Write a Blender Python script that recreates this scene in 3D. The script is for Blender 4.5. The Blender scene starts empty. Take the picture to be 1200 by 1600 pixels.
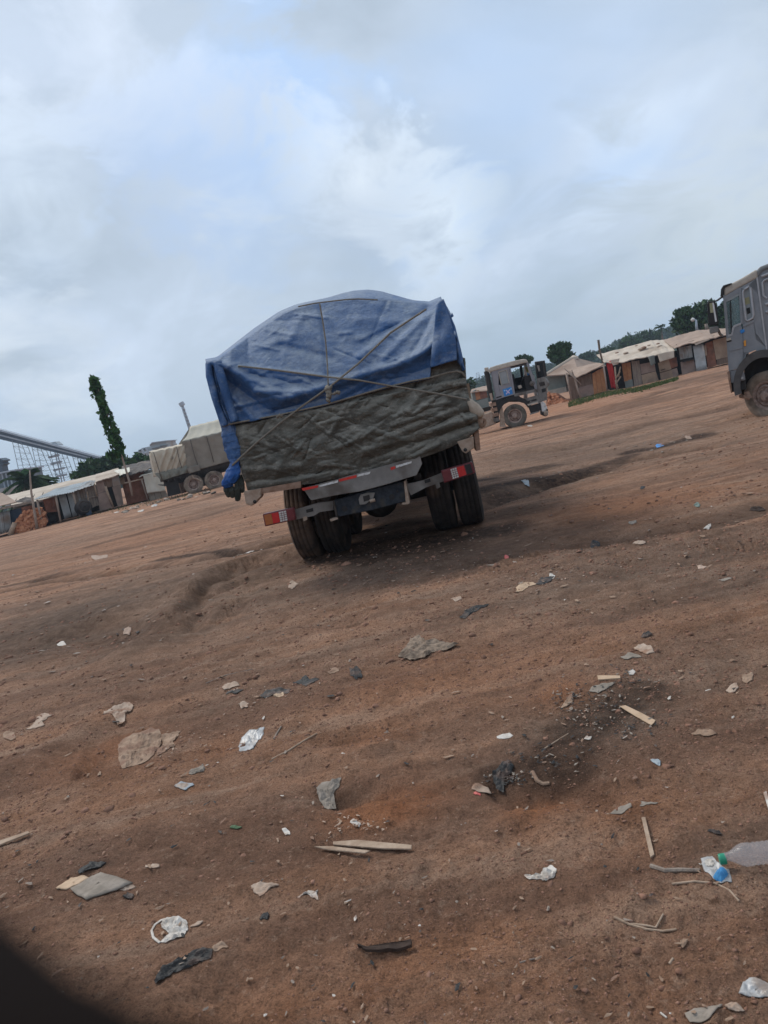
import bpy, math, random
import numpy as np
from mathutils import Vector, Matrix

random.seed(7)
rng = np.random.RandomState(11)
sc = bpy.context.scene
col = sc.collection
rad = math.radians

# ---------------------------------------------------------------- camera
PITCH, ROLL, F = rad(6.5), rad(13.2), 1200.0
CAM = Vector((0.0, 0.0, 1.5))
fwd = Vector((0, math.cos(PITCH), -math.sin(PITCH)))
_r0 = Vector((1, 0, 0)); _u0 = Vector((0, math.sin(PITCH), math.cos(PITCH)))
RV = _r0 * math.cos(ROLL) - _u0 * math.sin(ROLL)
UV = _r0 * math.sin(ROLL) + _u0 * math.cos(ROLL)
cd = bpy.data.cameras.new('camera'); cam = bpy.data.objects.new('camera', cd); col.objects.link(cam)
m3 = Matrix((RV, UV, -fwd)).transposed()
cam.matrix_world = Matrix.Translation(CAM) @ m3.to_4x4()
cd.sensor_fit = 'HORIZONTAL'; cd.sensor_width = 36; cd.lens = 36
cd.clip_start = 0.01; cd.clip_end = 9000
cd.dof.use_dof = True; cd.dof.focus_distance = 9.0; cd.dof.aperture_fstop = 16
sc.camera = cam

# ---------------------------------------------------------------- world + sun
SUN_EL, SUN_AZ = rad(52), rad(-40)      # azimuth from +Y towards +X
w = bpy.data.worlds.new('World'); sc.world = w; w.use_nodes = True
nt = w.node_tree; nt.nodes.clear(); N = nt.nodes; L = nt.links
out = N.new('ShaderNodeOutputWorld')
sky = N.new('ShaderNodeTexSky'); sky.sky_type = 'NISHITA'; sky.sun_disc = False
sky.sun_elevation = SUN_EL; sky.sun_rotation = SUN_AZ; sky.air_density = 1.0; sky.dust_density = 2.0
bg1 = N.new('ShaderNodeBackground'); bg1.inputs[1].default_value = 0.10; L.new(sky.outputs[0], bg1.inputs[0])
tc = N.new('ShaderNodeTexCoord')
sep = N.new('ShaderNodeSeparateXYZ'); L.new(tc.outputs['Generated'], sep.inputs[0])
def math_(op, a, b=None, clamp=False):
    n = N.new('ShaderNodeMath'); n.operation = op; n.use_clamp = clamp
    for i, v in enumerate((a, b)):
        if v is None: continue
        if isinstance(v, (int, float)): n.inputs[i].default_value = v
        else: L.new(v, n.inputs[i])
    return n.outputs[0]
zz = math_('ADD', math_('MAXIMUM', sep.outputs[2], 0.0), 0.30)
cx = math_('DIVIDE', sep.outputs[0], zz); cy = math_('DIVIDE', sep.outputs[1], zz)
cmb = N.new('ShaderNodeCombineXYZ'); L.new(cx, cmb.inputs[0]); L.new(cy, cmb.inputs[1])
def wnoise(scale, detail, rough, dist, off, st=(1, 1, 1)):
    mp = N.new('ShaderNodeMapping'); mp.inputs['Location'].default_value = off; mp.inputs['Scale'].default_value = st
    L.new(cmb.outputs[0], mp.inputs[0])
    n = N.new('ShaderNodeTexNoise'); n.inputs['Scale'].default_value = scale; n.inputs['Detail'].default_value = detail
    n.inputs['Roughness'].default_value = rough; n.inputs['Distortion'].default_value = dist
    L.new(mp.outputs[0], n.inputs['Vector']); return n.outputs[0]
def wramp(v, stops):
    n = N.new('ShaderNodeValToRGB'); n.color_ramp.interpolation = 'EASE'
    e = n.color_ramp.elements
    while len(e) < len(stops): e.new(0.5)
    for i, (p, c) in enumerate(stops): e[i].position = p; e[i].color = (*c, 1)
    L.new(v, n.inputs[0]); return n.outputs[0]
base_n = wnoise(1.7, 7, 0.52, 0.5, (6.3, 2.4, 0), (1, .8, 1))
cl = wramp(base_n, [(0.34, (.47, .565, .67)), (0.48, (.555, .66, .79)), (0.60, (.62, .73, .88)), (0.74, (.74, .86, 1.02))])
blue_n = wnoise(1.1, 4, 0.45, 0.4, (8.2, 3.1, 0))
blue_f = wramp(blue_n, [(0.54, (0, 0, 0)), (0.72, (1, 1, 1))])
mixb = N.new('ShaderNodeMixRGB'); mixb.inputs[2].default_value = (.47, .66, .96, 1)
bf = math_('MULTIPLY', blue_f, 0.7); L.new(bf, mixb.inputs[0]); L.new(cl, mixb.inputs[1])
# gaps and bright openings of the cloud sheet, each in its own direction of the sky
nrm = N.new('ShaderNodeVectorMath'); nrm.operation = 'NORMALIZE'; L.new(tc.outputs['Generated'], nrm.inputs[0])
warp = wnoise(3.2, 6, .6, .6, (4, 4, 0))
def sky_dir(px, py): return (fwd + RV * ((px - 600) / F) + UV * ((800 - py) / F)).normalized()
def opening(px, py, deg, amount, colour, prev):
    d = N.new('ShaderNodeVectorMath'); d.operation = 'DOT_PRODUCT'; d.inputs[1].default_value = sky_dir(px, py); L.new(nrm.outputs[0], d.inputs[0])
    ang = math_('ARCCOSINE', math_('MINIMUM', d.outputs['Value'], 1.0))
    a2 = math_('ADD', math_('DIVIDE', ang, rad(deg)), math_('MULTIPLY', math_('SUBTRACT', warp, 0.5), 4.5))
    f_ = math_('MULTIPLY', math_('SUBTRACT', 1.0, math_('MULTIPLY', a2, 1.0, True), True), amount)
    q = N.new('ShaderNodeMixRGB'); q.inputs[2].default_value = (*colour, 1); L.new(f_, q.inputs[0]); L.new(prev, q.inputs[1]); return q.outputs[0]
cur = mixb.outputs[0]
for o_ in ((370, 150, 11, .8, (.50, .70, 1.02)), (250, 240, 6, .7, (.50, .68, 1.0)), (480, 120, 6, .5, (.50, .69, 1.0)), (170, 60, 8, .8, (.80, .90, 1.05)), (560, 285, 5, 1.0, (.90, 1.0, 1.10)), (690, 345, 6, .9, (.84, .95, 1.06)),
           (30, 300, 6, .6, (.80, .92, 1.05)), (60, 600, 6, .6, (.80, .88, .96)), (1130, 290, 8, .5, (.70, .80, .92)), (1000, 480, 9, .6, (.66, .74, .80)), (1180, 400, 8, .6, (.68, .76, .80)), (860, 380, 8, .5, (.42, .53, .66)), (560, 360, 6, .5, (.45, .54, .66)), (250, 350, 9, .4, (.46, .55, .66))):
    cur = opening(*o_, cur)
# the cloud sheet thins to a blue band low over the horizon
hz = wramp(sep.outputs[2], [(0.0, (1, 1, 1)), (0.16, (0, 0, 0))])
hm = math_('MULTIPLY', hz, wramp(wnoise(0.8, 3, .5, .2, (2.2, 7.7, 0)), [(0.35, (.25, .25, .25)), (0.65, (1, 1, 1))]))
mixh = N.new('ShaderNodeMixRGB'); mixh.inputs[2].default_value = (.36, .53, .66, 1)
L.new(math_('MULTIPLY', hm, 0.6), mixh.inputs[0]); L.new(cur, mixh.inputs[1])
bg2 = N.new('ShaderNodeBackground'); bg2.inputs[1].default_value = 1.08; L.new(mixh.outputs[0], bg2.inputs[0])
mx = N.new('ShaderNodeMixShader'); mx.inputs[0].default_value = 0.90
L.new(bg1.outputs[0], mx.inputs[1]); L.new(bg2.outputs[0], mx.inputs[2]); L.new(mx.outputs[0], out.inputs[0])
sd = bpy.data.lights.new('sun', 'SUN'); sd.energy = 2.2; sd.angle = rad(18); sd.color = (1, .95, .87)
sun = bpy.data.objects.new('sun', sd); col.objects.link(sun)
sv = Vector((math.sin(SUN_AZ) * math.cos(SUN_EL), math.cos(SUN_AZ) * math.cos(SUN_EL), math.sin(SUN_EL)))
sun.rotation_euler = sv.to_track_quat('Z', 'Y').to_euler()
sc.view_settings.view_transform = 'Standard'; sc.view_settings.look = 'None'
sc.view_settings.exposure = 0.0; sc.view_settings.gamma = 1; sc.view_settings.use_curve_mapping = False

# ---------------------------------------------------------------- photograph <-> place
def ray(px, py):
    d = fwd + RV * ((px - 600) / F) + UV * ((800 - py) / F)
    return d / d.y
def P(px, py, Y):
    return CAM + ray(px, py) * Y
class Face:
    """a vertical plane through A and B; pt() gives the place on it (or `off` metres in front) that stands at a spot of the photo"""
    def __init__(s, A, B):
        s.A = A.copy(); u = (B - A); u.z = 0; s.u = u.normalized(); s.n = Vector((s.u.y, -s.u.x, 0))
    def pt(s, px, py, off=0.0):
        d = ray(px, py); o = s.A + s.n * off
        t = (o - CAM).dot(s.n) / d.dot(s.n)
        return CAM + d * t

# ---------------------------------------------------------------- numpy value noise
LAT = rng.rand(256, 256)
def vnoise(x, y):
    xi = np.floor(x).astype(np.int64); yi = np.floor(y).astype(np.int64)
    fx = x - xi; fy = y - yi; fx = fx * fx * (3 - 2 * fx); fy = fy * fy * (3 - 2 * fy)
    a = LAT[xi & 255, yi & 255]; b = LAT[(xi + 1) & 255, yi & 255]
    c = LAT[xi & 255, (yi + 1) & 255]; d = LAT[(xi + 1) & 255, (yi + 1) & 255]
    return (a * (1 - fx) + b * fx) * (1 - fy) + (c * (1 - fx) + d * fx) * fy - 0.5
def fbm(x, y, octs=4, gain=.5):
    s = 0; a = 1.0
    for k in range(octs):
        s = s + a * vnoise(x * 2 ** k + 17.3 * k, y * 2 ** k + 5.1 * k); a *= gain
    return s

# ---------------------------------------------------------------- mesh collector and object helpers
class MB:
    def __init__(s): s.v = []; s.f = []
    def add(s, vs, fs):
        b = len(s.v); s.v += [tuple(v) for v in vs]; s.f += [tuple(i + b for i in f) for f in fs]; return s
    def box(s, c, size, M=None):
        hx, hy, hz = [q / 2 for q in size]
        vs = [Vector((x, y, z)) for z in (-hz, hz) for y in (-hy, hy) for x in (-hx, hx)]
        if M is not None: vs = [M @ v for v in vs]
        vs = [v + Vector(c) for v in vs]
        return s.add(vs, [(0, 2, 3, 1), (4, 5, 7, 6), (0, 1, 5, 4), (2, 6, 7, 3), (1, 3, 7, 5), (0, 4, 6, 2)])
    def prism(s, pts, dv):
        n = len(pts); dv = Vector(dv)
        vs = [Vector(p) for p in pts] + [Vector(p) + dv for p in pts]
        return s.add(vs, [tuple(range(n)), tuple(range(2 * n - 1, n - 1, -1))] + [(i, i + n, (i + 1) % n + n, (i + 1) % n) for i in range(n)])
    def tube(s, pts, r, seg=6, closed=True):
        pts = [Vector(p) for p in pts]; n = len(pts)
        rs = r if isinstance(r, (list, tuple)) else [r] * n
        rings = []
        up = None
        for i in range(n):
            t = (pts[min(i + 1, n - 1)] - pts[max(i - 1, 0)])
            t = t.normalized() if t.length > 1e-9 else Vector((0, 0, 1))
            if up is None:
                up = Vector((0, 0, 1)) if abs(t.z) < .9 else Vector((1, 0, 0))
            a = t.cross(up)
            if a.length < 1e-4: a = t.cross(Vector((0, 1, 0.3)))
            a.normalize(); b = a.cross(t).normalized(); up = b
            ra = rs[i] if isinstance(rs[i], (list, tuple)) else (rs[i], rs[i])
            rings.append([pts[i] + a * math.cos(2 * math.pi * k / seg) * ra[0] + b * math.sin(2 * math.pi * k / seg) * ra[1] for k in range(seg)])
        vs = [v for R in rings for v in R]; fs = []
        for i in range(n - 1):
            for k in range(seg):
                k2 = (k + 1) % seg; fs.append((i * seg + k, i * seg + k2, (i + 1) * seg + k2, (i + 1) * seg + k))
        if closed: fs += [tuple(range(seg - 1, -1, -1)), tuple((n - 1) * seg + k for k in range(seg))]
        return s.add(vs, fs)
    def lathe(s, prof, c, axis, seg=32):
        ax = Vector(axis).normalized(); a = ax.cross(Vector((0, 0, 1)))
        if a.length < 1e-3: a = Vector((1, 0, 0))
        a.normalize(); b = ax.cross(a); n = len(prof); c = Vector(c)
        vs = [c + ax * h + (a * math.cos(2 * math.pi * k / seg) + b * math.sin(2 * math.pi * k / seg)) * r for (r, h) in prof for k in range(seg)]
        fs = [(i * seg + k, i * seg + (k + 1) % seg, (i + 1) * seg + (k + 1) % seg, (i + 1) * seg + k) for i in range(n - 1) for k in range(seg)]
        return s.add(vs, fs)
    def sheet(s, c4, nu, nv, th, disp=None):
        """a grid over the four corners (top-left, top-right, bottom-right, bottom-left), given thickness th behind it"""
        a, b, c, d = [Vector(q) for q in c4]
        nr = (b - a).cross(d - a).normalized()
        if nr.dot(CAM - a) < 0 and abs(nr.z) < .5: nr = -nr
        if abs(nr.z) >= .5 and nr.z < 0: nr = -nr
        fr = []
        for j in range(nv + 1):
            for i in range(nu + 1):
                u, v = i / nu, j / nv
                p = (a * (1 - u) + b * u) * (1 - v) + (d * (1 - u) + c * u) * v
                fr.append(p + nr * (disp(u, v) if disp else 0))
        m = len(fr); vs = fr + [p - nr * th for p in fr]; fs = []
        W_ = nu + 1
        for j in range(nv):
            for i in range(nu):
                q = (j * W_ + i, j * W_ + i + 1, (j + 1) * W_ + i + 1, (j + 1) * W_ + i)
                fs.append(q); fs.append(tuple(x + m for x in reversed(q)))
        ed = [i for i in range(W_)] + [j * W_ + nu for j in range(1, nv + 1)] + [nv * W_ + i for i in range(nu - 1, -1, -1)] + [j * W_ for j in range(nv - 1, 0, -1)]
        for k in range(len(ed)):
            x, y = ed[k], ed[(k + 1) % len(ed)]; fs.append((x, x + m, y + m, y))
        return s.add(vs, fs)
    def build(s, name, mat, parent=None, smooth=False, bevel=0, loc=None):
        me = bpy.data.meshes.new(name)
        off = Vector((0, 0, 0))
        if parent is None:
            if loc is None and s.v:
                A = np.array(s.v); off = Vector(((A[:, 0].min() + A[:, 0].max()) / 2, (A[:, 1].min() + A[:, 1].max()) / 2, A[:, 2].min()))
            elif loc is not None: off = Vector(loc)
        me.from_pydata([(v[0] - off.x, v[1] - off.y, v[2] - off.z) for v in s.v], [], s.f)
        me.validate(); me.update()
        import bmesh
        bm = bmesh.new(); bm.from_mesh(me); bmesh.ops.recalc_face_normals(bm, faces=bm.faces[:]); bm.to_mesh(me); bm.free()
        if smooth: me.polygons.foreach_set('use_smooth', [True] * len(me.polygons))
        o = bpy.data.objects.new(name, me); col.objects.link(o)
        if mat: me.materials.append(mat)
        o.location = off
        if parent is not None: attach(o, parent)
        if bevel:
            b = o.modifiers.new('bevel', 'BEVEL'); b.width = bevel; b.segments = 2; b.limit_method = 'ANGLE'
        return o
def attach(o, parent):
    """child meshes carry place coordinates: undo the parent's own offset once"""
    o.parent = parent
    if parent.parent is None: o.matrix_parent_inverse = Matrix.Translation(-Vector(parent.location))
def tag(o, label=None, cat=None, group=None, kind=None):
    if label: o['label'] = label
    if cat: o['category'] = cat
    if group: o['group'] = group
    if kind: o['kind'] = kind
    return o
def thing(name, label, cat, loc, group=None):
    o = bpy.data.objects.new(name, None); col.objects.link(o); o.location = Vector(loc); o.empty_display_size = .2
    return tag(o, label, cat, group)

# ---------------------------------------------------------------- materials
def lin(r, g, b):
    return tuple(((c / 255) / 12.92 if c / 255 <= .04045 else ((c / 255 + .055) / 1.055) ** 2.4) for c in (r, g, b))
def mat(name, c1, c2=None, scale=4, rough=.85, bump=.3, bscale=30, metal=0.0, stretch=(1, 1, 1), dust=0.0, dustc=(.30, .21, .15), c3=None, rand=0.0, spec=.3, trans=0):
    m = bpy.data.materials.new(name); m.use_nodes = True; t = m.node_tree; n = t.nodes; l = t.links
    p = n['Principled BSDF']; p.inputs['Roughness'].default_value = rough; p.inputs['Metallic'].default_value = metal
    p.inputs['Specular IOR Level'].default_value = spec
    co = n.new('ShaderNodeTexCoord'); mp = n.new('ShaderNodeMapping'); mp.inputs['Scale'].default_value = stretch
    geo = n.new('ShaderNodeNewGeometry')
    l.new(geo.outputs['Position'], mp.inputs[0])
    n1 = n.new('ShaderNodeTexNoise'); n1.inputs['Scale'].default_value = scale; n1.inputs['Detail'].default_value = 7; n1.inputs['Roughness'].default_value = .62
    l.new(mp.outputs[0], n1.inputs['Vector'])
    r1 = n.new('ShaderNodeValToRGB'); e = r1.color_ramp.elements
    e[0].position = .36; e[0].color = (*c1, 1); e[1].position = .64; e[1].color = (*(c2 or tuple(x * 1.25 for x in c1)), 1)
    l.new(n1.outputs[0], r1.inputs[0]); cur = r1.outputs[0]
    if c3:
        n3 = n.new('ShaderNodeTexNoise'); n3.inputs['Scale'].default_value = scale * .45; n3.inputs['Detail'].default_value = 5
        mp3 = n.new('ShaderNodeMapping'); mp3.inputs['Location'].default_value = (7, 3, 9); l.new(geo.outputs['Position'], mp3.inputs[0]); l.new(mp3.outputs[0], n3.inputs['Vector'])
        r3 = n.new('ShaderNodeValToRGB'); r3.color_ramp.elements[0].position = .52; r3.color_ramp.elements[1].position = .66
        l.new(n3.outputs[0], r3.inputs[0])
        mm = n.new('ShaderNodeMixRGB'); mm.inputs[2].default_value = (*c3, 1); l.new(r3.outputs[0], mm.inputs[0]); l.new(cur, mm.inputs[1]); cur = mm.outputs[0]
    if dust:
        # dust settles on faces that look up
        sx = n.new('ShaderNodeSeparateXYZ'); l.new(geo.outputs['Normal'], sx.inputs[0])
        a = n.new('ShaderNodeMath'); a.operation = 'MULTIPLY_ADD'; a.inputs[1].default_value = .75; a.inputs[2].default_value = .2; l.new(sx.outputs[2], a.inputs[0])
        n2 = n.new('ShaderNodeTexNoise'); n2.inputs['Scale'].default_value = 3; n2.inputs['Detail'].default_value = 8; l.new(geo.outputs['Position'], n2.inputs['Vector'])
        b = n.new('ShaderNodeMath'); b.operation = 'MULTIPLY'; l.new(a.outputs[0], b.inputs[0]); l.new(n2.outputs[0], b.inputs[1])
        c = n.new('ShaderNodeMath'); c.operation = 'MULTIPLY'; c.use_clamp = True; c.inputs[1].default_value = dust * 2.2; l.new(b.outputs[0], c.inputs[0])
        mm = n.new('ShaderNodeMixRGB'); mm.inputs[2].default_value = (*dustc, 1); l.new(c.outputs[0], mm.inputs[0]); l.new(cur, mm.inputs[1]); cur = mm.outputs[0]
    if rand:
        hs = n.new('ShaderNodeHueSaturation'); mr = n.new('ShaderNodeMapRange'); mr.inputs[3].default_value = 1 - rand; mr.inputs[4].default_value = 1 + rand
        l.new(geo.outputs['Random Per Island'], mr.inputs[0]); l.new(mr.outputs[0], hs.inputs['Value']); l.new(cur, hs.inputs['Color']); cur = hs.outputs[0]
    l.new(cur, p.inputs['Base Color'])
    if bump:
        nb = n.new('ShaderNodeTexNoise'); nb.inputs['Scale'].default_value = bscale; nb.inputs['Detail'].default_value = 6; l.new(mp.outputs[0], nb.inputs['Vector'])
        bp = n.new('ShaderNodeBump'); bp.inputs['Strength'].default_value = bump; bp.inputs['Distance'].default_value = .3 / bscale * 3
        l.new(nb.outputs[0], bp.inputs['Height']); l.new(bp.outputs[0], p.inputs['Normal'])
    if trans:
        p.inputs['Transmission Weight'].default_value = trans
    return m
MUD = (.27, .165, .115)
M = dict(
 blue=mat('blue_tarpaulin', (.018, .05, .135), (.035, .078, .185), 2.2, .62, .25, 26, dust=.0, c3=(.03, .055, .12), spec=.35),
 greyt=mat('grey_tarpaulin', (.05, .052, .044), (.10, .098, .08), 3.2, .6, .45, 18, c3=(.085, .065, .045), spec=.4),
 bright_blue=mat('bright_blue_cloth', (.018, .10, .36), (.03, .15, .46), 5, .6, .3, 22),
 black_cloth=mat('dark_cloth', (.02, .025, .02), (.06, .06, .05), 8, .8, .4, 25),
 cream=mat('cream_tarpaulin', (.44, .37, .28), (.56, .48, .37), 1.6, .75, .25, 14, c3=(.36, .29, .21)),
 taupe=mat('taupe_tarpaulin', (.21, .18, .145), (.27, .235, .19), 1.4, .75, .25, 12, c3=(.18, .15, .12)),
 rope=mat('rope', (.17, .15, .12), (.26, .23, .19), 60, .9, .5, 120),
 chassis=mat('dusty_black_metal', (.012, .012, .013), (.04, .034, .03), 9, .75, .3, 30, dust=.35),
 hitch=mat('blue_black_steel', (.010, .014, .02), (.035, .04, .05), 14, .6, .3, 40, c3=(.06, .05, .04)),
 plate=mat('grey_bumper_steel', (.17, .155, .14), (.24, .22, .20), 6, .6, .2, 40, c3=(.11, .09, .075)),
 rust=mat('rusty_steel', (.20, .11, .07), (.33, .22, .16), 9, .85, .4, 40),
 tan=mat('mud_caked_metal', (.30, .21, .15), (.42, .32, .25), 10, .9, .5, 30),
 tyre=mat('dusty_tyre', (.050, .036, .028), (.125, .080, .056), 7, .95, .6, 40, c3=(.19, .115, .075)),
 arch=mat('grey_arch_plastic', (.05, .05, .052), (.08, .078, .076), 5, .7, .1, 30, dust=.4),
 steelmid=mat('mid_grey_steel', (.13, .16, .19), (.19, .22, .25), .6, .6, .0),
 tyre_dark=mat('dark_tyre', (.018, .015, .013), (.042, .031, .025), 6, .95, .5, 40, c3=(.085, .055, .040)),
 tyre_mud=mat('mud_covered_tyre', (.20, .15, .11), (.30, .235, .18), 6, .95, .4, 30, c3=(.12, .09, .07)),
 rim=mat('mud_covered_rim', (.28, .19, .15), (.40, .30, .25), 14, .9, .4, 40, c3=(.16, .10, .08)),
 cab=mat('grey_lilac_paint', (.21, .205, .225), (.26, .25, .265), 3, .5, .08, 20, dust=.3, dustc=(.36, .30, .25), spec=.5),
 tyre_mid=mat('grey_muddy_tyre', (.10, .085, .068), (.17, .145, .115), 6, .95, .4, 30, c3=(.07, .055, .045)),
 cab2=mat('grey_green_paint', (.19, .20, .215), (.25, .255, .265), 3, .42, .06, 20, dust=.28, dustc=(.34, .29, .25), spec=.5),
 roofc=mat('beige_dusty_roof', (.40, .34, .28), (.52, .46, .38), 5, .8, .2, 20),
 white=mat('dirty_white_paint', (.55, .53, .50), (.72, .70, .67), 12, .6, .2, 30, c3=(.45, .38, .32)),
 black=mat('black_plastic', (.012, .012, .013), (.022, .021, .021), 8, .6, .1, 30, dust=.15),
 seat=mat('dark_seat_cloth', (.02, .02, .022), (.04, .035, .035), 8, .9),
 sticker=mat('blue_sticker', (.03, .19, .50), (.04, .23, .56), 30, .5, 0),
 sticker2=mat('pale_emblem', (.50, .45, .60), (.62, .5, .66), 30, .5, 0),
 lightblue=mat('light_blue_emblem', (.25, .55, .75), (.35, .6, .8), 30, .5, 0),
 red=mat('red_lens', (.42, .012, .012), (.52, .02, .02), 20, .25, .1, 60, spec=.5),
 darkred=mat('dark_red_lens', (.11, .012, .016), (.15, .02, .024), 20, .3, .1, 60, spec=.5),
 amber=mat('amber_lens', (.32, .09, .022), (.38, .12, .03), 20, .3, .1, 60, spec=.5),
 reflector=mat('white_reflector', (.50, .48, .44), (.66, .63, .58), 60, .35, .4, 150),
 tapered=mat('red_reflective_tape', (.50, .03, .02), (.6, .05, .035), 30, .5, .1, 60),
 tapewhite=mat('white_reflective_tape', (.55, .53, .5), (.72, .7, .68), 60, .5, .1, 60, c3=(.3, .27, .24)),
 wood=mat('weathered_grey_wood', (.20, .155, .125), (.31, .25, .20), 3, .9, .3, 22, stretch=(3, 3, .5), rand=.15),
 brownwood=mat('brown_wood', (.13, .085, .06), (.21, .14, .10), 3, .9, .3, 22, stretch=(3, 3, .5), rand=.2),
 palewood=mat('pale_split_wood', (.30, .205, .14), (.42, .31, .225), 8, .9, .3, 40, stretch=(2, 2, 2)),
 orangewood=mat('orange_brown_board', (.33, .14, .06), (.42, .20, .09), 4, .85, .2, 18, rand=.15),
 ply=mat('pinkish_brown_board', (.24, .165, .135), (.32, .23, .185), 2.5, .85, .15, 18, c3=(.20, .15, .12), rand=.12),
 tanboard=mat('tan_board', (.30, .21, .14), (.38, .27, .19), 2.5, .85, .15, 18, c3=(.25, .17, .12), rand=.12),
 zinc=mat('weathered_zinc_sheet', (.25, .255, .25), (.36, .36, .345), 2.2, .5, .12, 25, metal=.25, c3=(.24, .18, .14), rand=.1),
 zincpale=mat('pale_zinc_sheet', (.40, .43, .43), (.50, .52, .52), 2.2, .5, .12, 25, metal=.15, c3=(.34, .33, .31)),
 roofbeige=mat('beige_sun_bleached_roof', (.45, .37, .29), (.56, .47, .38), 1.0, .85, .15, 8, c3=(.38, .30, .23)),
 roofbrown=mat('brown_dusty_roof', (.30, .215, .165), (.39, .285, .22), .9, .9, .2, 8, c3=(.25, .17, .125)),
 roofdark=mat('dark_cloth_roof', (.07, .06, .055), (.15, .13, .12), 3, .9, .4, 9, c3=(.2, .16, .13)),
 mudwall=mat('red_mud_wall', (.20, .085, .05), (.29, .13, .085), 3, .95, .5, 14, c3=(.15, .07, .045)),
 greywall=mat('grey_plaster_wall', (.16, .175, .155), (.21, .22, .20), 2, .9, .2, 15),
 cement=mat('grey_cement_block', (.30, .26, .21), (.38, .33, .27), 4, .9, .3, 20),
 brick=mat('orange_mud_brick', (.36, .14, .07), (.50, .23, .12), 6, .9, .4, 30, rand=.25),
 darkin=mat('dark_shade_and_trim', (.02, .016, .014), (.035, .028, .022), 4, .95),
 redcloth=mat('red_cloth', (.40, .02, .02), (.52, .04, .035), 3, .8, .3, 14),
 whitesheet=mat('white_plastic_sheet', (.60, .56, .46), (.72, .68, .58), 1.5, .6, .3, 10, c3=(.42, .39, .33)),
 darkblue=mat('dark_blue_cloth', (.03, .05, .08), (.06, .08, .11), 4, .9),
 steel=mat('pale_grey_steel', (.33, .37, .41), (.42, .46, .50), .6, .6, .0),
 steeldark=mat('blue_grey_steel', (.045, .065, .085), (.07, .095, .12), .3, .6, .0),
 plantw=mat('pale_plant_cladding', (.36, .40, .42), (.48, .51, .52), .3, .7, .0, c3=(.30, .25, .21)),
 plantg=mat('grey_plant_cladding', (.12, .14, .155), (.17, .19, .20), .2, .7, .0, stretch=(3, 3, .3)),
 bark=mat('bark', (.11, .08, .06), (.20, .15, .12), 6, .95, .5, 20, stretch=(1, 1, .3)),
 palebark=mat('pale_pole_wood', (.27, .20, .16), (.38, .30, .24), 6, .95, .4, 20, stretch=(1, 1, .3)),
 leaf=mat('dark_leaves', (.016, .045, .014), (.042, .088, .026), 1.1, .7, 0, rand=.45, spec=.2),
 leaf2=mat('mid_green_leaves', (.02, .06, .015), (.055, .105, .028), .6, .7, 0, rand=.4, spec=.2),
 leaffar=mat('far_forest_leaves', (.018, .045, .018), (.05, .085, .03), .06, .8, 0, rand=.4, spec=.1),
 grass=mat('grass', (.05, .085, .02), (.11, .13, .04), 2, .9, 0, rand=.35),
 stone=mat('pale_stone', (.27, .18, .13), (.38, .28, .22), 30, .9, .3, 80, rand=.3),
 clod=mat('soil_clod', (.19, .095, .06), (.26, .14, .095), 25, .95, .4, 90, rand=.25),
 paper=mat('dirty_paper', (.34, .24, .175), (.46, .35, .27), 22, .85, .3, 60, c3=(.27, .16, .105)),
 cloth=mat('mud_stained_cloth', (.23, .145, .095), (.36, .245, .17), 14, .9, .5, 50, c3=(.24, .14, .095)),
 bagwhite=mat('white_plastic_bag', (.42, .36, .30), (.60, .55, .49), 30, .5, .3, 70, c3=(.33, .22, .16), spec=.4),
 bagclear=mat('dusty_clear_plastic', (.30, .28, .26), (.46, .45, .44), 30, .35, .3, 70, c3=(.28, .22, .18), spec=.6),
 bagblack=mat('black_plastic_film', (.014, .014, .014), (.035, .032, .030), 25, .6, .4, 60, c3=(.10, .065, .05), spec=.3),
 bagblue=mat('pale_blue_plastic', (.22, .25, .27), (.34, .38, .40), 30, .5, .3, 60, c3=(.28, .2, .15), spec=.4),
 card=mat('grey_brown_cardboard', (.20, .165, .13), (.30, .25, .205), 16, .9, .3, 50),
 cardtan=mat('tan_cardboard', (.40, .27, .17), (.52, .37, .25), 16, .9, .2, 50),
 darkwood=mat('charred_wood', (.03, .018, .013), (.06, .038, .028), 20, .9, .5, 60),
 green=mat('green_plastic', (.01, .20, .11), (.015, .25, .14), 30, .4, 0, spec=.5),
 blueprint=mat('blue_print', (.05, .22, .45), (.08, .3, .55), 60, .4, 0),
 mirror=mat('mirror_glass', (.32, .36, .36), (.42, .46, .45), 8, .15, 0, metal=.5),
 orange=mat('orange_marker', (.65, .25, .03), (.7, .3, .05), 8, .4, 0),
 ledge=mat('matte_black', (.007, .0045, .0038), (.009, .006, .005), 8, .9, 0, spec=.05),
 pink=mat('red_scrap', (.5, .09, .08), (.6, .16, .13), 30, .6, 0),
)
def glassmat(name, tint, rough=.05):
    m = bpy.data.materials.new(name); m.use_nodes = True; n = m.node_tree.nodes; l = m.node_tree.links; p = n['Principled BSDF']
    p.inputs['Base Color'].default_value = (*tint, 1); p.inputs['Roughness'].default_value = rough; p.inputs['IOR'].default_value = 1.45
    nz = n.new('ShaderNodeTexNoise'); nz.inputs['Scale'].default_value = 9
    r = n.new('ShaderNodeMapRange'); r.inputs[3].default_value = .35; r.inputs[4].default_value = .75; l.new(nz.outputs[0], r.inputs[0])
    l.new(r.outputs[0], p.inputs['Alpha']); return m
M['glass'] = glassmat('dusty_greenish_glass', (.20, .27, .26), .1)
M['glassgrey'] = mat('frosted_grey_window', (.25, .265, .265), (.30, .31, .31), 4, .25, 0, spec=.6)
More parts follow.
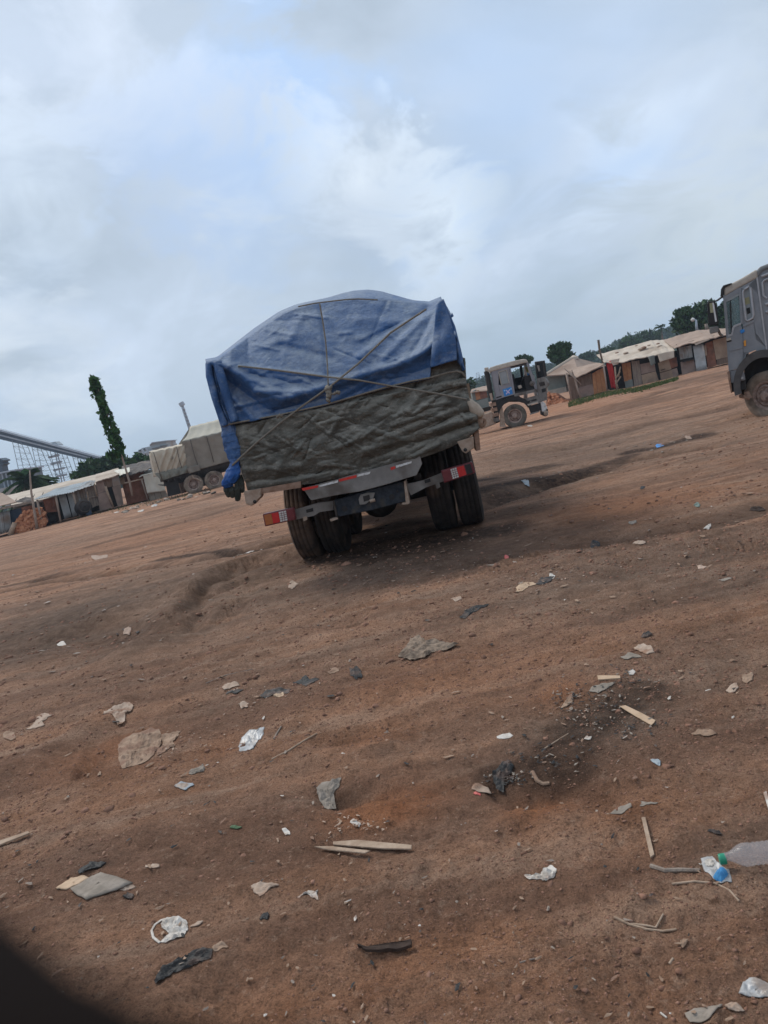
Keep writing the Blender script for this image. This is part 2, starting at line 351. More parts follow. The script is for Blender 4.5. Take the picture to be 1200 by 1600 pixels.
def bottlemat():
    m = bpy.data.materials.new('clear_bottle_plastic'); m.use_nodes = True; n = m.node_tree.nodes; l = m.node_tree.links; p = n['Principled BSDF']
    p.inputs['Base Color'].default_value = (.62, .60, .60, 1); p.inputs['Roughness'].default_value = .12; p.inputs['Alpha'].default_value = .22
    nz = n.new('ShaderNodeTexNoise'); nz.inputs['Scale'].default_value = 60; b = n.new('ShaderNodeBump'); b.inputs['Strength'].default_value = .3; l.new(nz.outputs[0], b.inputs['Height']); l.new(b.outputs[0], p.inputs['Normal'])
    return m
M['bottle'] = bottlemat()
# ---------------------------------------------------------------- ground
def flat(px, py, z=0.0):
    d = ray(px, py); t = (z - CAM.z) / d.z
    return CAM + d * t
CTRL = [(-.8, 9.5, .085, 1.3), (1.05, 9.5, .045, 1.3), (8.2, 16, -.25, 3.0), (6.7, 35, -.09, 6), (-22, 46, .06, 8), (-13, 49, .08, 8), (-10.6, 45, 0, 3),
        (15.7, 58, -.09, 5), (21.4, 52, -.02, 4), (24, 50, .1, 3), (0, 11, .05, 1.2), (0, 3, 0, 3), (3.5, 9, -.04, 2.5)]
def seg_dist(x, y, pts):
    best = np.full(np.shape(x), 1e9)
    for (a, b) in zip(pts[:-1], pts[1:]):
        ax, ay, bx, by = a.x, a.y, b.x, b.y; dx, dy = bx - ax, by - ay; L2 = dx * dx + dy * dy + 1e-9
        t = np.clip(((x - ax) * dx + (y - ay) * dy) / L2, 0, 1)
        best = np.minimum(best, np.hypot(x - ax - t * dx, y - ay - t * dy))
    return best
def line(*p): return [flat(*q) for q in p]
# (line over the ground, half width m, depth m)
GUL = [
 (line((735, 785), (790, 762), (830, 750), (880, 737), (920, 727)), .50, -.09),
 (line((830, 747), (880, 735), (930, 720), (975, 708), (1020, 700), (1085, 685)), .33, -.10),
 (line((720, 800), (760, 785), (800, 768), (850, 750)), .5, -.05),
 (line((975, 700), (1010, 694), (1060, 687)), .4, -.12),
 (line((-10, 925), (120, 900), (250, 882), (330, 872), (400, 860), (458, 846)), .22, -.09),
 (line((60, 905), (100, 897)), .15, -.07),
 (line((480, 872), (420, 880), (340, 905), (290, 940), (255, 985), (215, 1020)), .28, .07),
 (line((470, 880), (400, 895), (330, 925), (290, 965)), .10, -.05),
 (line((440, 905), (380, 915), (320, 945), (300, 985)), .08, -.04),
 (line((40, 1010), (150, 985), (230, 1000)), .35, -.06),
 (line((150, 822), (250, 797), (330, 777), (372, 765)), .45, -.10),
 (line((30, 868), (150, 840), (260, 813), (372, 783)), .5, .05),
 (line((760, 690), (850, 668), (960, 640), (1100, 608)), .35, -.07),
 (line((760, 712), (880, 688), (1000, 655), (1130, 625)), .35, -.05),
 (line((900, 640), (1000, 618), (1060, 600), (1130, 583)), .6, -.10),
 (line((960, 632), (1060, 610), (1130, 600)), .5, .06),
 (line((1200, 790), (1100, 815), (1000, 830), (900, 850)), .25, -.05),
 (line((770, 900), (900, 870), (1050, 850), (1200, 815)), .4, .04),
 (line((120, 1215), (140, 1165), (150, 1150)), .05, -.018),
 (line((-10, 1210), (60, 1185), (150, 1130), (175, 1100)), .12, .03),
 (line((820, 1235), (880, 1225), (930, 1240)), .07, -.035),
 (line((770, 1225), (800, 1240)), .05, -.03),
 (line((530, 1240), (610, 1235)), .07, -.03),
 (line((520, 1145), (600, 1130)), .08, -.03),
 (line((560, 1185), (600, 1165)), .05, .02),
 (line((270, 1185), (330, 1170)), .06, -.02),
 (line((960, 1300), (1000, 1285)), .06, -.02),
 (line((330, 985), (420, 965), (560, 975)), .14, -.025),
 (line((0, 1000), (110, 985), (220, 950), (330, 930)), .2, .035),
]
TREAD = [(line((478, 874), (420, 884), (360, 905), (310, 935), (275, 975)), .15, .022, .085), (line((500, 880), (440, 905), (390, 930), (350, 970)), .14, .014, .085), (line((128, 1215), (140, 1180), (150, 1148)), .06, .014, .032), (line((745, 880), (850, 868), (960, 852), (1080, 838)), .15, .018, .085), (line((700, 905), (840, 890), (1000, 872), (1150, 850)), .15, .014, .085), (line((620, 900), (560, 960), (470, 1060)), .13, .010, .07)]
FOOT = [(rng.uniform(-3, 4), rng.uniform(1.3, 9), rng.uniform(.08, .22), rng.uniform(0, 3.14), rng.choice([-1, -1, 1]) * rng.uniform(.008, .022)) for _ in range(150)]
def near_mask(x, y, pts, mg):
    xs = [p.x for p in pts]; ys = [p.y for p in pts]
    return (x > min(xs) - mg) & (x < max(xs) + mg) & (y > min(ys) - mg) & (y < max(ys) + mg)
DAMP_SHADE_L = [([(738, 783), (790, 767), (830, 757), (870, 747), (915, 733)], .46, 1.0), ([(905, 737), (950, 724), (985, 712)], .28, .9), ([(985, 708), (1030, 699), (1092, 682)], .42, 1.0), ([(1040, 694), (1090, 680)], .25, .9),
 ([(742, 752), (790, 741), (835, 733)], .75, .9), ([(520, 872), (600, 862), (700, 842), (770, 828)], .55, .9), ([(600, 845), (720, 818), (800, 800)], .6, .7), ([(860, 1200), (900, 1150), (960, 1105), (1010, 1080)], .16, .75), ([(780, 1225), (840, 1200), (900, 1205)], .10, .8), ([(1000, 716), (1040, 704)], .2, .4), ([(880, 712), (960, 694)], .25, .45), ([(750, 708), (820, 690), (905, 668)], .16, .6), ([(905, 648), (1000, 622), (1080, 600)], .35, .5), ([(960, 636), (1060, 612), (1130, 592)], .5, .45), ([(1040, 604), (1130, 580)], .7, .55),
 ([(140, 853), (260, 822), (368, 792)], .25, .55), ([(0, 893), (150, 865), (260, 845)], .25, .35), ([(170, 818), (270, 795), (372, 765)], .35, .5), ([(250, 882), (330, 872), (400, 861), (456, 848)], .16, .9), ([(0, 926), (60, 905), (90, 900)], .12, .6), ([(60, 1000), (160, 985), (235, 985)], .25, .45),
 ([(820, 868), (920, 852), (1010, 848)], .12, .4), ([(1100, 835), (1200, 812)], .12, .4), ([(940, 905), (1060, 880), (1200, 860)], .2, .25)]  # damp soil bands; under the truck and in gullies also painted shade
def gh(x, y, fine=True):
    x = np.asarray(x, float); y = np.asarray(y, float)
    sw = .02; sz = 0
    for (cx_, cy_, z, s_) in CTRL:
        ww = np.exp(-((x - cx_) ** 2 + (y - cy_) ** 2) / s_ ** 2); sw = sw + ww; sz = sz + ww * z
    z = sz / sw
    r = np.hypot(x, y)
    amp = np.clip(r / 6, .35, 1.0)
    calm = 1 - .8 * np.exp(-((x - .0) ** 2 / 3.2 + (y - 10) ** 2 / 4))
    z = z + .07 * amp * calm * fbm(x / 2.4, y / 1.9, 3) + .022 * calm * fbm(x / .62 + 9, y / .62, 4)
    shp = z.shape; z = z.ravel(); xf, yf = np.broadcast_to(x, shp).ravel(), np.broadcast_to(y, shp).ravel()
    wx = xf + .12 * fbm(xf * 1.7, yf * 1.7, 2); wy = yf + .12 * fbm(xf * 1.7 + 40, yf * 1.7, 2)
    for pts, hw, dep in GUL:
        m_ = near_mask(xf, yf, pts, hw * 2.6 + .15)
        if m_.any(): z[m_] += 1.5 * dep * np.exp(-(seg_dist(wx[m_], wy[m_], pts) / hw) ** 2)
    for pts, hw, dep, pitch in TREAD:
        m_ = near_mask(xf, yf, pts, hw * 2)
        if not m_.any(): continue
        X_, Y_ = xf[m_], yf[m_]; d = seg_dist(X_, Y_, pts); a, b = pts[0], pts[-1]; ux, uy = b.x - a.x, b.y - a.y; l_ = math.hypot(ux, uy); ux /= l_; uy /= l_
        al = (X_ - a.x) * ux + (Y_ - a.y) * uy; keep = np.clip(fbm(X_ * 1.6, Y_ * 1.6, 2) * 3 + .7, 0, 1)
        z[m_] += keep * (-dep * np.exp(-(d / hw) ** 6) * (.9 + .9 * np.sign(np.sin((al + d * .5) * 6.283 / pitch)) * np.exp(-(d / hw) ** 4)) + dep * .8 * np.exp(-((d - hw * 1.15) / (hw * .25)) ** 2))
    for fx, fy, fr, fa, fd in FOOT:
        m_ = (np.abs(xf - fx) < fr * 1.4) & (np.abs(yf - fy) < fr * 1.4)
        if not m_.any(): continue
        dx, dy = xf[m_] - fx, yf[m_] - fy
        ca, sa = math.cos(fa), math.sin(fa); u = dx * ca + dy * sa; v = -dx * sa + dy * ca
        z[m_] += fd * np.exp(-(u / fr) ** 4 - (v / fr / .5) ** 4)
    z = z.reshape(shp)
    far_k = np.clip((r - 6) / 6, 0, 1) * np.clip((75 - r) / 30, 0, 1) * calm
    z = z + far_k * .045 * fbm(x / 4.0 + .3 * y, y / .9, 5, .6)
    if fine:
        k = np.clip(1 - r / 26, 0, 1)
        z = z + k * (.030 * fbm(x / .24, y / .19, 5, .58) + .014 * np.abs(fbm(x / .085 + 3, y / .07, 4, .65)))
        # crumbly patches
        cr = np.clip(fbm(x / .7 + 31, y / .6, 3) * 3 + .45, 0, 1)
        z = z + k * cr * .020 * (np.clip(fbm(x / .035, y / .035, 2), -.1, .6))
    far = np.clip((r - 60) / 60, 0, 1)
    return z * (1 - far) 
TAB = {}
def ght(x, y, *_):
    """height of the finished ground, read off its own grid"""
    x = np.asarray(x, float); y = np.asarray(y, float); R_, T_, Z_ = TAB['r'], TAB['t'], TAB['z']
    r = np.clip(np.hypot(x, y), R_[0], R_[-1] * .999); t = (90 - np.degrees(np.arctan2(y, x)) + 46) % 360 - 46
    i = np.clip(np.searchsorted(R_, r) - 1, 0, len(R_) - 2); j = np.clip(np.searchsorted(T_, t) - 1, 0, len(T_) - 2)
    a = (r - R_[i]) / (R_[i + 1] - R_[i]); b = np.clip((t - T_[j]) / (T_[j + 1] - T_[j]), 0, 1)
    return (Z_[i, j] * (1 - b) + Z_[i, j + 1] * b) * (1 - a) + (Z_[i + 1, j] * (1 - b) + Z_[i + 1, j + 1] * b) * a
def gz(x, y): return float(ght(x, y))
def G(px, py, lift=0.0):
    p = flat(px, py)
    for _ in range(5):
        p = flat(px, py, gz(p.x, p.y))
    return Vector((p.x, p.y, gz(p.x, p.y) + lift))

def build_ground():
    radii = [0.0] + list(np.geomspace(.25, 1.2, 14)[:-1])
    r = 1.2
    while r < 75: radii.append(r); r *= 1.0078
    while r < 1100: radii.append(r); r *= 1.05
    radii = np.array(radii)
    th = np.concatenate([np.linspace(-46, 46, 760), np.linspace(46, 314, 110)[1:-1]])
    tdeg = th; th = np.radians(90 - th)
    RR, TT = np.meshgrid(radii[1:], th, indexing='ij')
    X = RR * np.cos(TT); Y = RR * np.sin(TT)
    Z = gh(X, Y)
    nr, nth = X.shape
    TAB.update(r=radii[1:], t=tdeg, z=Z)
    V = np.concatenate([[[0, 0, 0.0]], np.stack([X, Y, Z], -1).reshape(-1, 3)])
    i, j = np.meshgrid(np.arange(nr - 1), np.arange(nth), indexing='ij'); j2 = (j + 1) % nth
    Q = np.stack([1 + i * nth + j, 1 + i * nth + j2, 1 + (i + 1) * nth + j2, 1 + (i + 1) * nth + j], -1).reshape(-1, 4)
    jj = np.arange(nth); T = np.stack([np.zeros(nth, int), 1 + (jj + 1) % nth, 1 + jj], -1)
    me = bpy.data.meshes.new('ground')
    me.vertices.add(len(V)); me.vertices.foreach_set('co', V.astype(np.float32).ravel())
    me.loops.add(len(Q) * 4 + len(T) * 3); me.polygons.add(len(Q) + len(T))
    me.loops.foreach_set('vertex_index', np.concatenate([Q[:, ::-1].ravel(), T.ravel()[::1]]).astype(np.int32))
    me.polygons.foreach_set('loop_start', np.concatenate([np.arange(len(Q)) * 4, len(Q) * 4 + np.arange(len(T)) * 3]).astype(np.int32))
    me.update(calc_edges=True); me.validate()
    me.polygons.foreach_set('use_smooth', np.ones(len(Q) + len(T), bool))
    # soil zones: dark damp, char and painted-in shade / grey ash / red subsoil
    x, y = V[:, 0], V[:, 1]
    nzz = 1 + 1.1 * fbm(x * 1.3, y * 1.3, 4); 
    def blob(px, py, rx, ry):
        c = flat(px, py); a = flat(px + rx, py + rx * -.2346); b = flat(px, py + ry)
        ex = max((a - c).length, .05); ey = max((b - c).length, .05)
        return np.exp(-(((x - c.x) / ex) ** 2 + ((y - c.y) / ey) ** 2) * np.clip(nzz, .3, 2.5))
    damp_shade = np.zeros(len(x)); grey = np.zeros(len(x)); red = np.zeros(len(x))
    for pts, hw, dep in GUL:  # gullies darkened too, damp plus shade put into the colour
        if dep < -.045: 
            m_ = near_mask(x, y, pts, hw * 3.5); damp_shade[m_] = np.maximum(damp_shade[m_], min(1, .25 + abs(dep) * 5) * np.exp(-(seg_dist(x[m_], y[m_], pts) / hw / 1.1) ** 2 * np.clip(nzz[m_], .4, 2)))
    for pts, hw, amt in DAMP_SHADE_L:
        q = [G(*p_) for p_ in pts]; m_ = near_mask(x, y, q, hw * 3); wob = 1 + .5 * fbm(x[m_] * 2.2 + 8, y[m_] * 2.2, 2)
        damp_shade[m_] = np.maximum(damp_shade[m_], amt * np.exp(-(seg_dist(x[m_], y[m_], q) / hw / np.clip(wob, .5, 1.6)) ** 4))
    for a in [(680, 850, 110, 26, 1.0), (600, 885, 60, 14, .5), (790, 765, 60, 16, .9), (1000, 700, 60, 9, .8), (150, 1355, 30, 9, .9), (80, 975, 150, 35, .55), (780, 870, 120, 20, .55), (960, 1110, 70, 25, .65),  # first one paints the truck's cast shadow over wet soil
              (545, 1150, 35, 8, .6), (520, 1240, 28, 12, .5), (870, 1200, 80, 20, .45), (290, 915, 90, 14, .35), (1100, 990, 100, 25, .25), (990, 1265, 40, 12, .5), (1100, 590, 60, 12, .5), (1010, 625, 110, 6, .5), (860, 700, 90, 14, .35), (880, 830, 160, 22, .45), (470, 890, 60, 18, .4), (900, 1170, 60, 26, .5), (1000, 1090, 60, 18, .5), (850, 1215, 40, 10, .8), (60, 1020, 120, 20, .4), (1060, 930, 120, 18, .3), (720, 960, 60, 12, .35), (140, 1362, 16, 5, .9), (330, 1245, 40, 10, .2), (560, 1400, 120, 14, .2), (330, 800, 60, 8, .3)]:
        damp_shade = np.maximum(damp_shade, a[4] * blob(*a[:4]))
    for a in [(950, 1120, 130, 50, .9), (120, 960, 200, 50, .8), (860, 745, 130, 20, .7), (1080, 900, 170, 50, .6), (250, 900, 200, 30, .5), (1130, 800, 120, 30, .4), (1150, 1310, 90, 30, .4), (1000, 660, 180, 20, .35), (780, 1000, 200, 30, .3), (920, 690, 380, 60, .55), (950, 900, 330, 60, .6), (300, 930, 320, 70, .6), (200, 830, 300, 30, .4), (600, 900, 250, 40, .5), (1100, 1050, 160, 60, .5), (500, 1050, 300, 40, .3)]:
        grey = np.maximum(grey, a[4] * blob(*a[:4]))
    for a in [(600, 1260, 90, 35, .8), (840, 1250, 60, 22, .9), (960, 790, 150, 22, .55), (700, 1050, 200, 40, .35), (170, 1170, 100, 40, .5), (880, 1090, 50, 25, .6), (560, 1150, 60, 20, .5), (640, 1520, 300, 100, .35), (250, 830, 200, 16, .35), (850, 640, 100, 12, .4), (340, 1160, 60, 16, .5), (990, 1260, 60, 16, .6)]:
        red = np.maximum(red, a[4] * blob(*a[:4]))
    C = np.stack([damp_shade, grey, red, np.ones(len(x))], -1).clip(0, 1).astype(np.float32)
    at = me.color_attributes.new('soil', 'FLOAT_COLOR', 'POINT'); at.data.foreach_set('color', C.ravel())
    g = bpy.data.objects.new('ground', me); col.objects.link(g); tag(g, kind='structure')
    m = bpy.data.materials.new('laterite_soil'); m.use_nodes = True; n = m.node_tree.nodes; l = m.node_tree.links; p = n['Principled BSDF']
    p.inputs['Roughness'].default_value = .95; p.inputs['Specular IOR Level'].default_value = .15
    geo = n.new('ShaderNodeNewGeometry'); va = n.new('ShaderNodeAttribute'); va.attribute_name = 'soil'; sp = n.new('ShaderNodeSeparateXYZ'); l.new(va.outputs['Vector'], sp.inputs[0])
    def no(scale, det=8, rough=.6, st=(1, 1, 1), dist=0):
        mp = n.new('ShaderNodeMapping'); mp.inputs['Scale'].default_value = st; l.new(geo.outputs['Position'], mp.inputs[0])
        q = n.new('ShaderNodeTexNoise'); q.inputs['Scale'].default_value = scale; q.inputs['Detail'].default_value = det; q.inputs['Roughness'].default_value = rough; q.inputs['Distortion'].default_value = dist
        l.new(mp.outputs[0], q.inputs[0]); return q.outputs[0]
    def ramp(v, a, b, ca, cb):
        q = n.new('ShaderNodeValToRGB'); e = q.color_ramp.elements; e[0].position = a; e[1].position = b; e[0].color = (*ca, 1); e[1].color = (*cb, 1); l.new(v, q.inputs[0]); return q.outputs[0]
    def mixc(f, a, b, typ='MIX'):
        q = n.new('ShaderNodeMixRGB'); q.blend_type = typ
        if isinstance(f, float): q.inputs[0].default_value = f
        else: l.new(f, q.inputs[0])
        for k, v in ((1, a), (2, b)):
            if isinstance(v, tuple): q.inputs[k].default_value = (*v, 1)
            else: l.new(v, q.inputs[k])
        return q.outputs[0]
    def mul(a, b):
        q = n.new('ShaderNodeMath'); q.operation = 'MULTIPLY'
        for k, v in ((0, a), (1, b)):
            if isinstance(v, float): q.inputs[k].default_value = v
            else: l.new(v, q.inputs[k])
        q.use_clamp = True; return q.outputs[0]
    c = ramp(no(.9, 6, .6, (1, 1.3, 1)), .38, .64, BROWN1, BROWN2)
    c = mixc(ramp(no(2.7, 8, .7), .42, .66, (0, 0, 0), (.75, .75, .75)), c, BROWN3)
    c = mixc(ramp(no(1.1, 7, .62, (.22, 1.7, 1), .3), .42, .58, (.72, .72, .72), (0, 0, 0)), c, STREAK)
    c = mixc(ramp(no(2.6, 6, .6, (.2, 1.5, 1), .3), .54, .66, (0, 0, 0), (.45, .45, .45)), c, FLECK)
    # pale dry flecks, dark crumbs, grain
    c = mixc(ramp(no(24, 8, .75), .55, .68, (0, 0, 0), (.6, .6, .6)), c, FLECK)
    c = mixc(sp.outputs[1], c, ramp(no(6, 8, .65), .35, .65, GREY1, GREY2))
    c = mixc(mul(sp.outputs[2], .8), c, ramp(no(8, 8, .65), .35, .65, RED1, RED2))
    c = mixc(mul(sp.outputs[0], 1.0), c, ramp(no(12, 8, .6), .4, .62, DAMP_SHADE1, DAMP_SHADE2))
    c = mixc(ramp(no(46, 6, .7), .34, .46, (.75, .75, .75), (0, 0, 0)), c, DARKF)
    c = mixc(ramp(no(85, 5, .75), .38, .46, (.55, .55, .55), (0, 0, 0)), c, DARKF)
    c = mixc(.9, c, ramp(no(150, 5, .75), .35, .65, (.34, .34, .34), (.67, .67, .67)), 'OVERLAY')
    c = mixc(.7, c, ramp(no(6.5, 9, .72, (1, 1.3, 1), .4), .33, .67, (.33, .33, .33), (.64, .64, .64)), 'OVERLAY')
    l.new(c, p.inputs['Base Color'])
    b1 = n.new('ShaderNodeBump'); b1.inputs['Strength'].default_value = .9; b1.inputs['Distance'].default_value = .045; l.new(no(20, 10, .75), b1.inputs['Height'])
    b2 = n.new('ShaderNodeBump'); b2.inputs['Strength'].default_value = .9; b2.inputs['Distance'].default_value = .012; l.new(no(95, 6, .8), b2.inputs['Height']); l.new(b1.outputs[0], b2.inputs['Normal'])
    l.new(b2.outputs[0], p.inputs['Normal'])
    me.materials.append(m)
BROWN1, BROWN2, BROWN3 = (.32, .160, .090), (.47, .255, .155), (.41, .248, .165)
STREAK = (.19, .105, .070)
GREY1, GREY2 = (.15, .108, .080), (.29, .212, .160)
RED1, RED2 = (.36, .125, .046), (.50, .205, .088)
DAMP_SHADE1, DAMP_SHADE2 = (.030, .019, .014), (.095, .058, .040)  # damp soil with shade mixed into the colour
FLECK, DARKF = (.50, .34, .24), (.12, .062, .038)
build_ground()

# ---------------------------------------------------------------- hills and far wood
def build_hills():
    # ridge outline of the photo carried to 420 m
    pts = [(560, 640), (700, 607), (740, 598), (770, 588), (800, 583), (850, 568), (905, 556), (930, 548), (945, 546), (960, 537), (975, 529), (990, 527), (1005, 526), (1025, 519), (1045, 513), (1075, 508), (1130, 490), (1200, 468), (1300, 435)]
    Yh = 420
    W = [P(a, b, Yh) for a, b in pts]
    xs = np.array([q.x for q in W]); zs = np.array([q.z for q in W])
    nx, ny = 260, 30
    X, D = np.meshgrid(np.linspace(-40, 330, nx), np.linspace(0, 1, ny), indexing='ij')
    H = np.interp(X, xs, zs); 
    prof = np.clip(D / .45, 0, 1) ** 1.2
    Yy = 300 + D * 260
    Z = (H - 2.5) * np.sin(np.clip(D / .46, 0, 1) * math.pi / 2) * np.where(D > .46, np.clip(1 - (D - .46) * 1.1, 0, 1), 1) - .3 + 3 * fbm(X / 22, Yy / 22, 4) * prof
    X2 = X * Yy / Yh
    V = np.stack([X2, Yy, Z], -1).reshape(-1, 3)
    mb = MB(); mb.v = [tuple(v) for v in V]
    mb.f = [(i * ny + j, (i + 1) * ny + j, (i + 1) * ny + j + 1, i * ny + j + 1) for i in range(nx - 1) for j in range(ny - 1)]
    h = mb.build('hills', M['leaffar'], smooth=True, loc=(0, 0, 0)); tag(h, kind='structure')
    # wooded canopy over the slope
    r = np.random.RandomState(5); n = 2600
    cl = []
    for k in range(n):
        i = r.randint(0, nx); j = int(r.beta(2.2, 2.6) * 20); v = V[i * ny + min(j, ny - 1)]
        cl.append((v[0] + r.uniform(-2, 2), v[1] + r.uniform(-4, 4), v[2] + r.uniform(0, 1.5), r.uniform(1.6, 4.2)))
    return cl
def leafcloud(name, clumps, per, leaf, material, parent=None, seed=1, flatz=.75, shell=.35, droop=0):
    """foliage: for each clump (x, y, z, r[, rz]) `per` small leaf faces spread through its volume, more of them near its skin"""
    r = np.random.RandomState(seed); C = np.array([c[:4] for c in clumps]); K = len(C)
    idx = np.repeat(np.arange(K), per); n = len(idx)
    d = r.normal(size=(n, 3)); d /= np.linalg.norm(d, axis=1)[:, None]
    rr = (shell + (1 - shell) * r.rand(n)) ** .6
    pos = C[idx, :3] + d * (rr * C[idx, 3])[:, None] * np.array([1, 1, flatz])
    a = r.normal(size=(n, 3)); a[:, 2] -= droop; a /= np.linalg.norm(a, axis=1)[:, None]
    b = np.cross(a, r.normal(size=(n, 3))); b /= np.linalg.norm(b, axis=1)[:, None]
    s = leaf * (0.6 + .8 * r.rand(n))
    a = a * s[:, None]; b = b * (s * .5)[:, None]
    V = np.stack([pos - a, pos + b, pos + a, pos - b], 1).reshape(-1, 3)
    off = V.min(0) * .5 + V.max(0) * .5; off[2] = V[:, 2].min()
    if parent is not None: off = np.zeros(3)
    me = bpy.data.meshes.new(name); me.vertices.add(4 * n); me.vertices.foreach_set('co', (V - off).astype(np.float32).ravel())
    me.loops.add(4 * n); me.polygons.add(n); me.loops.foreach_set('vertex_index', np.arange(4 * n, dtype=np.int32)); me.polygons.foreach_set('loop_start', np.arange(0, 4 * n, 4, dtype=np.int32))
    me.update(calc_edges=True); me.materials.append(material)
    o = bpy.data.objects.new(name, me); col.objects.link(o); o.location = off
    if parent is not None: attach(o, parent)
    return o
hc = build_hills()
tag(leafcloud('far_woods', hc, 26, .8, M['leaffar'], seed=3, shell=.6), 'dark green wood covering the far hillside behind the right hand shacks', 'woods', kind='stuff')
# low treeline across the horizon behind everything
r_ = np.random.RandomState(9); tl = []
for k in range(1500):
    px = r_.uniform(-150, 1000); Yt = r_.uniform(260, 330); base = P(px, 660 - (px - 600) * .2346, Yt)
    tl.append((base.x, Yt, r_.uniform(0, 1) * (2.2 + 2.5 * max(0, vn := float(vnoise(np.array([px / 40]), np.array([3.]))[0]) + .3)), r_.uniform(1.4, 2.6)))
tag(leafcloud('treeline', tl, 22, .7, M['leaffar'], seed=4, shell=.6), 'low dark treeline along the horizon beyond the huts', 'treeline', kind='stuff')
def tree(name, label, cat, base, trunk, clumps, per, leaf, lm, limbs=True, tr=.15, group=None, seed=1, bark='bark', flatz=.75, droop=0):
    t = thing(name, label, cat, base, group)
    mb = MB(); n = len(trunk); mb.tube(trunk, [tr * (1 - .6 * i / (n - 1)) for i in range(n)], 8)
    mb.build('trunk', M[bark], t, smooth=True)
    if limbs:
        lb = MB(); top = Vector(trunk[-1]); mid = Vector(trunk[max(0, n // 2)])
        for k, c in enumerate(clumps):
            if k % max(1, len(clumps) // 14) == 0:
                c_ = Vector(c[:3]); lb.tube([mid.lerp(top, .7), (top + c_) / 2 + Vector((0, 0, -.1)), c_], [tr * .4, tr * .25, tr * .1], 5)
        lb.build('limb', M[bark], t, smooth=True)
    leafcloud('crown', clumps, per, leaf, lm, t, seed, flatz=flatz, droop=droop)
    return t
# column-shaped tree by the left huts
M['leaf3'] = mat('fresh_dark_green_leaves', (.022, .065, .016), (.06, .13, .035), 1.6, .7, 0, rand=.5, spec=.2)
def column_tree():
    Yc = 47.5; pl = [(207, 775), (203, 755), (197, 735), (191, 715), (187, 705)]
    b = P(207, 776, Yc); trunk = [P(a, c, Yc) for a, c in pl] + [P(a, c, Yc) for a, c in [(180, 685), (170, 655), (160, 625), (150, 600)]]
    cl = []; r = random.Random(3)
    prof = [(146, 597, 6), (149, 605, 7.5), (153, 614, 7.5), (155, 623, 3.5), (160, 633, 3.5), (164, 641, 5), (166, 650, 7), (169, 660, 8), (172, 668, 8.5), (175, 677, 9), (179, 686, 8.5), (182, 694, 7.5), (185, 702, 6), (188, 709, 3)]
    for (a, c, wd) in prof:
        for k in range(9):
            q = P(a + r.uniform(-wd * 1.0, wd * 1.0), c + r.uniform(-5, 5), Yc + r.uniform(-.3, .3)); cl.append((q.x, q.y, q.z, r.uniform(.06, .22)))
    for k in range(8):
        q = P(172 + r.uniform(-6, 8), 712 + r.uniform(-4, 5), Yc); cl.append((q.x, q.y, q.z, .18))
    tree('column_tree', 'tall thin column-shaped tree with a bare pale trunk in front of the left huts', 'tree', b, trunk, cl, 10, .19, M['leaf3'], False, .075, seed=6, bark='palebark', flatz=1.1, droop=.8)
column_tree()
def crown_px(spec, Y, dy=2.0, per_area=.05, rmin=.5, rmax=1.0, seed=1):
    """clumps filling ellipses (px, py, rx, ry) of the photo at distance Y"""
    r = random.Random(seed); cl = []
    for (a, c, rx, ry) in spec:
        n = max(6, int(rx * ry * per_area))
        for _ in range(n):
            t = r.uniform(0, 6.283); q = math.sqrt(r.random()) 
            p_ = P(a + rx * q * math.cos(t), c + ry * q * math.sin(t), Y + r.uniform(-dy, dy)); cl.append((p_.x, p_.y, p_.z, r.uniform(rmin, rmax)))
    return cl
def simple_tree(name, label, px, py, Y, spec, **k):
    b = P(px, py, Y); g = Vector((b.x, b.y, min(gz(b.x, b.y), b.z)))
    cxm = sum(s[0] for s in spec) / len(spec); cym = sum(s[1] for s in spec) / len(spec); top = P(cxm, cym, Y)
    cl = crown_px(spec, Y, k.pop('dy', 2.0), k.pop('pa', .05), k.pop('rmin', .5), k.pop('rmax', 1.0), k.get('seed', 1))
    return tree(name, label, 'tree', g, [g, g.lerp(top, .5) + Vector((.1, 0, 0)), top], cl, k.pop('per', 40), k.pop('leaf', .25), k.pop('lm', M['leaf']), True, k.pop('tr', .3), **k)
simple_tree('broad_tree', 'broad dark green tree spreading behind the long cream roof, below the conveyor', 165, 775, 85, [(165, 728, 34, 12), (140, 738, 20, 8), (185, 722, 20, 10), (125, 742, 11, 5), (200, 735, 14, 14)], pa=.13, rmin=.4, rmax=.8, seed=2)
simple_tree('round_tree', 'dark round tree beside the pale plant building left of the trailer', 222, 760, 90, [(218, 718, 10, 7), (212, 724, 10, 5), (226, 722, 8, 6)], pa=.3, rmin=.4, rmax=.75, seed=12)
simple_tree('lone_tree', 'lone dark tree behind the pyramid roofed hut, right of the open truck door', 880, 592, 95, [(873, 548, 11, 8), (880, 541, 8, 6), (870, 556, 10, 6), (884, 560, 12, 8), (886, 572, 9, 10)], pa=.25, rmin=.35, rmax=.8, seed=13)
simple_tree('tall_tree', 'tall wide dark tree behind the far right huts', 1090, 530, 90, [(1085, 495, 25, 14), (1070, 505, 14, 12), (1108, 492, 18, 16), (1120, 505, 16, 16), (1075, 488, 12, 5), (1100, 482, 12, 6), (1140, 495, 20, 20)], pa=.16, rmin=.5, rmax=1.0, seed=14)
simple_tree('twin_top_tree', 'small treetop showing just over the grey truck cab roof', 818, 610, 110, [(815, 561, 7, 3), (825, 563, 6, 4)], pa=.6, rmin=.3, rmax=.6, seed=15)
simple_tree('dusky_tree', 'dark bushy tree between tarpaulined truck and grey cab', 733, 640, 120, [(734, 600, 6, 7), (731, 608, 6, 8)], pa=.3, rmin=.5, rmax=.9, seed=16)
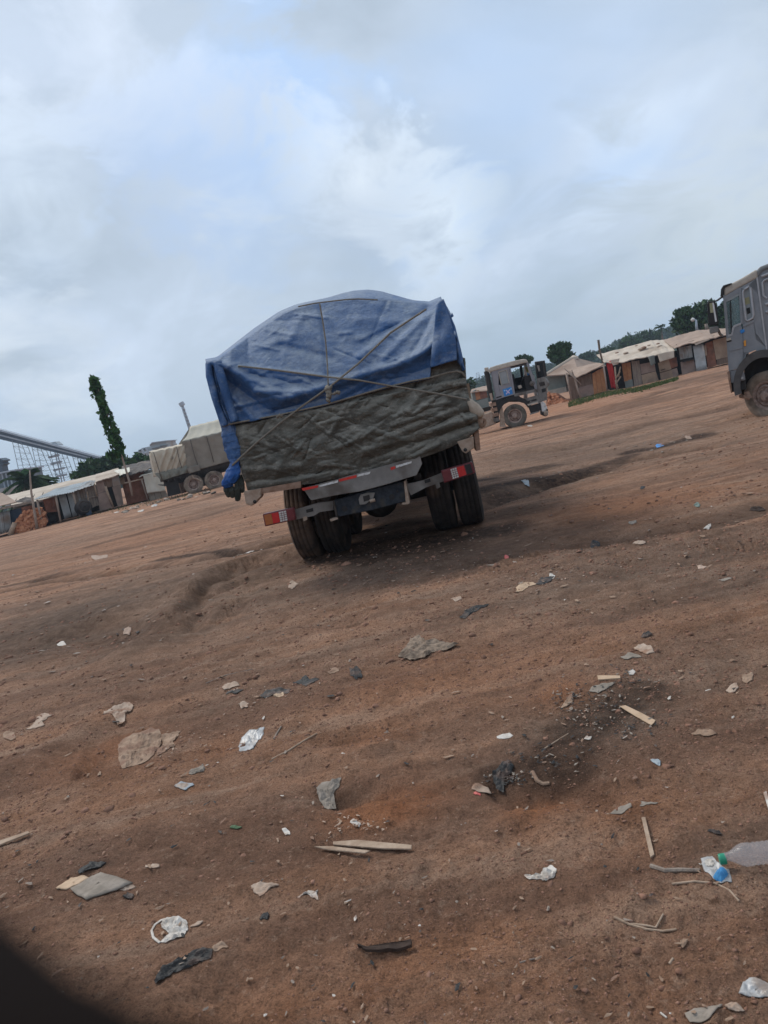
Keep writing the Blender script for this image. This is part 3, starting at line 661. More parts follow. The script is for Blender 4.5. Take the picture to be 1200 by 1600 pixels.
for i, (a, c, rx, ry, lab) in enumerate([(948, 552, 12, 6, 'bushy treetop just right of the thin pole on the hillside'), (985, 538, 16, 8, 'light green tree crown left of the palm above the stone weighted roof'), (1012, 528, 14, 9, 'dark tree crown right behind the palm over the beige roofs'), (915, 558, 9, 5, 'small dark treetop between lone tree and thin pole')]):
    simple_tree('hillside_tree', lab, a, c + 45, 190 + 10 * i, [(a, c, rx, ry), (a + rx * .5, c - 1, rx * .7, ry * .8)], pa=.35, rmin=.7, rmax=1.5, leaf=.4, lm=M['leaf2'] if i == 1 else M['leaf'], seed=20 + i, tr=.4, group='trees on the hillside')
def palm(label, px, py, Y, bx, by, n, ln, seed, tr=.25, group=None):
    c = P(px, py, Y); b = P(bx, by, Y); b.z = min(gz(b.x, b.y), b.z - .5)
    t = thing('palm_tree', label, 'palm tree', b, group); MB().tube([b, b.lerp(c, .5), c], [tr * 1.2, tr, tr * .8], 8).build('trunk', M['bark'], t, smooth=True)
    r = random.Random(seed)
    for k in range(n):
        az = r.uniform(0, 6.28); el = r.uniform(-.6, 1.2); L_ = ln * r.uniform(.75, 1.1)
        d = Vector((math.cos(az) * math.cos(el), math.sin(az) * math.cos(el), math.sin(el)))
        pts = [c + d * L_ * s + Vector((0, 0, -.55 * L_ * s * s)) for s in (0, .2, .4, .6, .8, 1)]
        mb = MB(); mb.tube(pts, [.04, .035, .03, .025, .02, .01], 4)
        for i in range(14):
            s = .12 + .88 * i / 14; q = c + d * L_ * s + Vector((0, 0, -.55 * L_ * s * s)); side = d.cross(Vector((0, 0, 1))).normalized()
            for sg in (-1, 1):
                tip = q + side * sg * L_ * .2 * (1.1 - s * .6) + Vector((0, 0, -.12 * L_)) + d * .1 * L_
                wv = d * .05 * L_
                mb.add([q - wv, q + wv, tip], [(0, 1, 2)])
        mb.build('frond', M['leaf'], t)
palm('large palm with drooping fronds left behind the huts beside the tall pole', 40, 752, 75, 42, 790, 46, 3.0, 4, .3)
palm('smaller palm to the right of the tall pole behind the cream roof', 66, 758, 78, 68, 790, 34, 2.3, 5, .25)
palm('distant lone palm standing out above the hillside trees', 1033, 512, 170, 1036, 545, 16, 2.2, 6, .2)
# thin bare pole rising from the huts, the pole with a lamp
def pole(name, label, cat, pts, Y, r, m='palebark', **k):
    t = MB().tube([P(a, c, Y) for a, c in pts], [r * (1 - .3 * i / (len(pts) - 1)) for i in range(len(pts))], 7).build(name, M[m], smooth=True)
    return tag(t, label, cat, **k)
# ---------------------------------------------------------------- plant far left
def lattice(label, tl_, tr_, br_, bl_, Y, nseg, legs=2, seed=0, wd=3.0):
    """four legged steel trestle; corners in the photo, depth wd"""
    t = thing('trestle_tower', label, 'steel tower', P(*bl_, Y), 'steel trestles carrying the conveyor')
    for side, dy in (('near', 0), ('far', wd)):
        a, b, c, d = [P(*q, Y) + Vector((0, dy, 0)) for q in (tl_, tr_, br_, bl_)]
        MB().tube([a, d], .085, 4).build('leg', M['steelmid'], t); MB().tube([b, c], .085, 4).build('leg', M['steelmid'], t)
        mb = MB()
        for k in range(nseg + 1):
            s = k / nseg; p, q = a.lerp(d, s), b.lerp(c, s); mb.tube([p, q], .03, 4)
            if k < nseg:
                s2 = (k + 1) / nseg; p2, q2 = a.lerp(d, s2), b.lerp(c, s2); m1 = p.lerp(q, .5)
                mb.tube([p if k % 2 else q, q2 if k % 2 else p2], .026, 4)
        mb.build('bracing', M['steelmid'], t)
    mb = MB()
    for k in range(nseg + 1):
        s = k / nseg
        for (u, v) in ((tl_, bl_), (tr_, br_)):
            p = P(*u, Y).lerp(P(*v, Y), s); mb.tube([p, p + Vector((0, wd, 0))], .022, 4)
    mb.build('cross_tie', M['steelmid'], t)
Yp = 205
lattice('leftmost lattice trestle tower under the inclined conveyor', (19, 688), (33, 691), (60, 762), (36, 766), Yp, 8)
lattice('second lattice trestle tower from the left, taller than the palms', (49, 694), (62, 697), (88, 757), (64, 762), Yp + 2, 8)
lattice('wide lattice tower with a boxy lift inside, under the conveyor hatch', (78, 703), (94, 702), (112, 751), (90, 757), Yp + 3, 7)
lattice('rightmost short pair of trestle legs at the edge of the broad tree', (112, 708), (128, 711), (143, 745), (124, 750), Yp + 4, 5)
def conveyor():
    t = thing('conveyor_gallery', 'long inclined dark steel conveyor gallery running down to the right over the towers', 'conveyor', P(100, 700, Yp))
    def beam(nm, a, b, c, d, m, th=3.0):
        MB().prism([P(*a, Yp), P(*b, Yp), P(*c, Yp), P(*d, Yp)], (0, th, 0)).build(nm, M[m], t)
    beam('roof', (-60, 655), (205, 727), (205, 728.2), (-60, 658), 'steel')
    beam('side_panel', (-60, 658.6), (205, 728.6), (205, 731), (-60, 663), 'steeldark')
    beam('walkway', (-60, 663.5), (205, 731.4), (205, 732.4), (-60, 666), 'steel', 3.6)
    beam('girder', (-60, 666.5), (205, 732.8), (205, 735.5), (-60, 672), 'steeldark')
    MB().tube([P(-60, 657, Yp - .6), P(205, 729.5, Yp - .6)], .08, 4).build('handrail', M['steel'], t)
    MB().prism([P(77, 692, Yp + 1), P(86, 690, Yp + 1), P(91, 694, Yp + 1), P(92, 698, Yp + 1), P(77, 695, Yp + 1)], (0, 3, 0)).build('hatch', M['plantw'], t)
    for a, b in (((86, 707), (97, 753)), ((89, 706), (101, 752))): MB().tube([P(*a, Yp + 4), P(*b, Yp + 4)], .16, 5).build('lift_shaft', M['steel'], t)
    for k in range(4): MB().box(P(84 + 4 * k, 713 + 10 * k, Yp + 4), (2.6, 1.6, .5)).build('landing', M['steel'], t)
conveyor()
def slab(pxs, Y, dy, m, name, parent=None, **k): return MB().prism([P(a, c, Y) for a, c in pxs], (0, dy, 0)).build(name, M[m], parent, **k)
def silo():
    t = thing('storage_building', 'grey clad storage shed at the left edge behind the palms', 'building', P(10, 790, 150))
    slab([(-30, 746), (24, 735), (34, 772), (-30, 790)], 150, 12, 'plantg', 'wall', t)
    slab([(-31, 743.5), (25, 733), (25.5, 735), (-30.5, 746.5)], 149.5, 13, 'steel', 'roof', t)
    for x in (2, 8, 14):
        slab([(x, 741 - x * .2), (x + 1.2, 740.8 - x * .2), (x + 9, 775), (x + 7.6, 775.5)], 149.6, .3, 'steel', 'buttress', t)
    slab([(-30, 770), (35, 756), (36, 785), (-30, 800)], 148, 1.5, 'plantw', 'low_wall', t)
    t2 = thing('hopper_tower', 'small dark blue hopper tower peeking in at the left edge', 'tower', P(2, 740, 170))
    slab([(-8, 722), (4, 719), (3, 723), (6, 725), (2, 728), (4, 738), (-6, 740)], 170, 3, 'steeldark', 'tower_body', t2)
    slab([(-9, 721), (-2, 716), (5, 719), (5, 721)], 169.8, 3.4, 'steeldark', 'roof', t2)
    t3 = thing('process_building', 'pale stepped plant building showing over the cream tarpaulin', 'building', P(240, 720, 160))
    slab([(214, 706), (222, 700), (236, 697), (262, 694), (266, 715), (232, 722), (226, 712)], 162, 8, 'plantw', 'lower_wall', t3)
    slab([(233.5, 695), (238, 691.5), (250, 691), (259.5, 689), (261, 700), (237, 702)], 160, 8, 'plantw', 'upper_wall', t3)
    slab([(233, 696), (237, 691), (260, 688), (260.3, 689.3), (238, 692.3)], 159.4, 9, 'steel', 'roof', t3)
    slab([(250, 696.4), (262, 694.5), (262.6, 696), (251, 698)], 159.5, .5, 'plantg', 'louvre', t3)
    slab([(237, 700.5), (251, 697.5), (251.2, 698.6), (237.3, 701.6)], 159.5, .5, 'plantg', 'ledge', t3)
    for (a, b) in ((216, 703), (223, 701), (231, 706), (238, 706), (246, 703)):
        slab([(a, b), (a + 3, b - .7), (a + 3.7, b + 2), (a + .7, b + 2.7)], 161.5, .6, 'plantg', 'window', t3)
    for (p, q) in (((222, 702), (232, 722)), ((228, 700), (238, 718)), ((218, 710), (240, 704))):
        MB().tube([P(*p, 160.8), P(*q, 160.8)], .22, 5).build('pipe', M['steel'], t3)
    t4 = thing('pipe_gantry', 'light blue grey pipe gantry on posts behind the red mud hut', 'gantry', P(215, 735, 110))
    MB().tube([P(192, 729, 110), P(237, 717, 110)], .25, 6).build('pipe', M['steel'], t4)
    MB().tube([P(192, 731.5, 110), P(237, 719.5, 110)], .12, 6).build('pipe', M['steel'], t4)
    for (a, c) in ((207, 725), (229, 719), (232, 718)):
        MB().tube([P(a, c, 110), P(a + 3, c + 12, 110)], .22, 6).build('post', M['steel'], t4)
    t5 = thing('pipe_rack', 'low pale pipe rack in front of the conveyor towers', 'pipe rack', P(95, 760, 140))
    for dy in (0, 3.5): MB().tube([P(72, 762 + dy, 140), P(116, 750 + dy, 140)], .18, 6).build('pipe', M['steel'], t5)
    for k in range(9):
        a = 74 + 5 * k; MB().tube([P(a, 761.5 - 1.36 * k * .98, 140), P(a + 1.6, 770 - 1.36 * k, 140)], .12, 5).build('post', M['steel'], t5)
silo()
def mast():
    t = thing('radio_mast', 'thin pale radio mast rising behind the grey tarpaulined trailer', 'mast', P(297, 668, 120))
    MB().tube([P(297.5, 672, 120), P(290, 650, 120), P(284, 631, 120)], [.28, .24, .2], 6).build('pole', M['steel'], t)
    MB().tube([P(282.5, 629, 120), P(285.5, 634, 120)], .42, 8).build('antenna', M['steel'], t)
    for k in range(5): MB().tube([P(287 + 1.8 * k, 638 + 5.5 * k, 119.8), P(286 + 1.8 * k, 639.5 + 5.5 * k, 119.8)], .36, 6).build('clamp', M['steel'], t)
    t = thing('lattice_mast', 'faint distant lattice mast between the tarpaulined truck and the grey cab', 'mast', P(747, 600, 400))
    mb = MB()
    for a, b in (((744, 583), (746, 600)), ((748, 582), (752, 598)), ((744, 583), (748, 582)), ((744.6, 588), (749.4, 587)), ((745.2, 593), (750.6, 592)), ((744, 583), (749.4, 587)), ((749.4, 587), (745.2, 593)), ((745.2, 593), (752, 598))): mb.tube([P(*a, 400), P(*b, 400)], .1, 4)
    mb.build('mast_frame', M['steel'], t)
mast()

# ---------------------------------------------------------------- huts: shared builders
def polyplate(f, px, off, th, name, m, parent): return MB().prism([f.pt(a, c, off) for a, c in px], -f.n * th).build(name, M[m], parent)
def bil(q, u, v):
    a, b, c, d = q
    return ((a[0] * (1 - u) + b[0] * u) * (1 - v) + (d[0] * (1 - u) + c[0] * u) * v, (a[1] * (1 - u) + b[1] * u) * (1 - v) + (d[1] * (1 - u) + c[1] * u) * v)
def boards(f, q, off, n, name, m, parent, th=.03, seed=0, mats=None):
    """n upright boards over the photo quad (tl, tr, br, bl), each its own part"""
    r = random.Random(seed); cuts = [0] + [(k + r.uniform(-.15, .15)) / n for k in range(1, n)] + [1]
    for k in range(n):
        u0, u1 = cuts[k], cuts[k + 1]; g = .03 / n; dz0, dz1 = r.uniform(-.025, .025), r.uniform(-.02, .03)
        pts = [bil(q, u0 + g, dz0), bil(q, u1 - g, dz0), bil(q, u1 - g, 1 + dz1), bil(q, u0 + g, 1 + dz1)]
        o2 = off + r.uniform(0, .035)
        MB().prism([f.pt(a, c, o2) for a, c in pts], -f.n * th).build(name, M[r.choice(mats) if mats else m], parent)
def corr(f, q, off, name, m, parent, waves=8, amp=.018, seed=0):
    c4 = [f.pt(a, c, off) for a, c in q]
    return MB().sheet(c4, waves * 6, 4, .006, lambda u, v: amp * math.sin(u * waves * 2 * math.pi) + .012 * math.sin(v * 5 + seed)).build(name, M[m], parent, smooth=True)
def roofsheet(f, q, name, m, parent, waves=10, amp=.02, th=.03, rumple=.05, seed=0, nv=8):
    """q: four (px, py, off) = ridge-left, ridge-right, eave-right, eave-left"""
    c4 = [f.pt(*p) for p in q]; s = seed * 3.7
    def d(u, v): return amp * math.sin(u * waves * 2 * math.pi) + rumple * float(fbm(np.array([u * 6 + s]), np.array([v * 3 + s]), 3)[0]) * (1 if 0 < v else .6)
    return MB().sheet(c4, max(12, waves * 4), nv, th, d).build(name, M[m], parent, smooth=amp > .01 and rumple < .03)
def post(f, pts, off, r, name='post', m='palebark', parent=None):
    return MB().tube([f.pt(a, c, off) for a, c in pts], [r * (1 - .15 * i) for i in range(len(pts))], 7).build(name, M[m], parent, smooth=True)
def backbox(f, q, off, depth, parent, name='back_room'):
    """hut body behind the front, painted near-black for its unlit inside"""
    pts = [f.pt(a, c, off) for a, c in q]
    MB().prism(pts, -f.n * depth).build(name, M['darkin'], parent)  # near-black colour stands in for the shade inside

# ---------------------------------------------------------------- left row
LF = Face(P(14, 836, 46), P(262, 775, 49))
def left_row():
    f = LF
    # far-left hut
    t = thing('hut', 'leftmost low hut with a wide brown roof and grey zinc front beside the brick pile', 'hut', f.pt(5, 836))
    roofsheet(f, [(-45, 772, -3.2), (4, 770, -3.2), (26, 784, .3), (-60, 806, .3)], 'roof', 'roofbrown', t, 8, 0, .05, .05, 1)
    MB().prism([f.pt(-60, 806, .35), f.pt(52, 782, .35), f.pt(52, 785.5, .35), f.pt(-60, 810, .35)], -f.n * .08).build('fascia', M['wood'], t)
    for k, q in enumerate([[(-20, 806), (4, 800), (8, 833), (-14, 839)], [(4.5, 800), (15, 797.5), (19, 830), (8.5, 833)]]): corr(f, q, 0, 'zinc_sheet', 'zinc', t, 5, .02, k)
    polyplate(f, [(15, 798), (33, 793), (38, 825), (19, 831)], -.3, .1, 'wall', 'darkblue', t)
    polyplate(f, [(33, 793), (52, 788.5), (57, 822), (38, 827)], -.32, .1, 'wall', 'mudwall', t)
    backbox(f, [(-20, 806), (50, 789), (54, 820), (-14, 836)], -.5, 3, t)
    roofsheet(f, [(22, 784, -1.2), (38, 777, -1.4), (52, 777, -1.0), (52, 785, .3)], 'awning', 'roofdark', t, 5, 0, .03, .08, 2)
    # brick pile
    t = thing('brick_pile', 'heap of broken orange mud bricks in front of the leftmost huts', 'brick pile', f.pt(40, 831))
    r = random.Random(8); core = MB(); base = [f.pt(a, c, .4) for a, c in [(14, 836), (24, 816), (37, 803), (52, 798), (66, 794), (74, 812), (70, 824), (40, 832)]]
    core.prism([p - f.n * .5 for p in base], -f.n * .9).build('rubble_core', M['mudwall'], t)
    bm_ = MB().box((0, 0, 0), (.30, .14, .13)).build('brick', M['brick'], t); bm_['kind'] = 'thing'
    del bm_['kind']; shared = bm_.data; first = True
    poly = [(15, 836), (25, 815), (38, 801), (52, 797), (65, 795), (74, 812), (66, 826), (40, 831)]
    def inside(x, y, pg):
        c = False; n = len(pg)
        for i in range(n):
            (x1, y1), (x2, y2) = pg[i], pg[i - 1]
            if (y1 > y) != (y2 > y) and x < (x2 - x1) * (y - y1) / (y2 - y1) + x1: c = not c
        return c
    k = 0
    while k < 230:
        a, c = r.uniform(14, 75), r.uniform(794, 837)
        if not inside(a, c, poly): continue
        v = (c - (836 - (a - 14) * .2)) / -40
        p = f.pt(a, c, .95 - .75 * max(0, min(1, v)) + r.uniform(-.08, .08))
        o = bm_ if first else bm_.copy()
        if not first: col.objects.link(o)
        first = False; o.parent = t; o.matrix_parent_inverse = Matrix.Translation(-t.location)
        o.location = p; o.rotation_euler = (r.uniform(-1, 1), r.uniform(-1, 1), r.uniform(0, 3)); sc_ = r.uniform(.7, 1.35); o.scale = (sc_ * r.uniform(.7, 1), sc_, sc_)
        k += 1
    tag(post(f, [(16, 836), (23, 817)], 1.0, .16, 'leaning_slab', 'palewood'), 'pale slab leaning against the left end of the brick pile', 'slab')
    tag(post(f, [(58, 826), (54, 800), (49, 770), (47, 745), (46.5, 735)], 1.2, .09, 'tall_pole', 'palebark'), 'tall thin crooked pole standing at the brick pile, reaching above the palms', 'pole')
    # open lean-to with zinc roof
    t = thing('open_shed', 'lean-to shed with a grey zinc roof on poles, mud wall and two corrugated door sheets', 'shed', f.pt(90, 815))
    roofsheet(f, [(88, 763.5, -2.5), (143, 750.5, -2.5), (116, 768, .9), (53, 780.5, .9)], 'roof_sheet', 'zincpale', t, 16, .025, .02, .03, 3)
    roofsheet(f, [(130, 754, -2.3), (150, 750, -2.3), (146, 757, .3), (115, 768, .9)], 'roof_sheet', 'zinc', t, 6, .02, .02, .04, 4)
    post(f, [(58, 781), (63, 803), (68, 824)], .7, .07, parent=t); post(f, [(87, 775), (90, 790), (95, 816)], .7, .08, parent=t); post(f, [(113.5, 768), (118, 785), (125.5, 808)], .7, .075, parent=t)
    polyplate(f, [(67, 781), (87, 776), (93, 799), (72, 801)], -.2, .25, 'mud_wall', 'mudwall', t)
    polyplate(f, [(58, 784), (67, 781), (72, 803), (62, 806)], -.5, .1, 'wall', 'ply', t)
    backbox(f, [(60, 785), (88, 778), (98, 812), (70, 821)], -.5, 2.5, t)
    corr(f, [(90.5, 773), (102, 770), (112, 807), (101, 811)], .05, 'zinc_sheet', 'zincpale', t, 7, .02, 1)
    corr(f, [(104.5, 770), (112, 768), (121, 805), (113.5, 807.5)], .0, 'zinc_sheet', 'zincpale', t, 5, .02, 2)
    backbox(f, [(90, 775), (148, 757), (156, 797), (101, 811)], -.45, 2.5, t)
    boards(f, [(115, 769), (148, 754.5), (155, 789), (125, 801)], -.12, 8, 'plank', 'wood', t, seed=4, mats=['wood', 'zinc', 'wood', 'plate'])
    post(f, [(136, 768), (139, 788), (143, 802)], .15, .05, 'batten', 'palewood', t); post(f, [(147, 757), (152, 776)], .1, .06, 'batten', 'palewood', t)
    post(f, [(126, 781), (152, 775)], .05, .04, 'batten', 'wood', t)
    # black round thing before the boards
    t = thing('black_drum', 'big round black drum lying before the plank wall of the zinc roofed shed', 'drum', f.pt(131, 806, .8))
    c = f.pt(130, 793, .8); MB().lathe([(.05, .45), (.40, .42), (.46, .3), (.47, 0), (.46, -.3), (.40, -.42), (.05, -.45)], c, (f.n + Vector((.3, 0, .1))), 20).build('drum_body', M['black'], t, smooth=True)
    MB().lathe([(.30, .455), (.33, .47), (.36, .455)], c, (f.n + Vector((.3, 0, .1))), 20).build('rim_ring', M['chassis'], t, smooth=True)
    o = MB().prism([f.pt(a, c_, 1.2) for a, c_ in [(133, 799), (142, 797), (144, 803), (136, 806)]], -f.n * .3).build('blue_sack', M['darkblue']); tag(o, 'dull blue sack beside the black drum', 'sack')
    # brown board hut
    t = thing('hut', 'tall hut of brown boards right of the zinc roofed shed', 'hut', f.pt(172, 796))
    polyplate(f, [(149, 752), (160.5, 748), (166, 767), (153, 771)], .02, .04, 'board', 'ply', t)
    polyplate(f, [(152.5, 771.5), (166, 767.5), (175, 793), (156, 799)], .05, .04, 'board', 'ply', t)
    polyplate(f, [(160.5, 749), (174, 744), (176, 760), (166, 762)], .0, .04, 'board', 'brownwood', t)
    polyplate(f, [(174, 744), (184, 741), (188.5, 757), (176.5, 760.5)], .03, .04, 'board', 'zinc', t)
    polyplate(f, [(167, 761), (175, 760), (184, 791), (176, 793)], -.25, .04, 'board', 'darkin', t)  # near-black plate painting in the shade of the gap
    polyplate(f, [(175, 761), (188, 757.5), (193, 788), (184, 791)], .03, .04, 'board', 'ply', t)
    post(f, [(164.5, 760), (170, 775), (177, 792)], .25, .08, 'leaning_plank', 'palewood', t)
    roofsheet(f, [(150, 741, -2.5), (185, 731, -2.5), (186, 741, .3), (149, 753, .3)], 'roof', 'roofbeige', t, 5, 0, .05, .06, 5)
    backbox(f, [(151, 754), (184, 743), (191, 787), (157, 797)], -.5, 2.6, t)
    # long cream roof behind
    t = thing('long_shed', 'long shed with a cream roof stretching behind the left front huts', 'shed', f.pt(90, 790, -6))
    roofsheet(f, [(8, 774.5, -9), (151, 741, -9), (157, 756, -4), (20, 792, -4)], 'roof', 'roofbeige', t, 10, 0, .06, .05, 6, 10)
    roofsheet(f, [(151, 741, -9), (172, 738, -8), (172, 748, -4), (150, 756, -4)], 'roof', 'roofbeige', t, 5, 0, .06, .05, 7)
    polyplate(f, [(20, 790), (157, 756), (162, 790), (26, 824)], -4.4, 3, 'wall', 'cement', t)
    for k in range(8):
        a = 24 + 14 * k; post(f, [(a, 783 - 3.3 * k), (a + 2, 779 - 3.3 * k)], -3.8, .025, 'rebar', 'wood', t)
    # red mud hut
    t = thing('hut', 'dark red mud hut right of the column tree with a messy roof', 'hut', f.pt(215, 785))
    polyplate(f, [(188, 745), (224, 735.5), (233, 780), (199, 789)], -.6, .3, 'mud_wall', 'mudwall', t)
    polyplate(f, [(186, 747), (194, 745), (196, 756), (189, 758)], -.4, .05, 'board', 'tanboard', t)
    roofsheet(f, [(190, 728, -3.6), (240, 718, -3.6), (240, 731, .1), (190, 744, .1)], 'roof', 'roofdark', t, 6, 0, .06, .12, 8)
    roofsheet(f, [(178, 735.5, -1), (202, 730, -1), (203, 737, .35), (187, 742.5, .35)], 'roof_sheet', 'whitesheet', t, 4, 0, .02, .06, 9)
    backbox(f, [(190, 747), (226, 738), (234, 778), (200, 787)], -1, 2.6, t)
    post(f, [(195, 755), (224, 748)], .2, .05, 'rail', 'palewood', t); post(f, [(221, 749), (226, 765), (232, 784)], .2, .06, parent=t)
    # white sheet hut
    t = thing('hut', 'small block hut draped with a white sheet at the back end of the trailer', 'hut', f.pt(248, 778))
    polyplate(f, [(231, 770), (258, 765.5), (263, 775.5), (235, 782.5)], .1, 2.4, 'block_wall', 'cement', t)
    for a in (240.5, 250): MB().prism([f.pt(a, 770 - (a - 240) * .2, .112), f.pt(a + .4, 770 - (a - 240) * .2, .112), f.pt(a + 3.4, 780 - (a - 240) * .22, .112), f.pt(a + 3, 780 - (a - 240) * .22, .112)], -f.n * .02).build('joint', M['darkin'], t)
    c4 = [f.pt(223, 742, .25), f.pt(250, 735, .25), f.pt(259, 767, .3), f.pt(230, 771, .3)]
    MB().sheet(c4, 18, 14, .02, lambda u, v: .10 * float(fbm(np.array([u * 3 + 4]), np.array([v * 2.5]), 3)[0]) + .02 * math.sin(u * 14)).build('white_sheet', M['whitesheet'], t, smooth=True)
    roofsheet(f, [(222, 737, -2.2), (252, 729, -2.2), (250, 736, .3), (217, 745, .3)], 'roof', 'whitesheet', t, 4, 0, .03, .08, 10)
    backbox(f, [(225, 745), (250, 738), (258, 766), (232, 771)], .0, 2.2, t)
left_row()

# ---------------------------------------------------------------- right row
RF = Face(P(893, 625, 57), P(1130, 570, 51))
ROOFSTONE = ['largest brown stone', 'stone touching the largest one', 'small stone right of the largest one', 'highest brown stone near the ridge', 'stone just below the highest one', 'small stone left of the middle', 'right hand upper stone', 'wide stone near the right valance', 'stone nearest the middle of the valance', 'leftmost small stone', 'dark stone second from the left', 'rightmost stone', 'small stone high up left of largest']
def right_row():
    f = RF
    t = thing('hut', 'low grey plastered hut with a pyramid roof behind the open truck door', 'hut', f.pt(870, 610, -2))
    polyplate(f, [(852, 590), (881, 585), (885, 606), (856, 613)], -2.5, 4, 'wall', 'greywall', t)
    polyplate(f, [(852, 611.5), (884, 604), (886, 612), (854, 620)], -1.9, .6, 'plinth', 'cement', t)
    pk = f.pt(896, 558, -5); q = [f.pt(850, 587, -1.8), f.pt(905, 583, -1.4), f.pt(948, 571, -8), f.pt(885, 577, -9)]
    for nm, tri in (('roof', (q[0], q[1], pk)), ('roof', (q[1], q[2], pk)), ('roof', (q[2], q[3], pk)), ('roof', (q[3], q[0], pk))): MB().prism(tri, (0, 0, -.08)).build(nm, M['roofbrown'], t)
    MB().tube([pk, q[0]], .12, 6).build('ridge_cap', M['roofbeige'], t); MB().lathe([(.05, .15), (.35, 0), (.4, -.2)], pk, (0, 0, 1), 10).build('roof_cap', M['roofbeige'], t)
    # lean-to in front
    t = thing('lean_to_hut', 'brown boarded lean-to hut with an orange panel and crooked poles at the grass verge', 'hut', f.pt(920, 620))
    roofsheet(f, [(888, 577, -1.6), (932, 566, -1.6), (943, 569.5, .5), (900, 590, .5)], 'roof', 'roofbrown', t, 6, 0, .07, .10, 11)
    polyplate(f, [(883, 588), (900, 590), (904, 622), (892, 626)], .02, .05, 'board', 'brownwood', t)
    polyplate(f, [(900, 592), (924, 583), (927, 601), (905, 607)], -.1, .05, 'board', 'brownwood', t)
    polyplate(f, [(903, 606), (926, 600), (929, 616), (907, 622.5)], .0, .05, 'board', 'ply', t)
    boards(f, [(925, 584), (942, 575), (948.5, 611), (928, 617)], .03, 3, 'panel', 'orangewood', t, seed=3)
    post(f, [(885, 583), (889, 603), (894, 627)], .5, .08, parent=t); post(f, [(889, 581), (898, 590), (902, 606), (908, 625)], .6, .11, parent=t); post(f, [(942.5, 567), (946, 590), (949, 612)], .5, .07, parent=t)
    post(f, [(880, 574), (890, 583), (908, 601)], .65, .05, 'brace', parent=t); post(f, [(893, 578), (897, 588)], .6, .05, 'brace', parent=t)
    backbox(f, [(884, 589), (942, 573), (949, 609), (893, 623)], -.3, 2.5, t)
    # rubble pile
    t = thing('brick_pile', 'spread heap of broken orange bricks between the open truck door and the lean-to hut', 'brick pile', f.pt(870, 632))
    r = random.Random(12); MB().prism([f.pt(a, c, .3) for a, c in [(853, 640), (855, 616), (866, 616), (878, 624), (892, 629), (880, 636)]], -f.n * .8).build('rubble_core', M['mudwall'], t)
    b0 = MB().box((0, 0, 0), (.34, .17, .16)).build('brick', M['brick'], t); b0.parent = t
    for k in range(130):
        a = r.uniform(852, 893); top = np.interp(a, [852, 860, 870, 880, 894], [612, 614, 619, 625, 630]); bot = np.interp(a, [852, 875, 894], [641, 636, 631]); c = r.uniform(top, bot); v = (bot - c) / (bot - top)
        o = b0 if k == 0 else b0.copy()
        if k: col.objects.link(o)
        o.matrix_parent_inverse = Matrix.Translation(-t.location); o.location = f.pt(a, c, 1.1 - v * .9 + r.uniform(-.05, .05)); o.rotation_euler = (r.uniform(-1, 1), r.uniform(-1, 1), r.uniform(0, 3)); s_ = r.uniform(.6, 1.3); o.scale = (s_, s_, s_)
    # red cloth stall
    t = thing('cloth_stall', 'narrow stall hung with a red cloth and white sticks between two huts', 'stall', f.pt(958, 611))
    c4 = [f.pt(947, 568, .1), f.pt(956, 562, .35), f.pt(963, 607, .3), f.pt(956, 606, .0)]
    MB().sheet(c4, 14, 12, .02, lambda u, v: .06 * math.sin(u * 9 + v) + .05 * float(fbm(np.array([u * 4.]), np.array([v * 3.]), 2)[0])).build('red_cloth', M['redcloth'], t, smooth=True)
    polyplate(f, [(953, 563), (968, 560), (966, 569), (958, 571)], .5, .03, 'grey_flap', 'roofbeige', t)
    for pp in ([(961, 573), (964, 612)], [(962, 600), (970, 588)], [(962, 592), (969, 580)], [(966, 589), (969.5, 573)], [(961.5, 594), (966, 607)]): post(f, pp, .45, .06, 'stick', 'palewood', t)
    backbox(f, [(946, 567), (974, 562), (978, 606), (952, 610)], -.3, 2.2, t)
    # stone weighted hut
    t = thing('hut', 'long hut of orange, grey and pink boards under a beige roof weighted with stones', 'hut', f.pt(1005, 603))
    roofsheet(f, [(932, 554.5, -4), (1017, 532, -4), (1032, 552, .7), (969, 566, .7)], 'roof', 'roofbeige', t, 8, 0, .06, .10, 12, 10)
    roofsheet(f, [(932, 554.5, -4), (942, 551.5, -4), (969, 566, .7), (944, 566, .3)], 'roof', 'roofbeige', t, 4, 0, .06, .08, 13)
    roofsheet(f, [(1015, 532, -4), (1042, 531, -4), (1054, 548, .7), (1030, 553, .7)], 'roof', 'roofbeige', t, 5, 0, .06, .08, 14)
    boards(f, [(971, 568), (985, 565.5), (987.5, 593), (975, 595.5)], .02, 2, 'panel', 'orangewood', t, seed=5)
    polyplate(f, [(975.5, 595), (988, 592.5), (990, 605.5), (978, 608)], .03, .04, 'panel', 'greywall', t)
    boards(f, [(986.5, 565), (998.5, 562.5), (1004, 602.5), (991, 605.5)], .0, 4, 'plank', 'wood', t, seed=6)
    polyplate(f, [(1000, 569), (1022, 565), (1024.5, 579.5), (1002, 585)], .03, .04, 'panel', 'ply', t)
    polyplate(f, [(1002, 586), (1024.5, 580), (1030, 596.5), (1005, 602.5)], .06, .04, 'panel', 'tanboard', t)
    polyplate(f, [(1028, 567), (1045, 562), (1049, 577), (1031, 582)], .02, .04, 'panel', 'tanboard', t); polyplate(f, [(1031, 583), (1049, 578), (1052, 590), (1033, 596)], .05, .04, 'panel', 'tanboard', t)
    polyplate(f, [(1045, 562), (1057, 558), (1059, 572), (1049, 576)], .03, .04, 'panel', 'mudwall', t); polyplate(f, [(1049, 577.5), (1057.5, 575), (1061, 588), (1052, 590)], .02, .04, 'panel', 'ply', t)
    polyplate(f, [(1032, 578), (1039, 576), (1039.3, 577), (1032.3, 579)], .10, .03, 'latch', 'darkin', t)
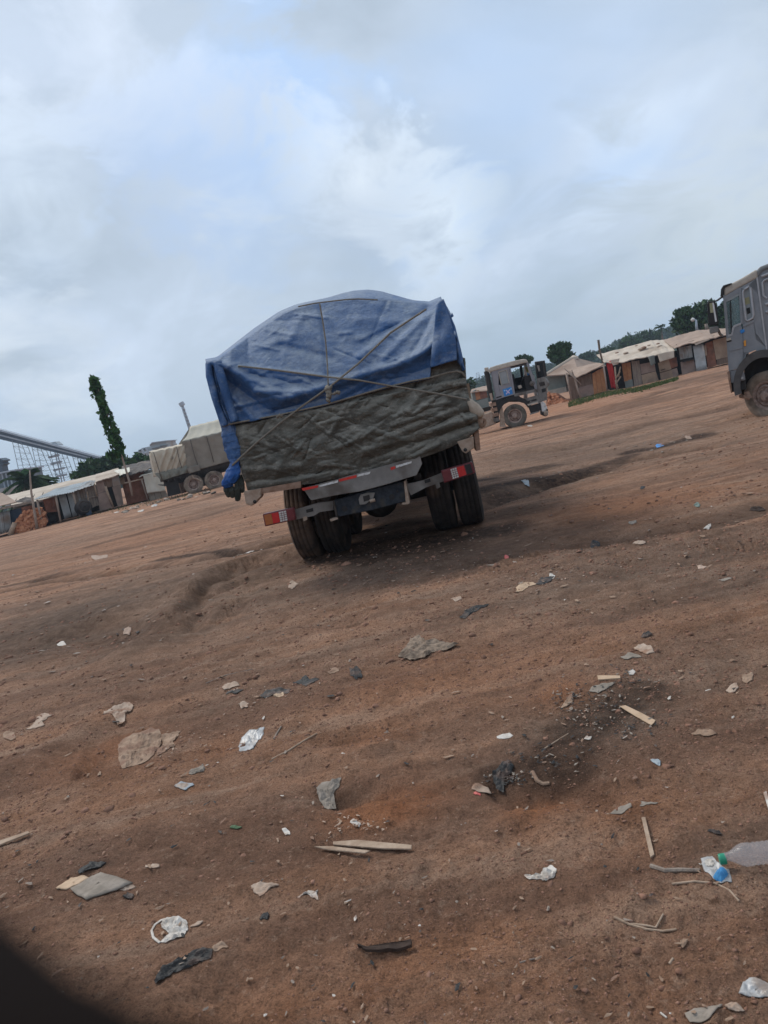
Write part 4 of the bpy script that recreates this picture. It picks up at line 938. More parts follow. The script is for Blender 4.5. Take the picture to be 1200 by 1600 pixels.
    backbox(f, [(970, 563), (1055, 549), (1060, 586), (978, 606)], -.2, 3, t)
    c4 = [f.pt(1012.5, 557, .8), f.pt(1022, 555, .8), f.pt(1024, 568, .75), f.pt(1017, 572, .75)]; MB().sheet(c4, 8, 8, .02, lambda u, v: .08 * math.sin(u * 6)).build('hanging_flap', M['greywall'], t, smooth=True)
    c4 = [f.pt(1027, 553, .85), f.pt(1053, 547.5, .85), f.pt(1054, 558.5, .9), f.pt(1031, 566, .9)]; MB().sheet(c4, 14, 8, .02, lambda u, v: .06 * math.sin(u * 8) * v).build('valance', M['roofbeige'], t, smooth=True)
    for i, (a, c, s_) in enumerate([(1003, 545, .42), (1006, 543, .35), (1014, 539.5, .2), (1028, 537, .2), (1031, 541, .3), (1020, 545.5, .22), (1046, 541.5, .25), (1041, 546.5, .35), (1037, 548, .25), (964, 551, .2), (978, 551.5, .3), (1049, 546, .2), (994, 540, .16)]):
        p = f.pt(a, c, -1.6); o = MB().lathe([(.02, .4), (.5, .28), (.8, 0), (.5, -.3), (.02, -.4)], (0, 0, 0), (0, 0, 1), 7).build('stone', M['rust' if i % 2 else 'tan'], loc=(0, 0, 0)); o.location = p; o.scale = (s_, s_ * .8, s_ * .7); o.rotation_euler = (0, 0, i)
        tag(o, ROOFSTONE[i] + ' on the beige roof of the long board hut', 'stone', 'stones holding down the roof')
    # white door hut
    t = thing('hut', 'hut with pale white metal door and wide brown roof beside the big grey truck', 'hut', f.pt(1095, 580))
    roofsheet(f, [(1035, 531, -4), (1089, 516, -4), (1108, 529, .7), (1054, 543, .7)], 'roof', 'roofbrown', t, 7, 0, .06, .09, 15)
    roofsheet(f, [(1089, 516, -4), (1140, 512, -3), (1140, 522, .7), (1108, 529, .7)], 'roof', 'roofbrown', t, 6, 0, .06, .09, 16)
    polyplate(f, [(1085, 537), (1107, 529), (1108, 531), (1087, 539.5)], .9, .25, 'fascia', 'roofbeige', t)
    polyplate(f, [(1060, 543), (1080, 539.5), (1082.5, 558), (1063, 562)], .04, .04, 'grey_board', 'zinc', t)
    for a in (1066, 1072.5): post(f, [(a, 542), (a + 3, 560)], .08, .025, 'batten', 'zincpale', t)
    polyplate(f, [(1063, 566), (1084, 561.5), (1088, 580), (1066, 586)], .02, .04, 'panel', 'ply', t); polyplate(f, [(1066, 564), (1084, 560), (1084.4, 562), (1066.4, 566.5)], .35, .4, 'shelf', 'darkin', t)
    corr(f, [(1082.5, 541), (1099, 537), (1105, 577.5), (1088.5, 581.5)], .12, 'door', 'zincpale', t, 4, .008, 3)
    polyplate(f, [(1097, 540), (1099, 540), (1100.5, 549), (1098.3, 549)], .2, .03, 'hinge_plate', 'white', t)
    polyplate(f, [(1101, 537), (1113, 532.5), (1120, 571), (1106, 576)], .02, .04, 'mud_wall', 'mudwall', t); polyplate(f, [(1100, 540), (1103, 539.5), (1105, 555), (1102, 556)], .12, .06, 'post', 'palewood', t)
    polyplate(f, [(1113.5, 532), (1140, 525), (1144, 556), (1119, 562)], .05, .04, 'panel', 'tanboard', t); polyplate(f, [(1120, 562), (1142, 556), (1142, 566), (1121, 571)], .0, .04, 'panel', 'brownwood', t)
    backbox(f, [(1056, 538.5), (1140, 518.5), (1142, 565), (1064, 584)], -.2, 3, t)
    # little far orange hut behind the grey cab
    g = Face(P(738, 632, 90), P(762, 626, 90))
    t = thing('hut', 'small far orange fronted hut seen between tarpaulin and grey cab', 'hut', g.pt(748, 628))
    polyplate(g, [(737, 612), (744, 608.5), (746, 624), (739, 627)], 0, 3, 'wall', 'greywall', t); polyplate(g, [(742, 611), (748.5, 609.5), (751, 623), (744.5, 625)], .1, .1, 'panel', 'orangewood', t); polyplate(g, [(749, 611), (760, 610.5), (762, 621), (751.5, 624)], .05, 3, 'wall', 'mudwall', t)
    roofsheet(g, [(737, 608, -4), (762, 602, -4), (762, 610, .6), (735, 613, .6)], 'roof', 'roofbrown', t, 4, 0, .08, .05, 17)
    o = MB().prism([g.pt(a, c, 6) for a, c in [(736, 630), (762, 622), (766, 640), (740, 648)]], -g.n * .5).build('low_wall', M['greywall']); tag(o, 'low grey wall in front of the small orange hut', 'wall')
    # poles
    tag(post(f, [(935, 531), (937, 548), (943, 570)], -.6, .09, 'utility_pole', 'bark'), 'thin dark pole sticking up over the roofs left of the red cloth', 'pole')
    t = thing('street_lamp', 'lamp post with a round white head behind the brown roof', 'street lamp', f.pt(1089, 518, -5)); post(f, [(1089, 518), (1087.5, 500)], -5, .09, 'lamp_pole', 'steel', t); post(f, [(1087.5, 500.5), (1083, 499.5)], -5, .06, 'arm', 'steel', t)
    MB().lathe([(.01, .15), (.12, .08), (.15, 0), (.12, -.08), (.01, -.15)], f.pt(1082.5, 499.5, -5), (0, 0, 1), 12).build('lamp_head', M['white'], t, smooth=True)
    tag(post(f, [(1105, 517), (1103, 506)], -5, .13, 'short_post', 'wood'), 'short stub post right of the lamp post', 'post')
right_row()
# grass verge before the right huts
def verge():
    r = np.random.RandomState(3); mb = MB()
    def patch(n, fn, h0):
        for _ in range(n):
            px, py = fn(); p = G(px, py)
            h = h0 * r.uniform(.5, 1.3); a = r.uniform(0, 6.28); w_ = .03; d = Vector((math.cos(a), math.sin(a), 0)); t = Vector((r.uniform(-.5, .5), r.uniform(-.5, .5), 1)) * h
            mb.add([p - d * w_, p + d * w_, p + t], [(0, 1, 2)])
    def f1():
        a = r.uniform(888, 1060); base = np.interp(a, [888, 950, 1000, 1060], [629, 613, 606, 591]); return a, base + r.uniform(-1, np.interp(a, [888, 930, 1000, 1060], [8, 8, 6, 3]))
    patch(3200, f1, .12)
    def f2():
        a = r.uniform(120, 330); return a, 806 - (a - 120) * .195 + r.normal() * 3
    patch(500, f2, .08)
    o = mb.build('grass', M['grass'], loc=(0, 0, 0)); tag(o, 'green grass strip along the foot of the right huts', 'grass', kind='stuff')
verge()
# ---------------------------------------------------------------- wheels
def wheel(parent, c, axis, r=.53, w=.28, tm='tyre', rm='rim', dish=.05, seg=40, hub=True):
    """axis points to the visible outer face; c is the middle of the tyre"""
    h = w / 2; ri = r * .55
    prof = [(ri, -h * .75), (ri + .03, -h * .95), (r * .80, -h * 1.06), (r * .93, -h * .96), (r * .985, -h * .80)]
    for k in range(4):
        z0 = -h * .72 + k * h * .38; prof += [(r, z0), (r, z0 + h * .28), (r - .010, z0 + h * .30), (r - .010, z0 + h * .35)]
    prof += [(r, h * .78), (r * .985, h * .82), (r * .93, h * .96), (r * .80, h * 1.06), (ri + .03, h * .95), (ri, h * .75)]
    t = MB().lathe(prof, c, axis, seg).build('wheel', M[tm], parent, smooth=False)
    for p_ in t.data.polygons: p_.use_smooth = True
    ax = Vector(axis).normalized(); c = Vector(c)
    MB().lathe([(ri + .005, -h * .7), (ri - .02, -h * .7), (ri - .05, 0), (ri - .03, h * .70), (ri + .02, h * .93), (ri + .035, h * .90), (ri + .004, h * .72)], c, ax, 32).build('rim', M[rm], t, smooth=True)
    if hub:
        f_ = h * .55 - dish
        mb = MB().lathe([(ri - .03, f_ - .04), (ri * .72, f_ + .04), (ri * .52, f_), (ri * .40, f_ + .02), (ri * .38, f_ + .10), (ri * .25, f_ + .13), (.005, f_ + .13)], c, ax, 28)
        a = ax.cross(Vector((0, 0, 1))).normalized(); b = ax.cross(a)
        for k in range(10):
            q = c + (a * math.cos(k * .628) + b * math.sin(k * .628)) * ri * .56 + ax * f_; mb.tube([q, q + ax * .05], .016, 6)
        mb.build('hub', M[rm], t)
    return t

# ---------------------------------------------------------------- the loaded truck
HA = rad(6.0)
TO = Vector((-.14, 8.4, .05)); Tr = Vector((math.cos(HA), -math.sin(HA), 0)); Tf = Vector((math.sin(HA), math.cos(HA), 0))
TF = Face(TO, TO + Tr)
def T(x, y, z): return TO + Tr * x + Tf * y + Vector((0, 0, z))
TM = Matrix((Tr, Tf, Vector((0, 0, 1)))).transposed()
def tb(c, size): return MB().box(T(*c), size, TM)
def interp(poly, s):
    """point at share s along a pixel polyline"""
    L_ = [math.dist(a[:2], b[:2]) for a, b in zip(poly[:-1], poly[1:])]; tot = sum(L_); d = s * tot
    for (a, b), l_ in zip(zip(poly[:-1], poly[1:]), L_):
        if d <= l_ or (b is poly[-1]):
            q = min(1, d / max(l_, 1e-6)); return (a[0] + (b[0] - a[0]) * q, a[1] + (b[1] - a[1]) * q)
        d -= l_
    return poly[-1][:2]
def sd(x, y, a, b):
    dx, dy = b[0] - a[0], b[1] - a[1]; t = max(0, min(1, ((x - a[0]) * dx + (y - a[1]) * dy) / (dx * dx + dy * dy))); px, py = a[0] + t * dx, a[1] + t * dy
    return math.hypot(x - px, y - py), t, (x - a[0]) * dy - (y - a[1]) * dx
def loaded_truck():
    t = thing('truck', 'high loaded truck seen from behind under a blue and grey tarpaulin', 'truck', T(0, 1.5, 0))
    B = lambda c, s, nm, m, **k: tb(c, s).build(nm, M[m], t, **k)
    pp = lambda px, off, th, nm, m, **k: MB().prism([TF.pt(a, c, off) for a, c in px], -TF.n * th).build(nm, M[m], t, **k)
    # bed
    B((0, 3.2, 1.19), (2.3, 5.8, .10), 'bed_floor', 'chassis'); B((-1.16, 3.2, 1.75), (.06, 5.8, 1.1), 'bed_side', 'rust'); B((1.16, 3.2, 1.75), (.06, 5.8, 1.1), 'bed_side', 'rust')
    B((0, .35, 1.8), (2.26, .06, 1.1), 'tailgate', 'rust'); B((0, 6.1, 1.9), (2.3, .06, 1.4), 'headboard', 'chassis')
    for k in range(7): B((0, .6 + k * .85, 1.08), (2.26, .09, .11), 'cross_beam', 'chassis')
    for x in (-.42, .42):
        B((x, 4.2, .93), (.09, 7.8, .26), 'chassis_rail', 'chassis')
    # edge beam and corner castings
    pp([(390, 766.5), (470, 752), (470, 762), (391, 774.5)], .13, .1, 'edge_beam', 'rust')
    pp([(380, 768), (408, 763), (407, 777), (393, 791), (384, 788)], .16, .16, 'corner_casting', 'tan', bevel=.012)
    pp([(714, 690), (740, 682), (741, 700), (728, 709), (722, 705)], .16, .16, 'corner_casting', 'tan', bevel=.012)
    pp([(740, 676), (748, 672), (751, 703), (744, 705)], .1, .5, 'side_stake', 'rust')
    for c_ in ((398, 784), (727, 703)): MB().lathe([(.002, .005), (.02, .0)], TF.pt(*c_, .17), TF.n, 10).build('bolt_hole', M['black'], t)
    # under-run plate with tape
    c_pl = [(473, 763), (540, 745), (656, 712), (659.5, 725), (651, 742.5), (604, 757), (560, 768.5), (535, 772), (486, 782)]
    pp(c_pl, .12, .05, 'bumper_plate', 'plate', bevel=.006)
    for q, m in (([(471, 763), (497, 758.2), (497, 761.6), (473.5, 766.8)], 'tapered'), ([(498, 758.8), (528, 749.8), (528, 753.8), (499, 761)], 'tapewhite'), ([(529, 749), (557, 742), (557, 746.2), (530, 752.8)], 'tapered'),
                 ([(558, 741.5), (579, 737), (577, 740.8), (558, 745)], 'tapewhite'), ([(610, 730.5), (617, 728.2), (618, 732), (611, 734.8)], 'tapered'), ([(618.5, 727.6), (643, 720.6), (643, 723.6), (619, 731.4)], 'tapewhite')):
        pp(q, .124, .003, 'reflective_strip', m)
    # dark cross member with tow jaw
    pp([(519.5, 783), (575, 766), (630, 752), (635.5, 783), (582, 797), (526, 808)], .02, .12, 'cross_member', 'hitch', bevel=.008)
    pp([(519.5, 783), (522, 782.2), (529, 812), (526, 813)], .05, .16, 'bracket', 'chassis'); pp([(631, 752), (634, 751), (640, 786), (637, 788), (628, 788.5), (628, 786), (634, 785)], .06, .2, 'bracket', 'tan')
    pp([(515, 812), (527, 808.5), (528, 811), (517, 815)], .06, .12, 'bracket', 'tan')
    for c_ in ((538.5, 795), (612.5, 776.5), (525, 791), (621, 768)): MB().lathe([(.002, .002), (.032 if c_[0] in (538.5, 612.5) else .013, 0)], TF.pt(*c_, .026), TF.n, 14).build('bolt_hole', M['black'], t)
    pp([(560, 780), (563, 773), (575, 769.5), (586, 770), (583, 779), (571, 788), (562, 789)], .05, .05, 'tow_jaw', 'plate', bevel=.006)
    pp([(567, 775.5), (577, 773), (578.5, 781), (568.5, 784)], .056, .01, 'jaw_opening', 'black')
    MB().tube([TF.pt(578, 783, .08), TF.pt(586, 781, .08)], .018, 8).build('jaw_pin', M['tan'], t)
    # lamp arms
    pp([(459, 797), (498, 785.5), (520, 783), (521, 797), (500, 800), (490, 806), (462, 812)], -.02, .05, 'lamp_arm', 'plate'); pp([(478, 796.5), (489, 793.5), (489.8, 799), (479, 801.5)], -.016, .01, 'arm_slot', 'black'); pp([(473, 808), (479, 806.5), (480, 812), (474.5, 814.5)], -.01, .03, 'arm_tab', 'tan')
    pp([(634, 757), (663, 750), (690, 739), (693, 752), (665, 762), (642, 774)], -.02, .05, 'lamp_arm', 'plate'); pp([(663, 750.5), (672, 747.5), (673, 752.5), (664, 755.5)], -.016, .01, 'arm_slot', 'black'); pp([(679, 752), (685, 750), (688, 761), (682.5, 764)], -.01, .03, 'arm_tab', 'plate')
    # lamps
    def lamp(q, segs, ms, hole=False):
        h = pp(q, .12, .08, 'tail_light', 'darkred', bevel=.01)
        if hole: h['label'] = 'right tail light with one lens missing'
        for (u0, u1), m in zip(segs, ms):
            pts = [bil(q, u0, .10), bil(q, u1, .10), bil(q, u1, .90), bil(q, u0, .90)]
            MB().prism([TF.pt(a, c, .126) for a, c in pts], -TF.n * .008).build('lens', M[m], h)
            if m == 'reflector':
                mb = MB()
                for i in range(1, 3):
                    a, b = bil(q, u0 + (u1 - u0) * i / 3, .1), bil(q, u0 + (u1 - u0) * i / 3, .9); mb.tube([TF.pt(*a, .128), TF.pt(*b, .128)], .0025, 4)
                for i in range(1, 5):
                    a, b = bil(q, u0, .1 + .16 * i), bil(q, u1, .1 + .16 * i); mb.tube([TF.pt(*a, .128), TF.pt(*b, .128)], .0025, 4)
                mb.build('lens_ribs', M['darkred'], h)
    lamp([(410, 803.5), (459, 793), (462, 812), (414, 823)], [(.04, .27), (.28, .50), (.51, .74), (.76, .96)], ['amber', 'red', 'reflector', 'darkred'])
    lamp([(689, 735.5), (737.5, 721.5), (743, 739), (694, 755)], [(.04, .27), (.29, .48), (.49, .72), (.75, .93)], ['darkred', 'reflector', 'red', 'black'], True)
    # axles, springs, differential, wheels
    for y in (1.15, 2.5):
        MB().tube([T(-1.0, y, .53), T(1.0, y, .53)], .09, 12).build('axle', M['chassis'], t, smooth=True)
        MB().lathe([(.05, -.24), (.16, -.2), (.24, -.05), (.24, .08), (.15, .2), (.05, .22)], T(0, y, .55), Tf, 16).build('differential', M['chassis'], t, smooth=True)
        for x in (-.9, .9): MB().tube([T(x * .62, y - .5, .74), T(x * .62, y, .68), T(x * .62, y + .5, .74)], .05, 6).build('leaf_spring', M['chassis'], t)
    for y in (1.15, 2.5):
        for s in (-1, 1):
            near = y < 2
            wheel(t, T(s * .69 + .06, y, .515), Tr * -s, tm='tyre_dark', rm='chassis', hub=False)
            wheel(t, T(s * 1.02 + .06, y, .515), Tr * s, tm='tyre' if s < 0 and near else 'tyre_dark', rm='tan')
    for s in (-1, 1): wheel(t, T(s * 1.02, 6.2, .535), Tr * s, tm='tyre_dark')
    MB().tube([T(-.9, 6.2, .53), T(.9, 6.2, .53)], .07, 10).build('axle', M['chassis'], t, smooth=True)
    for s in (-1, 1): B((s * .9, 4.4, .75), (.5, 1.0, .5), 'fuel_tank', 'chassis', bevel=.04)
    B((0, 7.2, 1.95), (2.3, 1.9, 1.9), 'cab', 'cab2', bevel=.08); B((0, 8.1, .75), (2.3, .3, .5), 'bumper', 'chassis', bevel=.04)
    B((0, 8.16, 2.2), (2.0, .03, .8), 'windscreen', 'glassgrey'); B((1.38, 7.9, 2.2), (.2, .06, .45), 'mirror', 'black', bevel=.02); B((-1.38, 7.9, 2.2), (.2, .06, .45), 'mirror', 'black', bevel=.02)
    # side of the bed, right: board, rolled cloth, pipe end
    pp([(725, 601), (733, 598.5), (738, 634), (729, 630)], -.1, .08, 'side_board', 'tanboard')
loaded_truck()

SL = [(322, 566), (360, 573), (400, 610), (440, 624), (500, 607), (560, 588), (620, 571), (660, 552), (680, 535), (700, 530), (727, 520)]
TOPL = [(322, 566), (341, 563), (400, 519), (441, 492), (462, 482), (480, 477), (500, 474), (555, 468), (600, 469.5), (640, 474), (672, 475.5), (682, 471), (690, 468)]
FOLDS = [  # ridge (+) or valley (-): x0 y0 x1 y1 width metres
 (332, 566, 455, 622, 7, .05), (345, 585, 432, 648, 9, -.045), (338, 590, 395, 655, 6, .04), (350, 640, 372, 600, 8, -.03), (375, 573, 500, 588, 5, .03), (390, 585, 470, 600, 6, -.04), (400, 612, 470, 612, 6, .05), (430, 642, 505, 622, 7, -.05),
 (688, 474, 600, 560, 8, .045), (684, 486, 640, 560, 7, -.035), (678, 480, 560, 540, 9, -.03), (690, 470, 655, 556, 5, .035), (640, 500, 560, 560, 8, .03), (500, 476, 512, 600, 4, -.035), (560, 640, 600, 600, 8, .03), (520, 625, 585, 590, 6, .04),
 (400, 545, 480, 520, 12, .03), (390, 552, 402, 570, 4, .03), (440, 540, 520, 560, 10, -.03), (620, 590, 668, 575, 8, -.03), (560, 500, 640, 505, 12, .025), (470, 500, 440, 560, 10, .025), (341, 566, 371, 655, 5, .05), (327, 568, 352, 662, 5, -.05)]
def blue_off(x, y):
    s = np.interp(x, [p[0] for p in SL], [p[1] for p in SL]); tp = np.interp(x, [p[0] for p in TOPL], [p[1] for p in TOPL])
    o = .14
    if y < s: 
        q = (s - y) / max(s - tp, 14); q = min(q, 1); o -= .62 * q ** 1.25 * min(1, (s - tp) / 70)
    else: o -= .06 * math.sin(min(1, (y - s) / 45) * math.pi)
    o += .05 * math.exp(-((y - s) / 7) ** 2)
    for (a, b, c, d, w_, h) in FOLDS:
        dd, tt, _ = sd(x, y, (a, b), (c, d)); o += h * .9 * math.exp(-(dd / w_ / .62) ** 2) * (1 - .35 * tt)
    for (a, b, c, d, w_, h, x0, x1, y0, y1) in CREASEB:
        if x0 < x < x1 and y0 < y < y1: o += h * math.exp(-(sd(x, y, (a, b), (c, d))[0] / w_) ** 2)
    return o
CREASEB = []
_r = random.Random(29)
for _ in range(60):
    a_, b_ = _r.uniform(340, 700), _r.uniform(480, 650); an = rad(_r.choice([-40, -25, -12, 15, 35, 70, -75]) + _r.uniform(-12, 12)); l_ = _r.uniform(15, 70)
    c_, d_ = a_ + math.cos(an) * l_, b_ + math.sin(an) * l_
    CREASEB.append((a_, b_, c_, d_, _r.uniform(1.2, 2.6), _r.choice([1, 1, -1]) * _r.uniform(.006, .018), min(a_, c_) - 8, max(a_, c_) + 8, min(b_, d_) - 8, max(b_, d_) + 8))
def coons(top, right, bottom, left, nu, nv):
    g = []
    for j in range(nv + 1):
        v = j / nv; row = []
        L_, R_ = interp(left, v), interp(right, v)
        for i in range(nu + 1):
            u = i / nu; A, B = interp(top, u), interp(bottom, u); q = []
            for k in (0, 1):
                q.append((1 - v) * A[k] + v * B[k] + (1 - u) * L_[k] + u * R_[k] - ((1 - u) * (1 - v) * top[0][k] + u * (1 - v) * top[-1][k] + (1 - u) * v * bottom[0][k] + u * v * bottom[-1][k]))
            row.append(tuple(q))
        g.append(row)
    return g
def grid_mesh(rows, name, m, parent=None, th=.012, **k):
    mb = MB(); nu = len(rows[0]); 
    for r in rows: mb.v += [tuple(p) for p in r]
    mb.f = [(j * nu + i, j * nu + i + 1, (j + 1) * nu + i + 1, (j + 1) * nu + i) for j in range(len(rows) - 1) for i in range(nu - 1)]
    o = mb.build(name, M[m], parent, smooth=True, **k)
    s = o.modifiers.new('thickness', 'SOLIDIFY'); s.thickness = th; s.offset = -1
    return o
def blue_tarp():
    bottom = [(347, 667), (366, 663), (435, 650.5), (510, 634), (560, 619), (600, 608), (640, 598.5), (672, 592), (674, 574), (698, 566), (716, 563), (727, 578)]
    left = [(322, 566), (322, 585), (328, 603), (335, 632), (347, 667)]; right = [(690, 468), (696, 476), (704, 489), (712, 520), (718, 545), (727, 578)]
    g = coons(TOPL, right, bottom, left, 190, 90)
    root = thing('blue_tarpaulin', 'faded blue tarpaulin stretched over the peaked load of the truck seen from behind', 'tarpaulin', T(0, 0, 1.8))
    rows = [[TF.pt(x, y, blue_off(x, y) + .012 * float(fbm(np.array([x / 14]), np.array([y / 9]), 4)[0]) + .02 * float(fbm(np.array([x / 50 + 5]), np.array([y / 28]), 2)[0])) for x, y in r] for r in g]
    grid_mesh(rows, 'rear_sheet', 'bluedust', root)
    # roof of the load: from the rear edge over the hump and forward
    hump = [(322, 566), (339, 563), (395, 517.5), (436, 489.5), (462, 480), (490, 474), (515, 466.5), (535, 458.5), (552, 454), (575, 451.5), (596, 454.5), (615, 461), (634, 468), (650, 474), (672, 476), (690, 469)]
    n = 80; e0 = [TF.pt(*interp(TOPL, i / n), blue_off(*interp(TOPL, i / n))) for i in range(n + 1)]
    def at_x(poly, x): return float(np.interp(x, [q[0] for q in poly], [q[1] for q in poly]))
    e1 = [TF.pt(interp(TOPL, i / n)[0], at_x(hump, interp(TOPL, i / n)[0]) + .8, -1.35 if 4 < i < n - 3 else -.9) for i in range(n + 1)]
    rows = []
    for j in range(9):
        s = j / 8; rows.append([a.lerp(b, s) + Vector((0, 0, .04 * math.sin(s * math.pi))) for a, b in zip(e0, e1)])
    for j in range(1, 13):
        s = j / 12; rows.append([b + Tf * (4.3 * s) - Vector((0, 0, .50 * s + .06 * math.sin(s * 9))) - Tr * (.12 * s * ((b - TO).dot(Tr))) for b in e1])
    grid_mesh(rows, 'top_sheet', 'bluedust', root)
    for side, edge, sg in (('left', left, -1), ('right', right, 1)):
        es = [TF.pt(*interp(edge, k / 24), blue_off(*interp(edge, k / 24))) for k in range(25)]
        rows = [[p + Tf * (5.4 * s) - Tr * sg * (.28 * s + .03 * math.sin(s * 40)) - Vector((0, 0, .12 * s)) for p in es] for s in [i / 30 for i in range(31)]]
        grid_mesh(rows, 'side_sheet', 'bluedust', root)
    # loose fins at both corners
    def fin(q, base, folds, nm='loose_flap', m='bluedust', nu=10, nv=34, th=.012):
        rows = []
        for j in range(nv + 1):
            v = j / nv; row = []
            for i in range(nu + 1):
                u = i / nu; a, b = interp(q[0], v), interp(q[1], v); x, y = a[0] + (b[0] - a[0]) * u, a[1] + (b[1] - a[1]) * u
                row.append(TF.pt(x, y, base + folds(u, v)))
            rows.append(row)
        return grid_mesh(rows, nm, m, root, th)
    fin(([(333, 565), (340, 590), (350, 625), (362, 661)], [(344, 563.5), (352, 590), (362, 625), (371, 656)]), .20, lambda u, v: .06 * math.sin(u * math.pi) + .02 * math.sin(v * 7))
    fin(([(322.5, 567), (323, 588), (332, 622), (347, 668)], [(333, 565), (338, 590), (346, 628), (360, 661)]), .14, lambda u, v: .07 * math.sin(u * math.pi) * (1 - .4 * v) - .05 * math.exp(-((u - .75) / .12) ** 2) + .015 * math.sin(v * 12 + u * 4))
    fin(([(683, 475), (680, 510), (676, 545), (673, 574.5)], [(691, 467.5), (704, 500), (712, 535), (714, 562)]), .20, lambda u, v: .09 * math.sin(u * math.pi * .9) * (.4 + .6 * v) + .02 * math.sin(u * 12) * v + .02 * math.sin(v * 10 + u * 3), nu=18)
    fin(([(691, 467.5), (705, 505), (713, 540), (716, 565)], [(692, 469), (711, 512), (720, 548), (728, 582)]), .08, lambda u, v: .05 * math.sin(u * 5) + .02 * math.sin(v * 9))
    fin(([(706, 488), (709, 494)], [(704, 494), (705, 497)]), .25, lambda u, v: 0, nu=2, nv=3)
    # twisted corner bundle below the rope
    def bundle(sec, m, nm, seed):
        r = random.Random(seed); cs = []; 
        for k in range(31):
            s = k / 30 * (len(sec) - 1); i = min(int(s), len(sec) - 2); f_ = s - i; f_ = f_ * f_ * (3 - 2 * f_); cs.append([sec[i][q] * (1 - f_) + sec[i + 1][q] * f_ for q in range(4)])
        rings = []
        for k, (x, y, wd, of) in enumerate(cs):
            c_ = TF.pt(x, y, of); rr = wd / 147; ring = []
            for a in range(28):
                th = a / 28 * 6.2832; q = 1 + .13 * math.sin(th * 5 + k * .22 + seed) + .06 * math.sin(th * 9 - k * .5) + .04 * math.sin(k * 1.3)
                ring.append(c_ + Tr * math.cos(th) * rr * q + (-Tf) * math.sin(th) * rr * .6 * q)
            rings.append(ring + [ring[0]])
        return grid_mesh(rings, nm, m, root, .006)
    bundle([(354, 660, 10, .12), (359, 680, 12.5, .14), (364, 700, 13, .14), (367, 716, 9.5, .14), (367, 724, 7, .15)], 'bundle_top', 'corner_bundle', 2)
    o_ = bundle([(367, 719, 6, .15), (367, 723, 7.5, .16), (365, 733, 11, .16), (362, 745, 13, .17), (357, 755, 12, .16), (356, 762, 6, .14)], 'bundle_blue', 'corner_bundle', 3); o_['label'] = 'bright blue clean end of the bundle'
    for k, (a, b, c_, d, w_) in enumerate([(352, 756, 358, 777, 5.5), (361, 756, 364, 778, 5), (370, 745, 372, 783, 5.5), (375, 742, 379, 770, 5)]):
        bundle([(a, b, w_ * .6, .12), (a + (c_ - a) * .5, b + (d - b) * .5, w_, .14), (c_, d - 2, w_ * .8, .12), (c_, d, w_ * .3, .12)], 'black_cloth', 'dark_fold', 5 + k)
